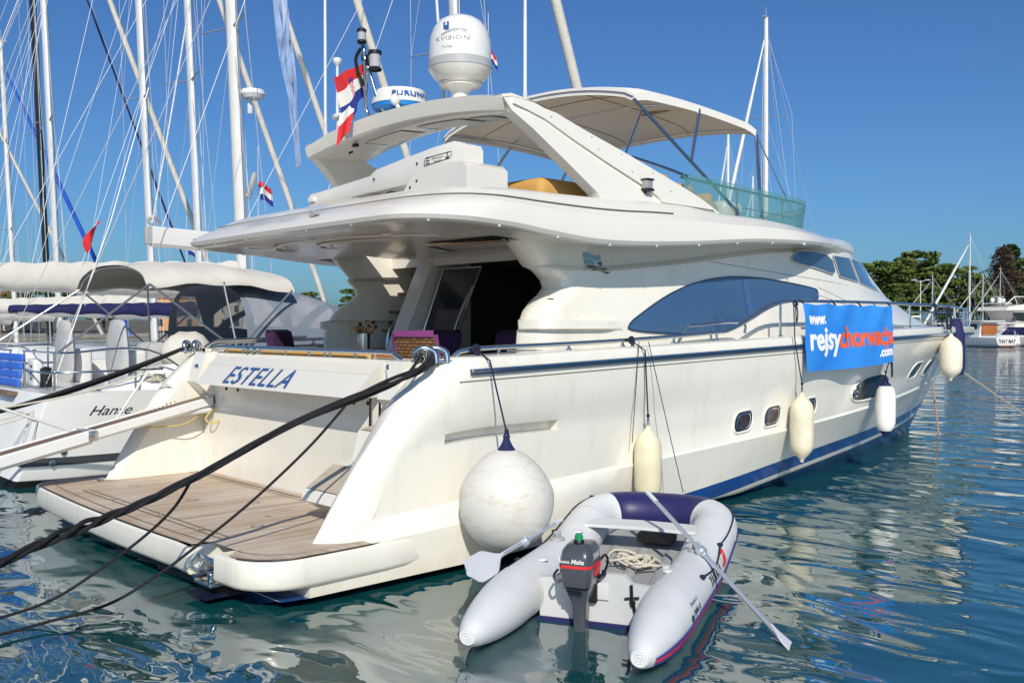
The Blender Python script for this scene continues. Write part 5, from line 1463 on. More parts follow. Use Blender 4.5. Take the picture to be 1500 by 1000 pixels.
# stainless stern rails and bimini frame
def mirror_tubes(name, paths, r=.016):
    for s in (-1, 1):
        for p in paths:
            m_ = MB(); m_.tube(spline([(x, HY+s*y_, z) for x, y_, z in p], 6) if len(p) > 2 else [(x, HY+s*y_, z) for x, y_, z in p], r, 8); m_.build(name, M_steel, hs_)
mirror_tubes('stern_rail', [[(.95, .3, 1.9), (.95, 1.75, 1.9), (1.1, 1.88, 1.9), (2.2, 1.95, 1.92), (3.0, 2.02, 1.38)], [(.95, .35, 1.36), (.95, .35, 1.9)], [(.95, 1.7, 1.36), (.95, 1.7, 1.9)], [(2.0, 1.94, 1.36), (2.0, 1.94, 1.92)], [(.95, .4, 1.62), (.95, 1.75, 1.62), (2.4, 1.97, 1.64)]])
def hb_(s, t):   # bimini surface, s aft..fwd, t starboard..port
    x = 2.35+2.55*s; yv = HY+t*1.5; z = 3.02+.25*(1-abs(t)**2.6)+.10*sin(pi*s)-.03*s
    z -= .10*max(0, abs(t)-.9)/.1
    return Vector((x, yv, z + .012*sin(s*17+t*3)))
mb = MB()
g1 = [[hb_(i/16, -1+2*j/24) for j in range(25)] for i in range(17)]
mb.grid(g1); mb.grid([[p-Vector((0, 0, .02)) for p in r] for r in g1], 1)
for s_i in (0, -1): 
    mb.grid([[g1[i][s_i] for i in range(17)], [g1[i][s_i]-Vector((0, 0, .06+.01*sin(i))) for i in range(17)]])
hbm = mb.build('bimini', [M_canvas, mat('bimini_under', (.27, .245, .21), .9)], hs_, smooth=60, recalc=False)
mb = MB()
for s in (0.02, .5, .98): 
    m_ = MB(); m_.tube([hb_(s, -1+2*j/24)-Vector((0, 0, .03)) for j in range(25)], .016, 8); m_.build('bimini_hoop', M_steel, hbm)
for s in (-1, 1):
    for a, b in (((2.4, 2.92), (3.9, 1.75)), ((4.85, 2.88), (3.6, 1.75)), ((3.6, 3.0), (3.75, 1.75)), ((2.4, 2.92), (.98, 1.9))):
        m_ = MB(); m_.tube([(a[0], HY+s*1.5, a[1]), (b[0], HY+s*(1.75), b[1])], .018, 8); m_.build('bimini_strut', mat('dull_tube', (.36, .37, .39), .38, .8), hbm)
# spray hood / cockpit enclosure in grey blue canvas with clear windows
def sh(s, t):    # s aft..fwd, t -1..1 around the arch
    x = 4.0+3.1*s; top = 1.98+1.02*(1-max(0, s-.15)**2.1*1.1) ; wv = 1.55-.15*s
    a = t*pi/2; yy = HY+wv*(1 if t > 0 else -1)*abs(sin(a))**.62
    return Vector((x, yy, 1.62+(top-1.62)*max(0, cos(a))**.50))
SN, TN = 150, 180
mb = MB()
rows = [[sh(i/SN, -1+2*j/TN) for j in range(TN+1)] for i in range(SN+1)]
k = len(mb.v)
for r in rows: mb.v += [tuple(p) for p in r]
def inwin(s, t):
    a = abs(t)
    A = a > .38 and a < .93
    if not A: return (.60 < s < .96 and a < .30)
    u = (a-.38)/.55
    # three slanted panes in each side
    if .03 < s-.02*u < .22-.12*(1-u) and .12 < u < .86: return True
    if .30-.22*u+.12 < s < .58-.28*u*0 and u < .86 and abs((s-.30)-(1-u)*.34) > .035 and s > .28: return True
    if .64 < s < .93-.1*(1-u) and .10 < u < .84 and abs((s-.64)-u*.18) > .03: return True
    return False
for i in range(SN):
    for j in range(TN):
        n_ = TN+1; mb.f.append((k+i*n_+j, k+i*n_+j+1, k+(i+1)*n_+j+1, k+(i+1)*n_+j)); mb.m.append(1 if inwin((i+.5)/SN, -1+2*(j+.5)/TN) else 0)
mb.build('spray_hood', [M_sprayb, M_vinyl], hs_, smooth=60, recalc=False)
# red pennant on a staff at the stern
fl = base('flag', (1.2, 6.2, 1.9), 'small red flag on a thin white staff at the stern of the near sailing yacht', 'flag')
mb = MB(); mb.tube([(1.35, 6.1, 1.4), (2.25, 6.15, 3.95), (2.9, 6.2, 6.2)], .010, 6); mb.build('staff', M_wirew, fl)
mb = MB(); rows = []
for i in range(9):
    t = i/8; c = Vector((1.92+.17*t*0+.35*(1-t)*.52, 6.12, 3.98-.52*t)); rows.append([c+Vector((-.03-.16*sin(pi*t)*j/4, .04*sin(j+5*t), -.06*j/4)) for j in range(5)])
mb.grid(rows); mb.build('cloth', M_red, fl, recalc=False)

# ---- the row of sailing boats beyond
sailboat(-.2, 10.6, 14.6, 4.3, 6.95, 20.5, .175, 'white sailboat with the thickest mast, a radar on it and a long beige sail cover', fb=1.3, boomz=3.05, boomx=.2, cover=M_canvas, foot=13.6, genoa=M_canvas, mm=M_mastw, thick=.30, gr=.07)
sailboat(.3, 14.8, 13.5, 4.1, 7.9, 20, .125, 'sailboat behind the beige covered one, with a navy blue sail cover', fb=1.25, boomz=2.55, boomx=3.3, cover=M_navyc, foot=14.3, genoa=M_canvas, gr=.06, thick=.14)
sailboat(.6, 19.2, 13.2, 4.1, 8.45, 21, .155, 'sailboat with a silver mast rising behind the boom end of the near yacht', fb=1.25, boomz=2.65, boomx=3.2, cover=M_canvas, foot=15.0, genoa=M_canvas, gr=.065)
sailboat(.0, 23.6, 13.0, 4.1, 7.15, 20.5, .145, 'sailboat whose white mast stands just right of the black mast', fb=1.25, boomz=2.6, boomx=2.2, cover=M_canvas, foot=13.4, genoa=M_canvas, gr=.065)
sailboat(.2, 28.0, 13.5, 4.2, 8.2, 21.5, .16, 'sailboat with the only black mast in the row', fb=1.25, boomz=2.6, boomx=3.2, cover=M_grey, foot=14.6, genoa=M_navyc, mm=M_carbon, gr=.028)
sailboat(.4, 32.4, 12.0, 3.9, 8.3, 13.6, .135, 'sailboat with the short white mast ending low in the sky near the left edge', fb=1.2, boomz=2.5, boomx=3.6, cover=M_canvas, foot=13.0, genoa=mat('bright_blue_cover', (.02, .10, .55), .7), mm=M_mastw, gr=.06)
sailboat(.4, 36.8, 12.5, 4.0, 7.6, 15.5, .13, 'farthest sailboat of the row, cut by the left edge of the picture', fb=1.2, boomz=2.5, boomx=3.2, cover=M_canvas, foot=13.4, gr=.05)
# radar on the thick mast and lit courtesy flags
rr_ = [o for o in bpy.data.objects if o.name.startswith('mast') and o.parent and o.parent.get('label', '').startswith('white sailboat with the thickest')][0]
mb = MB(); q = Vector((7.05, 10.45, 7.52)); mb.lathe([(0, -.11), (.22, -.09), (.28, 0), (.25, .10), (0, .14)], q, 20); mb.box(q+Vector((-.05, .05, -.28)), (.10, .06, .30), bev=.01); mb.build('radar', M_paint, rr_)
mb = MB(); mb.box((6.95, 10.35, 5.45), (.12, .10, .62), bev=.03, rot=Matrix.Rotation(R(18), 3, 'Y')); mb.build('mast_fitting', M_grey2, rr_)
# see-through blue sail tied to the stay of the thick masted boat
sw = base('hanging_sail', (8.3, 10.5, 5), 'translucent pale blue rolled sail hanging beside the thickest mast', 'sail')
mb = MB(); rows = []
for i in range(26):
    t = i/25; z = 14-8.0*t; x = 7.15+1.0*t; ww = .56*sin(pi*min(1, .42+.62*t))+.05
    rows.append([Vector((x+ww*(j/8-.5)+.03*sin(j*2+i*.6), 10.3+.07*sin(j*1.7+i*.5), z)) for j in range(9)])
mb.grid(rows); mb.build('cloth', mat('pale_blue_sail', (.42, .56, .86), .6, alpha=.75, vary=.45, vscale=2, bump=.5, bscale=3), sw, recalc=False)

# ---- sailing boats beyond the bow
def far_sail(right, ahead, heading, L, mh, label, **kw):
    h = Vector(heading).normalized(); th = R(46.79)
    wx = h.x*sin(th)+h.y*cos(th); wy = -h.x*cos(th)+h.y*sin(th)
    p = at(right, ahead) - Vector((wx, wy, 0))*(L*.10)
    return sailboat(0, 0, L, L*.30, L*.5, mh, kw.pop('mr', .12), label, origin=(p.x, p.y, 0), head=atan2(wy, wx), foot=L-.2, **kw)
far_sail(11.9, 45, (-.66, -.75), 12.5, 16.7, 'sailboat seen past the canopy with the tall white mast and two wide spreaders', mr=.135, mm=M_mastw, sprw=1.75, spr=(.40, .70), gr=.06, rake=0, furl_top=.96, genoa=M_mastw)
far_sail(16.0, 71, (-.55, -.83), 11.5, 17.0, 'sailboat with a thin mast ending at the front edge of the canopy', mr=.12, mm=M_mastw, gr=.05, rake=0, genoa=M_mastw, sprw=1.2)
far_sail(19.6, 78, (-.6, -.8), 11.0, 14.5, 'smaller sailboat half hidden by the green wind screen', mr=.10, mm=M_mastw, gr=.05, rake=0, genoa=M_mastw)
far_sail(53.6, 112, (-1, .1), 11.5, 13.0, 'bare masted sailboat in front of the pines beyond the bow', mr=.13, mm=M_mastw, gr=.10, rake=0, genoa=M_mastw, furl_top=.93)
far_sail(57.6, 117, (-1, .2), 10, 8.6, 'sailboat with a short grey mast left of the far flybridge yacht', mr=.11, gr=.04, rake=0)
far_sail(51.0, 116, (-.9, .3), 10, 8.4, 'sailboat with a short thin mast between the lamp post and the bare mast', mr=.09, gr=.03, rake=0)
far_sail(62.3, 122, (-1, .2), 10, 9.6, 'sailboat mast standing in front of the brown conifer', mr=.07, gr=.03, rake=0)

# ---- far motor boats on the right
def motorboat(pos, heading, L, beam, fb, label, build, cat='motor boat', group=None):
    h = Vector(heading).normalized(); th = R(46.79); wx = h.x*sin(th)+h.y*cos(th); wy = -h.x*cos(th)+h.y*sin(th)
    root = base('motor_boat', (pos.x, pos.y, 0), label, cat, group)
    def blt(m_, n_, mt, par=None, **k):
        m_.v = [tuple(Vector(v)+Vector((pos.x, pos.y, 0))) for v in m_.v]; return m_.build(n_, mt, par or root, **k)
    build(blt, L, beam, fb); root.rotation_euler.z = atan2(wy, wx); return root
def mhull(blt, L, beam, fb, m_hull, m_boot):
    mb = MB(); edge = loft_hull(mb, 0, L, beam, fb, bow_over=1.0, stern_w=.92, bowrise=.5, stern_rake=.0)
    return blt(mb, 'hull', [m_hull, m_boot, m_boot], smooth=35), edge
def old_cruiser(blt, L, beam, fb):
    hl, e = mhull(blt, L, beam, fb, M_paint, mat('boot_blue', (.1, .16, .25), .5))
    m_ = MB(); m_.grid([[Vector((x, -e(x)+2*e(x)*j/4, fb+.5*(x/L)**2)) for j in range(5)] for x in [L*i/12*.99 for i in range(13)]]); blt(m_, 'deck', M_paint)
    m_ = MB(); m_.prism([(2.6, fb), (2.4, fb+1.75), (6.4, fb+1.75), (7.3, fb+.9), (7.4, fb)], 'y', -beam*.36, beam*.36); cb = blt(m_, 'cabin', M_wood if False else M_paint, smooth=20)
    m_ = MB(); m_.box((2.36, 0, fb+.9), (.12, beam*.62, 1.2), bev=.02); blt(m_, 'cabin_bulkhead', M_wood)
    m_ = MB(); m_.box((4.2, 0, fb+1.82), (5.0, beam*.9, .12), bev=.04); blt(m_, 'roof', M_paint)
    for s in (-1, 1):
        m_ = MB(); m_.box((4.2, s*beam*.36, fb+1.2), (2.6, .06, .6), bev=.02); blt(m_, 'window', M_glassd)
        m_ = MB(); m_.tube([(.1, s*beam*.4, fb), (-.1, s*beam*.28, fb+.75)], .05, 6); blt(m_, 'davit', M_alu)
    m_ = MB(); m_.tube(spline([(.1, -beam*.42, fb+.05), (.1, -beam*.42, fb+.6), (.1, beam*.42, fb+.6), (.1, beam*.42, fb+.05)], 4), .03, 6); m_.tube([(.1, -1.2, fb+.3), (.1, 1.2, fb+.3)], .02, 6)
    blt(m_, 'stern_rail', M_steel)
    m_ = MB(); text_on(m_, 'THAY MAY', beam*.76, lambda u, v: Vector((-.03, beam*.38-u, .42+v)), height=.46, shear=.2, bold=.02); blt(m_, 'boat_name', mat('gold_letter', (.07, .05, .04), .5), hl, smooth=0, recalc=False)
    m_ = MB(); m_.box((1.2, -beam*.473, .75), (.5, .1, .22), bev=.03); blt(m_, 'porthole', M_black, hl)
    m_ = MB(); m_.box((-.25, 0, .12), (.5, beam*.8, .08), bev=.02); blt(m_, 'bathing_platform', M_wood)
motorboat(at(54.4, 105), (-.36, .93), 10.5, 3.5, 1.05, 'old motor cruiser with its name across the white transom and brown wooden cabin', old_cruiser)
def fly_yacht(blt, L, beam, fb):
    hl, e = mhull(blt, L, beam, fb, M_white, M_navy)
    m_ = MB(); m_.grid([[Vector((x, -e(x)+2*e(x)*j/4, fb+.5*(x/L)**2)) for j in range(5)] for x in [L*i/12*.99 for i in range(13)]]); blt(m_, 'deck', M_white)
    m_ = MB(); m_.prism([(2.2, fb), (2.6, fb+1.2), (2.0, fb+2.2), (7.6, fb+2.3), (9.6, fb+1.5), (11.4, fb+.9), (11.6, fb)], 'y', -beam*.40, beam*.40); blt(m_, 'deckhouse', M_white, smooth=20)
    m_ = MB(); m_.prism([(.6, fb+2.2), (.9, fb+2.65), (3.5, fb+2.95), (7.4, fb+3.1), (8.8, fb+2.55), (9.0, fb+2.3)], 'y', -beam*.45, beam*.45); blt(m_, 'flybridge', M_white, smooth=20)
    for s in (-1, 1):
        m_ = MB(); m_.prism([(1.9, fb+1.0), (2.0, fb+2.0), (5.0, fb+2.0), (4.2, fb+.9)], 'y', s*beam*.402, s*beam*.41); blt(m_, 'window', M_glassd)
        m_ = MB(); m_.prism([(6.4, fb+1.1), (6.9, fb+1.75), (8.6, fb+1.7), (9.2, fb+1.2)], 'y', s*beam*.402, s*beam*.41); blt(m_, 'window', M_glassd)
        m_ = MB(); m_.tube([(5.2, s*beam*.40, fb+2.95), (6.8, s*beam*.40, fb+4.05), (10.2, s*beam*.38, fb+4.05), (8.2, s*beam*.4, fb+2.8)], .07, 6); m_.tube([(6.8, s*beam*.4, fb+4.05), (7.4, s*beam*.4, fb+2.9)], .05, 6); blt(m_, 'screen_frame', M_paint)
        m_ = MB(); m_.tube([(2, s*beam*.46, fb+.8), (14, s*beam*.3, fb+1.2)], .03, 6); blt(m_, 'deck_rail', M_steel)
        m_ = MB(); m_.sphere((5.5, s*beam*.47, fb-.1), (.22, .1, .12), 10); blt(m_, 'porthole', M_black, hl)
    m_ = MB(); m_.box((1.6, 0, fb+3.1), (1.0, beam*.7, .14), bev=.05); m_.tube([(1.6, -.3, fb+3.1), (1.6, -.3, fb+3.8)], .28, 10); m_.sphere((1.6, .7, fb+3.5), .34, 12); m_.sphere((1.9, -.6, fb+3.45), .28, 12); m_.box((1.6, 0, fb+3.9), (.2, 1.6, .08)); blt(m_, 'radar_mast', M_paint)
motorboat(at(58.2, 117), (.93, .38), 17, 4.8, 2.0, 'large white flybridge yacht with dark side windows at the right edge', fly_yacht, 'yacht')
def cabin_boat(blt, L, beam, fb):
    hl, e = mhull(blt, L, beam, fb, M_white, M_navy)
    m_ = MB(); m_.grid([[Vector((x, -e(x)+2*e(x)*j/4, fb+.5*(x/L)**2)) for j in range(5)] for x in [L*i/12*.99 for i in range(13)]]); blt(m_, 'deck', M_white)
    m_ = MB(); m_.prism([(1.5, fb), (1.7, fb+1.45), (5.6, fb+1.5), (6.6, fb+.95), (8.2, fb+.6), (8.3, fb)], 'y', -beam*.36, beam*.36); blt(m_, 'cabin', M_white, smooth=20)
    m_ = MB(); m_.box((3.6, 0, fb+1.55), (5.2, beam*.84, .12), bev=.05); blt(m_, 'roof', M_white)
    for s in (-1, 1):
        m_ = MB(); m_.box((3.4, s*beam*.362, fb+1.0), (3.0, .04, .42), bev=.015); blt(m_, 'window', M_glassd)
    m_ = MB(); m_.tube([(1.2, -1.2, fb+1.5), (.6, -1.2, fb+2.1), (-.2, -1.2, fb+2.15)], .05, 6); m_.tube([(1.2, 1.2, fb+1.5), (.6, 1.2, fb+2.1), (.6, -1.2, fb+2.1)], .05, 6); blt(m_, 'hoop', M_alu)
motorboat(at(19.6, 60.5), (.97, .22), 9.0, 3.2, 1.35, 'white cabin boat with a flat roof seen over the bow rail', cabin_boat)
def grey_cab(blt, L, beam, fb):
    hl, e = mhull(blt, L, beam, fb, M_paint, M_navy)
    m_ = MB(); m_.grid([[Vector((x, -e(x)+2*e(x)*j/4, fb+.4*(x/L)**2)) for j in range(5)] for x in [L*i/12*.99 for i in range(13)]]); blt(m_, 'deck', M_navyc)
    m_ = MB(); m_.prism([(1.5, fb), (1.7, fb+1.2), (5.0, fb+1.2), (6.2, fb)], 'y', -beam*.36, beam*.36); blt(m_, 'canopy', M_navyc, smooth=20)
motorboat(at(61.5, 108), (-.5, .86), 8.5, 3.2, 1.0, 'small boat under a dark blue cover right of the named cruiser', grey_cab)
# ================================================================ FENDERS, BANNER
def fender(kind, x, z0, z1, r, y, top, label, m, ends=None, lug=None, ropem=None):
    """z0..z1 body, hung from the rail point 'top' by a line"""
    t = base('fender', (x, y, z0), label, 'fender', 'fenders hanging along the starboard side')
    mb = MB()
    if kind == 'ball':
        h = z1-z0; prof = []
        for k in range(29):
            a = pi*k/28; zz = (1-cos(a))/2; rr = r*sin(a)**.92
            rr *= 1-.16*smooth01((zz-.55)/.45); prof.append((max(rr, .012), z0+h*zz))
        mb.lathe([(q, zz-z0) for q, zz in prof], (x, y, z0), 40)
        mb.build('body', m, t, smooth=60)
        l = MB(); l.lathe([(.105, h-.055), (.098, h-.03), (.06, h+.02), (.035, h+.07), (.025, h+.11), (0, h+.12)], (x, y, z0), 20); l.tube([(x-.03, y, z0+h+.10), (x, y, z0+h+.17), (x+.03, y, z0+h+.10)], .014, 6)
        l.build('lug', lug or M_navyc, t)
    else:
        h = z1-z0
        prof = [(.0, -.05), (.022, -.05), (.03, -.02), (.045, .0), (r*.6, .05), (r*.88, .11), (r, .19), (r*1.02, h*.5), (r, h-.19), (r*.88, h-.11), (r*.6, h-.05), (.045, h), (.03, h+.02), (.022, h+.05), (0, h+.055)]
        mb.lathe(prof, (x, y, z0), 28); mb.build('body', m, t, smooth=60)
        if lug:
            for zz, sgn in ((0, -1), (h, 1)):
                l = MB(); l.lathe([(r*.62, zz-sgn*.052), (.05, zz+sgn*.004), (.034, zz+sgn*.022), (.026, zz+sgn*.055), (0, zz+sgn*.06)], (x, y, z0), 16); l.build('end_cap', lug, t)
        l = MB(); l.tube([(x-.02, y, z1+.02), (x-.015, y, z1+.10), (x, y, z1+.16), (x+.015, y, z1+.10), (x+.02, y, z1+.02)], .006, 6); l.build('eye', M_ropeb, t)
    rp = ropem or M_ropeb
    l = MB(); T = Vector(top); e = Vector((x, y, z1+.15)); zz_ = zs(T.x)+.10; l.tube([e, Vector((T.x, -(rowy(HR[14], T.x)+.05) if T.z > zz_ else T.y, min(zz_, T.z-.02))), T], .009, 6)
    l.tube([T+Vector((.035*cos(a)*1.2, -.02, .035*sin(a))) for a in [2*pi*i/12 for i in range(13)]], .013, 6)
    l.tube(spline([T+Vector((-.03, -.02, .02)), T+Vector((.02, -.045, -.01)), T+Vector((-.02, -.04, -.05)), T+Vector((.03, -.03, -.03)), T+Vector((.01, -.02, .03))], 4), .013, 6)
    l.tube(spline([T+Vector((0, -.03, 0)), T+Vector((-.03, -.05, -.12)), T+Vector((-.01, -.05, -.26)), T+Vector((.02, -.05, -.14)), T+Vector((.01, -.03, 0))], 5), .009, 6)
    l.sphere(e+Vector((0, 0, .01)), .022, 8)
    l.build('line', rp, t)
    return t
def rp(x): return (x, -rail_y(x)-.025, rail_z(x))
fender('ball', 2.28, .25, 1.17, .43, -3.14, rp(2.42), 'big round weathered white ball fender nearest the stern', M_ball)
fender('cyl', 4.80, .30, 1.12, .15, -2.74, rp(4.72), 'yellowed cylinder fender directly behind the bow of the grey dinghy', M_fend)
fender('cyl', 8.05, .50, 1.34, .155, -2.76, (7.86, -2.74, 2.58), 'stained cream cylinder fender below the aft corner of the banner', mat('fender_stained', (.74, .68, .52), .5, vary=.22, vscale=4))
fender('cyl', 10.82, .60, 1.40, .150, -2.60, (10.72, -2.70, 1.75), 'clean white fender with navy ends below the front corner of the banner', M_fendw, lug=M_navyc)
fender('cyl', 13.75, 1.36, 2.10, .19, -2.40, rp(13.4), 'cream fender hanging high at the bow in front of a navy covered one', mat('fender_cream', (.76, .70, .57), .4, vary=.08))
nf = base('fender', (15.2, -2.0, 1.4), 'navy cloth covered fender at the bow behind the cream one', 'fender', 'fenders hanging along the starboard side')
mb = MB(); mb.lathe([(0, 0), (.14, .02), (.17, .2), (.16, .75), (.10, 1.0), (.03, 1.06), (0, 1.06)], (14.55, -2.16, 1.36), 14); mb.build('body', M_navyc, nf)
mb = MB(); mb.tube([(14.55, -2.16, 2.38), (14.5, -2.15, 2.62)], .010, 6); mb.build('line', M_ropew, nf)
# extra thin lines beside the second fender, and coiled spare line on the rail
for i, (a, b) in enumerate((((4.64, -2.74, 2.1), (4.55, -2.72, 1.0)), ((4.78, -2.76, 2.1), (5.1, -3.0, .42)))):
    mb = MB(); mb.tube(catenary(a, b, .01, 8), .005, 5)
    tag(mb.build('line', M_ropeb, None), ['thin line hanging left of the yellowed fender', 'thin line slanting down from the rail to the dinghy bow'][i], 'rope')
mb = MB()
P0_ = Vector((13.55, -2.40, 2.62))
for d in (0, .05): mb.tube(spline([P0_+Vector((d, -.02, 0)), P0_+Vector((-.10+d, -.04, -.2)), P0_+Vector((-.06+d, -.04, -.38)), P0_+Vector((.06+d, -.04, -.36)), P0_+Vector((.05+d, -.04, -.15)), P0_+Vector((d, -.02, 0))], 5), .012, 6)
tag(mb.build('coiled_line', M_ropeb, None), 'dark line looped over the bow rail above the cream fender', 'rope')

def ban(u, v):     # u 0..1 aft..fwd, v 0 top .. 1 bottom
    x0 = 8.04+.06*v; x1 = 10.66+.06*v; x = x0+(x1-x0)*u
    z = 2.585 - v*(.925-.065*u) - .022*sin(pi*u*4)**2*(1-v) - .02*sin(u*pi)*v
    y = -2.772 - .022*sin(u*9+v*2.5)*(.25+.75*v) - .008*sin(v*7+u*16) - .02*v - .011*sin(u*31+v*6)*(1-v)**2.5 - .003*sin((u-v)*23)
    return Vector((x, y, z))
bt = base('banner', (9.3, -2.75, 2.6), 'bright blue fabric web address banner tied to the side rail', 'banner')
mb = MB(); mb.grid([[ban(i/60, j/24) for j in range(25)] for i in range(61)]); 
M_ban = mat('banner_blue', (.045, .30, .80), .6, col2=(.02, .20, .66), vscale=.55, vary=.1)
mb.build('cloth', M_ban, bt, recalc=False)
def btx(u0, vb):
    def fn(a, b):
        p = ban(u0+a/2.62, vb-b/.90); return p+Vector((0, -.004, 0))
    return fn
mb = MB()
text_on(mb, 'www.', .46, btx(.045, .29), 0, bold=.008, shear=.08, height=.15)
text_on(mb, 'rejsy', .86, btx(.055, .675), 0, bold=.012, height=.30)
text_on(mb, 'chorwacja', 1.62, btx(.375, .655), 1, bold=.012, height=.285)
text_on(mb, '.com', .43, btx(.82, .86), 0, bold=.01, height=.14)
mbq = list(mb.v); nf_ = len(mb.f)
for du, dv in ((.012, 0), (-.012, 0), (0, .010), (0, -.010)): mb.add([(a+du, b-.0008, c+dv) for a, b, c in mbq], mb.f[:nf_]); mb.m[-nf_:] = mb.m[:nf_]
mb.build('banner_lettering', [mat('banner_white', (.80, .82, .85), .6), mat('banner_orange', (.82, .115, .035), .6)], bt, smooth=0, recalc=False)
mb = MB()
for u in (0, .34, .62, .98): mb.tube([ban(u, 0)+Vector((0, .0, -.01)), Vector((ban(u, 0).x, -2.70, 2.64)), ban(u, 0)+Vector((.03, .0, 0))], .007, 5)
mb.build('tie', M_ropeb, bt)
mb = MB(); mb.tube([(10.68, -2.72, 2.62), (10.72, -2.76, 1.62)], .006, 5); mb.build('tie', M_ropeb, bt)

# ================================================================ INFLATABLE DINGHY
DO = Vector((1.17, -4.91, 0)); DA = R(25.8)
def D(u, v, z): return Vector((DO.x+u*cos(DA)-v*sin(DA), DO.y+u*sin(DA)+v*cos(DA), z))
dg_ = base('dinghy', tuple(D(1.6, 0, 0)), 'light grey inflatable dinghy with navy bow tube and red and blue side stripes', 'dinghy')
TR = .205
def cline(t):     # t -1 starboard tip .. 0 bow .. 1 port tip  -> centre point u,v,z,r
    a = abs(t); s = 1 if t > 0 else -1
    if a > .30:
        k = (a-.30)/.70; u = 2.62-2.90*k; v = .60
        r = TR if u > .62 else .058+(TR-.058)*sin(min(1, (u+.28)/.90)*pi/2)**.68
        z = .20+.015*smooth01((u-1.2)/1.4)
        if u < .6: z -= .05*(.6-u)/.88
    else:
        k = a/.30; ang = pi/2*k; e = .72
        u = 2.62+.56*max(0, cos(ang))**e; v = .60*sin(ang)**e if k > 0 else 0; r = TR
        z = .215
    z += .19*smooth01((u-1.7)/1.5)
    return u, s*v, z, r
NT = 150
ts = [-1+2*i/NT for i in range(NT+1)]
def frame(t):
    u, v, z, r = cline(t); e = .004
    u0, v0, z0, _ = cline(max(-1, t-e)); u1, v1, z1, _ = cline(min(1, t+e))
    T = (D(u1, v1, z1)-D(u0, v0, z0)).normalized(); side_ = T.cross(Vector((0, 0, 1))).normalized(); up = side_.cross(T).normalized()
    return D(u, v, z), side_, up, r
def tube_pt(t, ang, off=0.0):   # ang 0 = outward (right of travel starboard->port is outboard), 90 = up
    c, sd_, up, r = frame(t); return c+(sd_*cos(ang)+up*sin(ang))*(r+off)
mb = MB(); rows = []
for t in ts: rows.append([tube_pt(t, 2*pi*j/24) for j in range(24)])
k0 = len(mb.f)
mi = [1 if abs((ts[i]+ts[i+1])/2) < .165 else 0 for i in range(NT)]
mb.grid(rows, mi, close=True); mb.add(rows[0], [tuple(range(24))]); mb.add(rows[-1], [tuple(range(24))])
tb = mb.build('air_tube', [M_hyp, M_hypd], dg_, smooth=60)
mb = MB()
for e in (-1, 1):     # moulded end caps
    c, sd_, up, r = frame(e*.9995); T = (frame(e*.98)[0]-c).normalized()
    for k in range(3): mb.tube([c-T*(.003*k)+(sd_*cos(a)+up*sin(a))*(.050-.018*k) for a in [2*pi*i/20 for i in range(21)]], .005, 6, caps=False)
mb.build('cone_cap', M_hyp, tb)
mb = MB()      # rubbing strake in blue, red and white on both sides
for sgn in (-1, 1):
    tt = [sgn*(.02+.965*i/70) for i in range(71)]
    for mi_, a0, a1 in ((0, -4, -14), (1, -15, -30), (0, -31, -40)):
        mb.grid([[tube_pt(t, R(a0 if True else 0), .006), tube_pt(t, R((a0+a1)/2), .012), tube_pt(t, R(a1), .006)] for t in tt], mi_)
mb.build('strake', [mat('strake_blue', (.03, .06, .33), .5), mat('strake_red', (.62, .03, .05), .5)], tb, recalc=False)
# seam rings
mb = MB()
for e in (-1, 1):
    for t in (.30, .76):
        mb.tube([tube_pt(e*t, 2*pi*j/24, .001) for j in range(25)], .005, 5, caps=False)
mb.build('tube_seam', mat('seam_hyp', (.42, .43, .45), .6), tb)
# lettering on the starboard tube (seen from outside, reading aft to forward)
def ttx(tc0, ang0, dirs=1):
    def fn(a, b):
        t = tc0 + a*(.70/2.90); return tube_pt(t, R(ang0)+b/TR, .004)
    return fn
mb = MB()
text_on(mb, 'YAMAHA', .52, ttx(-.62, 6), 0, bold=.02, height=.085, shear=.05)
text_on(mb, 'YAMAHA', .24, ttx(-.80, 2), 0, bold=.02, height=.045)
text_on(mb, 'Powered by', .22, ttx(-.805, 24), 0, height=.032, shear=.1)
fn = ttx(-.805, 6)
mb.tube([fn(-.035+.022*cos(a), -.005+.02*sin(a)) for a in [2*pi*i/14 for i in range(15)]], .005, 5)
mb.build('tube_lettering', M_textk, tb, smooth=0, recalc=False)
mb = MB(); fn = ttx(-.475, 10); q = rrect(.17, .13, .04)
mb.add([fn(.085+a+.25*b, b+.05) for a, b in q], [tuple(range(len(q)))]); mb.build('red_patch', M_red, tb, smooth=0, recalc=False)
# life lines, handles, oarlocks
for sgn in (-1, 1):
    mb = MB(); pts = []
    for i in range(37):
        t = i/36; tt_ = .20+.46*t; dip = abs(sin(t*pi*2)); pts.append(tube_pt(sgn*tt_, R(50-12*dip-8*t), .010))
    mb.tube(pts, .008, 6)
    for k in (0, 18, 36): mb.sphere(pts[k], (.03, .03, .02), 8)
    mb.build('life_line', M_ropeb, tb)
for sgn in (-1, 1):
    mb = MB(); p = tube_pt(sgn*.52, R(88), .0); mb.lathe([(.07, 0), (.06, .015), (.025, .02), (.022, .06), (0, .065)], p, 14); mb.box(p+Vector((0, 0, .05)), (.06, .05, .04), bev=.01); mb.build('oarlock', M_grey2, tb)
    mb = MB()
    for tq in (.44, .68): mb.lathe([(.05, 0), (.045, .012), (.02, .018), (0, .018)], tube_pt(sgn*tq, R(115), .0), 12)
    mb.lathe([(.045, 0), (.04, .02), (0, .022)], tube_pt(sgn*.61, R(140), .0), 12)
    mb.build('valve', M_hyp, tb)
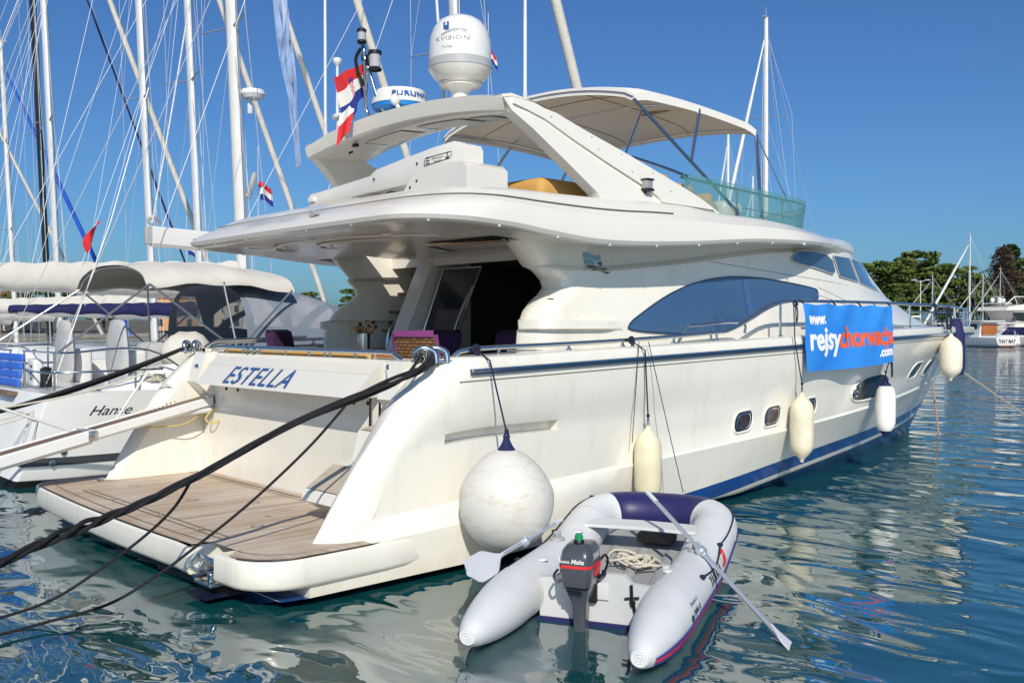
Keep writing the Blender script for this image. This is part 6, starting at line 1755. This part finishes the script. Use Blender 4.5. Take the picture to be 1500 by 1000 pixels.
# floor, thwart, transom
mb = MB(); rows = []
for i in range(15):
    u = .78+2.25*i/14; wv = .46 if u < 2.5 else .46*sqrt(max(0, 1-((u-2.5)/.62)**2)); zz = .10+.20*smooth01((u-1.7)/1.5)
    rows.append([D(u, -wv+2*wv*j/8, zz) for j in range(9)])
mb.grid(rows)
for yv in (-.26, 0, .26): mb.tube([D(.8, yv, .10), D(1.7, yv, .105), D(2.4, yv, .22)], .05, 8, flat=.3)
mb.build('floor', mat('floor_grey', (.32, .33, .34), .7, vary=.15, vscale=6), dg_)
mb = MB(); mb.grid([[D(2.20, -.56, .455), D(2.20, 0, .465), D(2.20, .56, .455)], [D(2.44, -.56, .468), D(2.44, 0, .478), D(2.44, .56, .468)], [D(2.44, -.56, .440), D(2.44, 0, .45), D(2.44, .56, .440)], [D(2.20, -.56, .427), D(2.20, 0, .437), D(2.20, .56, .427)]], wrap=True)
mb.build('thwart', mat('thwart_grey', (.60, .61, .61), .5), dg_, smooth=20)
def tbox(mb, u0, u1, v0, v1, z0, z1, mi=0):
    q = [D(u, v, z) for u in (u0, u1) for v in (v0, v1) for z in (z0, z1)]
    mb.add(q, [(0,1,3,2), (4,6,7,5), (0,4,5,1), (2,3,7,6), (0,2,6,4), (1,5,7,3)], mi)
mb = MB()
prf = [(-.43, .03), (.43, .03), (.43, .33), (.30, .34), (.24, .40), (-.24, .40), (-.30, .34), (-.43, .33)]
k = len(mb.v)
for uu in (.74, .80): mb.v += [tuple(D(uu, v, z)) for v, z in prf]
mb.f += [tuple(range(k, k+8)), tuple(range(k+15, k+7, -1))]; mb.m += [0, 0]
for j in range(8): mb.f.append((k+j, k+8+j, k+8+(j+1) % 8, k+(j+1) % 8)); mb.m.append(0)
tbox(mb, .725, .80, -.44, .44, -.12, .028, 1)
trn = mb.build('transom', [mat('transom_white', (.52, .53, .54), .4), M_hypd], dg_, smooth=20)
mb = MB(); mb.box(D(.725, -.04, .27), (.012, .17, .13), 0, rot=Matrix.Rotation(DA, 3, 'Z'), bev=.01)
mb.build('transom_plate', mat('plate_grey', (.56, .57, .57), .4), trn)
mb = MB()
mb.tube([D(.725, -.30, .34), D(.72, -.305, .25), D(.725, -.33, .13)], .012, 6); mb.tube([D(.72, -.25, .235), D(.72, -.36, .25)], .008, 6); mb.sphere(D(.72, -.31, .21), (.015, .03, .04), 8)
mb.build('drain_plug', M_black, trn)
# rope coil and clutter on the floor
mb = MB(); pts = []
rg = random.Random(3)
for i in range(120):
    a = i*.42; rr = .075+.04*sin(i*.13)+.02*rg.random(); pts.append(D(2.0+rr*1.5*cos(a)+.001*i, -.02+rr*sin(a)*1.3+.002*i-.1, .19+.02*sin(i*.9)+.0002*i))
mb.tube(pts, .011, 6)
tag(mb.build('rope_coil', M_ropew, None), 'tangled cream mooring rope lying in the bow of the dinghy', 'rope')
mb = MB(); pts = [D(1.25+.35*t+.09*cos(t*9), .12+.10*sin(t*9)-.25*t, .13+.0*t) for t in [i/40 for i in range(41)]]
mb.tube(pts, .012, 6); tag(mb.build('rope_loop', M_ropew, None), 'loose loop of cream rope on the dinghy floor behind the outboard', 'rope')
mb = MB(); mb.box(D(2.62, -.08, .30), (.26, .34, .10), bev=.03, rot=Matrix.Rotation(DA, 3, 'Z'))
tag(mb.build('anchor_bag', mat('bag_dark', (.10, .09, .08), .8, vary=.5, vscale=15), None), 'small dark bag under the ropes in the dinghy bow', 'bag')
mb = MB(); mb.tube([D(.80, .12, .22), D(.98, .30, .26), D(1.15, .36, .30)], .008, 6)
# ---- outboard motor
ob = base('outboard_motor', tuple(D(.64, .06, 0)), 'grey outboard motor with a red stripe clamped to the dinghy transom', 'outboard motor')
def O(a, b, z): return D(.60+a, .06+b, z)      # a forward, b port
mb = MB()
secs = [(.355, .150, .105, -.005), (.40, .168, .118, 0), (.48, .172, .122, .0), (.56, .168, .118, .0), (.62, .150, .108, .01), (.655, .120, .085, .02), (.662, .06, .05, .02)]
def rr_sec(z, L_, W_, sh_): return [O(sh_+L_*max(-1, min(1, 1.25*cos(t)))*(1 if cos(t) < 0 else .95)*1.0, W_*max(-1, min(1, 1.25*sin(t))), z+.03*(cos(t) < 0)*(z > .6)*0) for t in [2*pi*i/28 for i in range(28)]]
mb.grid([rr_sec(*s) for s in secs], [0, 0, 0, 0, 0, 0], close=True)
top = rr_sec(*secs[-1]); mb.add(top, [tuple(range(28))]); bot_ = rr_sec(*secs[0]); mb.add(bot_, [tuple(range(28))])
M_ob = mat('outboard_grey', (.065, .073, .085), .3, coat=.3, vary=.12, vscale=12)
cw = mb.build('cowl', M_ob, ob, smooth=40)
mb = MB(); mb.grid([[p for p in rr_sec(.497, .1745, .1245, 0)]+[rr_sec(.497, .1745, .1245, 0)[0]], [p for p in rr_sec(.520, .1740, .1240, 0)]+[rr_sec(.520, .1740, .1240, 0)[0]]]); mb.build('cowl_stripe', M_red, cw, recalc=False)
mb = MB()
# lettering on the aft face and the starboard face of the cowl
rz_ = DA
text_on(mb, 'YAMAHA', .17, lambda u, v: O(-.10+u, -.126, .555+v), height=.045, bold=.05)
text_on(mb, 'Malta', .10, lambda u, v: O(-.176, .02-u, .535+v), height=.032, shear=.3, bold=.03)
text_on(mb, 'YAMAHA', .075, lambda u, v: O(-.176, .105-u, .535+v), height=.018, bold=.03)
mb.build('cowl_lettering', M_paint, cw, smooth=0, recalc=False)
mb = MB(); 
for q in (0, .02): mb.tube([O(-.05+q*2, -.125, .44-q), O(.10, -.127, .50-q)], .006, 5)
mb.build('cowl_flash', M_red, cw)
mb = MB(); mb.lathe([(.04, 0), (.042, .02), (.035, .03)], O(-.04, .0, .655), 14, 0); mb.lathe([(.03, .03), (.032, .06), (.02, .075), (0, .08)], O(-.04, .0, .655), 14, 1)
mb.build('fuel_cap', [M_black, mat('cap_green', (.01, .25, .09), .4)], ob)
mb = MB()
mb.grid([rr_sec(.358, .135, .095, 0), rr_sec(.30, .120, .085, .01), rr_sec(.20, .075, .055, .02), rr_sec(.02, .062, .045, .02), rr_sec(-.10, .058, .04, .02), rr_sec(-.30, .05, .03, .02)], close=True)
mb.box(O(-.03, 0, -.08), (.26, .15, .015), rot=Matrix.Rotation(DA, 3, 'Z'), bev=.004)
mb.tube([O(.11, 0, -.24), O(-.12, 0, -.24)], [.035, .03], 10)
mb.build('drive_leg', M_ob, ob, smooth=50)
mb = MB()
mb.box(O(.13, 0, .30), (.10, .20, .24), rot=Matrix.Rotation(DA, 3, 'Z'), bev=.02)
mb.box(O(.21, 0, .37), (.10, .16, .06), rot=Matrix.Rotation(DA, 3, 'Z'), bev=.015)
for s in (-1, 1): mb.tube([O(.24, s*.06, .34), O(.30, s*.06, .34)], .012, 6); mb.tube([O(.30, s*.06-.03, .33), O(.30, s*.06+.03, .35)], .008, 6)
mb.build('clamp', M_black, ob)
mb = MB(); mb.tube(spline([O(-.10, .11, .40), O(-.13, .14, .38), O(-.12, .17, .42), O(-.08, .15, .46)], 5), .010, 6); mb.tube([O(.05, -.13, .40), O(.12, -.15, .40), O(.15, -.14, .42)], .018, 6)
mb.tube([O(.12, .0, .46), O(.34, .05, .50)], .020, 8)
mb.build('control_handle', M_black, ob, split=True)
mb = MB(); mb.tube(spline([O(.10, -.06, .42), O(.24, -.12, .52), O(.38, -.10, .40), O(.50, .05, .16), O(.75, .22, .14)], 6), .010, 6); mb.build('fuel_hose', M_black, ob)
mb = MB(); mb.tube(spline([O(.12, .08, .44), O(.26, .14, .50), O(.36, .20, .38), O(.30, .30, .30)], 6), .006, 6); mb.build('cable', M_black, ob)
mb = MB(); mb.grid([rr_sec(.352, .142, .100, 0), rr_sec(.340, .142, .100, 0)], close=True); mb.tube([O(-.14, .06, .33), O(-.15, -.06, .33)], .014, 6); mb.build('cowl_base', M_black, ob)
# ---- oars
M_oar = mat('oar_alloy', (.62, .66, .72), .28, .6)
M_blade = mat('oar_blade', (.60, .62, .66), .4)
def oar(a, b, blade_len, label, up, wd=.085, s0=.55):
    t = base('oar', tuple(b), label, 'oar', 'oars of the dinghy')
    a, b = Vector(a), Vector(b); T = (b-a).normalized(); L = (b-a).length; W = T.cross(Vector(up)).normalized(); U = W.cross(T)
    mb = MB(); mb.tube([a, a+T*(L-blade_len*.72)], .0185, 12); mb.build('shaft', M_oar, t)
    mb = MB(); mb.tube([a, a+T*.16], .0215, 12); mb.build('grip', M_blade, t)
    mb = MB(); mb.tube([a+T*(L*s0-.06), a+T*(L*s0+.06)], .027, 12); mb.tube([a+T*(L*s0-.02), a+T*(L*s0+.02)], .045, 12); mb.build('collar', M_oar, t)
    mb = MB(); rows = []
    for i in range(15):
        k = i/14; p = a+T*(L-blade_len*(1-k)); ww = wd*(smooth01(k/.45)*.92+.08)*(1 if k < .8 else sqrt(max(.0, 1-((k-.8)/.205)**2))*.98+.02); th_ = .020*(1-k)+.004
        rows.append([p+W*ww*cos(q)+U*(th_*sin(q)+.012*cos(q)**2) for q in [2*pi*j/14 for j in range(14)]])
    mb.grid(rows, close=True); mb.add(rows[0], [tuple(range(14))]); mb.add(rows[-1], [tuple(range(14))]); mb.build('blade', M_blade, t, smooth=60)
lk = tube_pt(-.54, R(80), .045)
bl = Vector((2.42, -6.10, -.12)); dr = (lk-bl)
oar(lk+dr*.58, bl, .52, 'oar over the starboard tube with its blade dipping in the water', (0.3, -.4, 1), s0=.62/1.62)
oar(tube_pt(.40, R(62), .05), tube_pt(.86, R(52), .08)+Vector((-.06, .04, .03)), .60, 'oar lying along the port tube beside the round fender', (-.25, -.8, .6), s0=.45, wd=.11)

# ================================================================ MOORING ROPES
def twist(path, r, n, turns, name, label, m=M_rope):
    mb = MB(); P = spline(path, 14); L = len(P)
    for k in range(n):
        pts = []
        for i, p in enumerate(P):
            t = i/(L-1); T = (P[min(i+1, L-1)]-P[max(i-1, 0)]).normalized(); S = T.cross(Vector((0, 0, 1))).normalized(); U = S.cross(T)
            a = 2*pi*(k/n+turns*t+.35*sin(t*9)); rr = r*(.95+.9*max(0, sin(t*13-1.0))**6)
            pts.append(p+(S*cos(a)+U*sin(a))*rr)
        mb.tube(pts, r, 8)
    return tag(mb.build(name, m, None, smooth=60), label, 'rope', 'mooring ropes from the stern to the quay')
ER_ = 0
E_ = Vector((-2.4, -3.17, .70))
twist([(1.86, -2.56, 1.98), (1.70, -2.62, 1.88), (.55, -2.36, 1.45), (-.12, -2.42, 1.19), (-.80, -2.55, .985), (-1.45, -2.72, .86), E_, (-3.6, -3.5, .62)], .017, 3, 5, 'mooring_rope', 'thick twisted black mooring ropes from the starboard fairlead down to the quay')
mb = MB(); mb.tube(spline([(1.92, -2.55, 2.03), (1.6, -2.66, 1.86), (1.2, -2.55, 1.70), (.85, -2.44, 1.57), (.50, -2.365, 1.435)], 10), .015, 8); mb.tube(spline([(1.80, -2.52, 2.02), (1.5, -2.58, 1.78), (1.0, -2.46, 1.60), (.6, -2.38, 1.465)], 10), .015, 8)
tag(mb.build('mooring_rope', M_rope, None), 'loose black turns around the starboard fairlead beside the tight mooring ropes', 'rope')
mb = MB(); mb.tube(spline([(1.05, -2.475, 1.63), (.72, -2.36, 1.25), (.25, -2.22, .82), (-.22, -2.10, .47), (-.46, -2.02, .30), (-.80, -1.92, .12), (-1.3, -1.85, .05), (-2.2, -2.0, .03)], 10), .012, 8)
tag(mb.build('mooring_line', M_rope, None), 'thin black line crossing in front of the boarding ladder down to the water', 'rope', 'mooring ropes from the stern to the quay')
mb = MB(); mb.tube(spline([(-.38, -2.465, 1.09), (-.40, -2.2, .85), (-.50, -1.85, .58), (-.80, -1.62, .30), (-1.15, -1.55, .12), (-1.7, -1.60, .06), (-2.6, -1.9, .05)], 10), .012, 8)
tag(mb.build('mooring_line', M_rope, None), 'thin black line dropping from the tight ropes to the water left of the ladder', 'rope', 'mooring ropes from the stern to the quay')
mb = MB(); mb.tube(catenary((1.84, 2.50, 2.0), (-.55, 4.3, 1.0), .05), .024, 8); mb.tube(catenary((1.90, 2.50, 2.02), (-.5, 4.33, 1.03), .10), .018, 8)
tag(mb.build('mooring_rope', M_rope, None), 'black mooring rope from the port fairlead slanting behind the gangway', 'rope', 'mooring ropes from the stern to the quay')
for i, (y0, lb) in enumerate(((-1.62, 'left of two short black lines hanging down the transom to the step'), (-1.78, 'right of two short black lines hanging down the transom to the step'))):
    mb = MB(); mb.tube(spline([(1.86, y0, 1.56), (1.84, y0-.02, 1.35), (1.85, y0+.01, 1.1), (1.84, y0, .97)], 6), .011, 6); tag(mb.build('hanging_line', M_rope, None), lb, 'rope')
mb = MB(); mb.tube([(1.76, -2.02, 1.86), (1.80, -2.12, 1.0)], .007, 6); tag(mb.build('gate_chain', M_steel, None), 'thin steel chain hanging beside the starboard gate of the transom', 'chain')
for i, (a, b, lb) in enumerate((((2.45, 4.95, 1.55), (-2.0, 5.2, .55), 'upper slack cream line from the near sailing yacht to the quay'), ((2.30, 4.92, 1.50), (-2.0, 5.15, .45), 'lower slack cream line from the near sailing yacht to the quay'))):
    mb = MB(); mb.tube(catenary(a, b, .10), .012, 6); tag(mb.build('mooring_line', M_ropew, None), lb, 'rope', 'cream lines of the near sailing yacht')
mb = MB(); pts = []
for i in range(80):
    a = i*.55; pts.append(Vector((2.35+.16*cos(a)+.02*rg.random(), 4.75+.10*sin(a), 1.50+.05*sin(i*1.3)+.02*rg.random())))
mb.tube(pts, .010, 5); tag(mb.build('rope_knot', M_ropew, None), 'bunched cream rope on the side of the near sailing yacht', 'rope')
mb = MB(); mb.tube([(16.2, -1.5, 1.45), (17.6, -3.0, .0)], .022, 6); tag(mb.build('bow_rope', mat('grey_rope', (.25, .24, .22), .8), None), 'grey rope slanting from the bow into the water', 'rope')
mb = MB(); mb.tube([(16.9, -.75, 1.0), (16.95, -.85, .0)], .022, 6); tag(mb.build('bow_line', mat('rust_line', (.32, .20, .14), .8), None), 'short rusty line hanging below the bow to the water', 'rope')

# ================================================================ COCKPIT FURNITURE
tb_ = base('cockpit_table', (3.2, .6, 1.16), 'varnished orange wooden table in the cockpit', 'table')
mb = MB(); pl = []
for i in range(40):
    a = 2*pi*i/40; pl.append((3.25+.62*math.copysign(abs(cos(a))**.55, cos(a)), .55+1.15*math.copysign(abs(sin(a))**.55, sin(a))))
mb.prism(pl, 'z', 1.875, 1.945); mb.build('table_top', M_wood, tb_, smooth=30)
for yv in (.0, 1.1): mb = MB(); mb.tube([(3.25, yv, 1.16), (3.25, yv, 1.876)], .06, 12); mb.build('leg', M_steel, tb_)
vs_ = base('vase', (3.0, .16, 1.945), 'steel vase of dried flowers on the cockpit table', 'vase')
mb = MB(); mb.lathe([(0, .0), (.075, .0), (.078, .24), (.07, .24), (.07, .02)], (3.0, .16, 1.946), 20); mb.build('pot', M_steel, vs_)
mb = MB(); mb2_ = MB(); rg = random.Random(8)
for i in range(46):
    a = rg.random()*6.28; q = .04+.13*rg.random(); h_ = .03+.13*rg.random(); e = Vector((3.0+q*cos(a), .16+q*sin(a), 2.17+h_))
    mb.tube([(3.0+.02*cos(a), .16+.02*sin(a), 2.11), e], .004, 4)
    mb2_.sphere(e, .012+.016*rg.random(), 6, 0 if rg.random() < .7 else 1)
mb.build('stem', mat('dry_stem', (.30, .20, .09), .9), vs_); mb2_.build('flower_head', [mat('dry_flower', (.46, .34, .18), .9), mat('dark_flower', (.06, .012, .03), .9)], vs_, split=True)
def chair(x, y, rz, label, cush, wick):
    t = base('cockpit_chair', (x, y, 1.16), label, 'chair', 'chairs round the cockpit table'); Mz = Matrix.Rotation(rz, 3, 'Z')
    W_ = lambda v: Mz @ Vector(v) + Vector((x, y, 1.16))
    mb = MB(); mb.box((0, 0, .40), (.56, .56, .12), bev=.05); mb.map(W_); mb.build('seat', cush, t)
    mb = MB(); rows = []
    for i in range(11):
        t_ = i/10; z = .42+.60*t_
        rows.append([Vector((-.26-.14*t_+.02*a*a, .28*a*(1-.06*t_), z)) for a in (-1, -.8, -.4, 0, .4, .8, 1)])
    mb.grid(rows); mb.grid([[p+Vector((.04, 0, 0)) for p in r] for r in rows])
    mb.map(W_); mb.build('backrest', wick, t, smooth=50)
    mb = MB(); rows2 = [[p+Vector((.05+.05*sin(pi*(j+.5)/7), 0, .02)) for j, p in enumerate(r)] for r in rows]
    mb.grid(rows2); mb.grid([rows[-1], [p+Vector((.0, 0, .05)) for p in rows[-1]], rows2[-1]])
    for e in (0, -1): mb.grid([[r[e]+Vector((-.012, .012*(1 if e else -1), 0)) for r in rows], [r[e]+Vector((.0, .05*(1 if e else -1), .01)) for r in rows], [r[e] for r in rows2]])
    mb.grid([[p+Vector((-.014, 0, -.02)) for p in rows[-1]], [p+Vector((-.01, 0, .045)) for p in rows[-1]], rows2[-1]])
    mb.map(W_); mb.build('back_cushion', cush, t, smooth=60)
    for a in (-1, 1):
        for b in (-1, 1): m_ = MB(); m_.tube([(.24*a, .24*b, 0), (.24*a, .24*b, .36)], .025, 8); m_.map(W_); m_.build('leg', M_black, t)
    return t
def wicker():
    m = mat('wicker', (.26, .15, .065), .6); t = m.node_tree; b = t.nodes['Principled BSDF']
    tc = t.nodes.new('ShaderNodeTexCoord'); br = t.nodes.new('ShaderNodeTexBrick'); mp = t.nodes.new('ShaderNodeCombineXYZ'); sp = t.nodes.new('ShaderNodeSeparateXYZ')
    br.inputs['Scale'].default_value = 7; br.inputs['Color1'].default_value = (.30, .17, .07, 1); br.inputs['Color2'].default_value = (.20, .11, .045, 1); br.inputs['Mortar'].default_value = (.03, .015, .008, 1); br.inputs['Mortar Size'].default_value = .035
    t.links.new(tc.outputs['Object'], sp.inputs[0]); t.links.new(sp.outputs[1], mp.inputs[0]); t.links.new(sp.outputs[2], mp.inputs[1]); t.links.new(mp.outputs[0], br.inputs[0]); t.links.new(br.outputs[0], b.inputs['Base Color'])
    bp = t.nodes.new('ShaderNodeBump'); bp.inputs['Distance'].default_value = .02; t.links.new(br.outputs['Fac'], bp.inputs['Height']); bp.invert = True; t.links.new(bp.outputs[0], b.inputs['Normal']); return m
chair(2.98, -1.25, R(14), 'wicker chair with a mauve cushion, its back to the camera', M_mauve, wicker())
chair(4.0, -.95, R(172), 'dark purple chair facing aft behind the wicker chair', M_purple, M_purple)
chair(3.9, .15, R(180), 'dark purple chair in front of the glass door', M_purple, M_purple)
chair(3.0, 1.55, R(-60), 'dark purple chair at the port end of the cockpit table', M_purple, M_purple)
mb = MB(); mb.box((2.22, .5, 1.50), (.34, 2.9, .50), bev=.06); mb.box((2.12, .3, 1.86), (.14, 3.2, .30), bev=.05)
bs = mb.build('aft_bench', M_cushy, Y)
mb = MB(); mb.box((2.24, -1.05, 1.86), (.16, .26, .22), bev=.05); tag(mb.build('cushion', M_red, None), 'red cushion at the starboard end of the tan aft bench', 'cushion')
mb = MB(); mb.add([(3.62, -1.75, 2.0), (3.62, -2.25, 2.0), (3.62, -2.25, 1.7), (3.62, -1.75, 1.7)], [(0, 1, 2, 3)]); mb.tube([(3.62, -1.72, 1.3), (3.62, -1.72, 2.01), (3.62, -2.25, 2.01)], .015, 8, 1); mb.build('wet_bar_door', [M_glassb, M_steel], Y, smooth=0)

# ================================================================ FLAGS
def flag(root_at, label, W_, H_, drop, crest=True):
    t = base('flag', root_at, label, 'flag'); return t
fg = base('flag', (3.36, 1.06, 5.5), 'red white and blue flag with a checkered shield hanging from the light mast', 'flag')
def fpt(a, b):   # a 0..1 along the fly, b 0..1 from top (hoist) down
    hoist = Vector((3.355, 1.03, 5.42)).lerp(Vector((3.415, 1.13, 5.03)), b)
    fly = Vector((2.98, 1.22, 5.17)).lerp(Vector((3.20, 1.22, 4.70)), b)
    p = hoist.lerp(fly, a); return p+Vector((.03*sin(a*8+b*2), .06*sin(a*6.5+b*1.5)*a, -.02*sin(a*pi)-.05*a*a*(b)))
mb = MB()
mb.grid([[fpt(i/24, j/18) for i in range(25)] for j in range(19)], [0]*6+[1]*6+[2]*6); mb.build('cloth', [M_red, M_flagw, M_flagb], fg, recalc=False, smooth=60)
mb = MB(); mb2_ = MB()
for r_ in range(5):
    for c_ in range(5):
        a0 = .40+.036*c_; b0 = .36+.068*r_; (mb if (r_+c_) % 2 == 0 else mb2_).add([fpt(a, b)+Vector((-.004, -.004, 0)) for a, b in ((a0, b0), (a0+.036, b0), (a0+.036, b0+.068), (a0, b0+.068))], [(0, 1, 2, 3)])
for c_ in range(5):
    a0 = .40+.036*c_; mb3 = mb2_
    mb3.add([fpt(a, b)+Vector((-.004, -.004, 0)) for a, b in ((a0, .35), (a0+.034, .35), (a0+.03, .25-.02*(c_ % 2)), (a0+.005, .25))], [(0, 1, 2, 3)], 1)
mb.build('shield', M_red, fg, recalc=False, smooth=0); mb2_.build('shield_field', [M_flagw, M_flagb], fg, recalc=False, smooth=0)
mb = MB(); rows = []
for j in range(9):
    rows.append([Vector((3.30-.02*i*.6+.10*j/8*(-1), 1.17+.02*sin(i), 4.93-.05*j-.02*i)) + Vector((-.16*i/6*(1-.3*j/8), .03*i/6, -.10*i/6+.0)) for i in range(7)])
mb.grid(rows, [1, 1, 1, 0, 0, 0, 0, 0]); mb.build('hanging_fold', [M_red, M_flagw], fg, recalc=False)
fg.location = fg.location + Vector((0, -.42, .20))
for i, (p, lb) in enumerate((((9.35, 19.0, 4.9), 'tiny red white and blue flag by the spreader of the sailboat with two low spreaders'), ((7.25, 10.6, 5.6), 'tiny red white and blue flag beside the thickest mast'), ((10.5, 6.3, 8.35), 'small red white and blue flag flying right of the satellite dome'))):
    t = base('flag', p, lb, 'flag', 'courtesy flags in the rigging'); mb = MB(); sc = .42 if i < 2 else .30
    mb.grid([[Vector(p)+Vector((.10*j*.1+sc*.8*a, -.02*sin(a*6), -sc*j/6-.25*a*sc+.03*sin(a*5))) for a in [k/6 for k in range(7)]] for j in range(7)], [0, 0, 1, 1, 2, 2]); mb.build('cloth', [M_red, M_flagw, M_flagb], t, recalc=False)
    mb = MB(); mb.tube([Vector(p)+Vector((0, 0, .8)), Vector(p)+Vector((0, 0, -1.2))], .006, 5); mb.build('halyard', M_wirew, t)
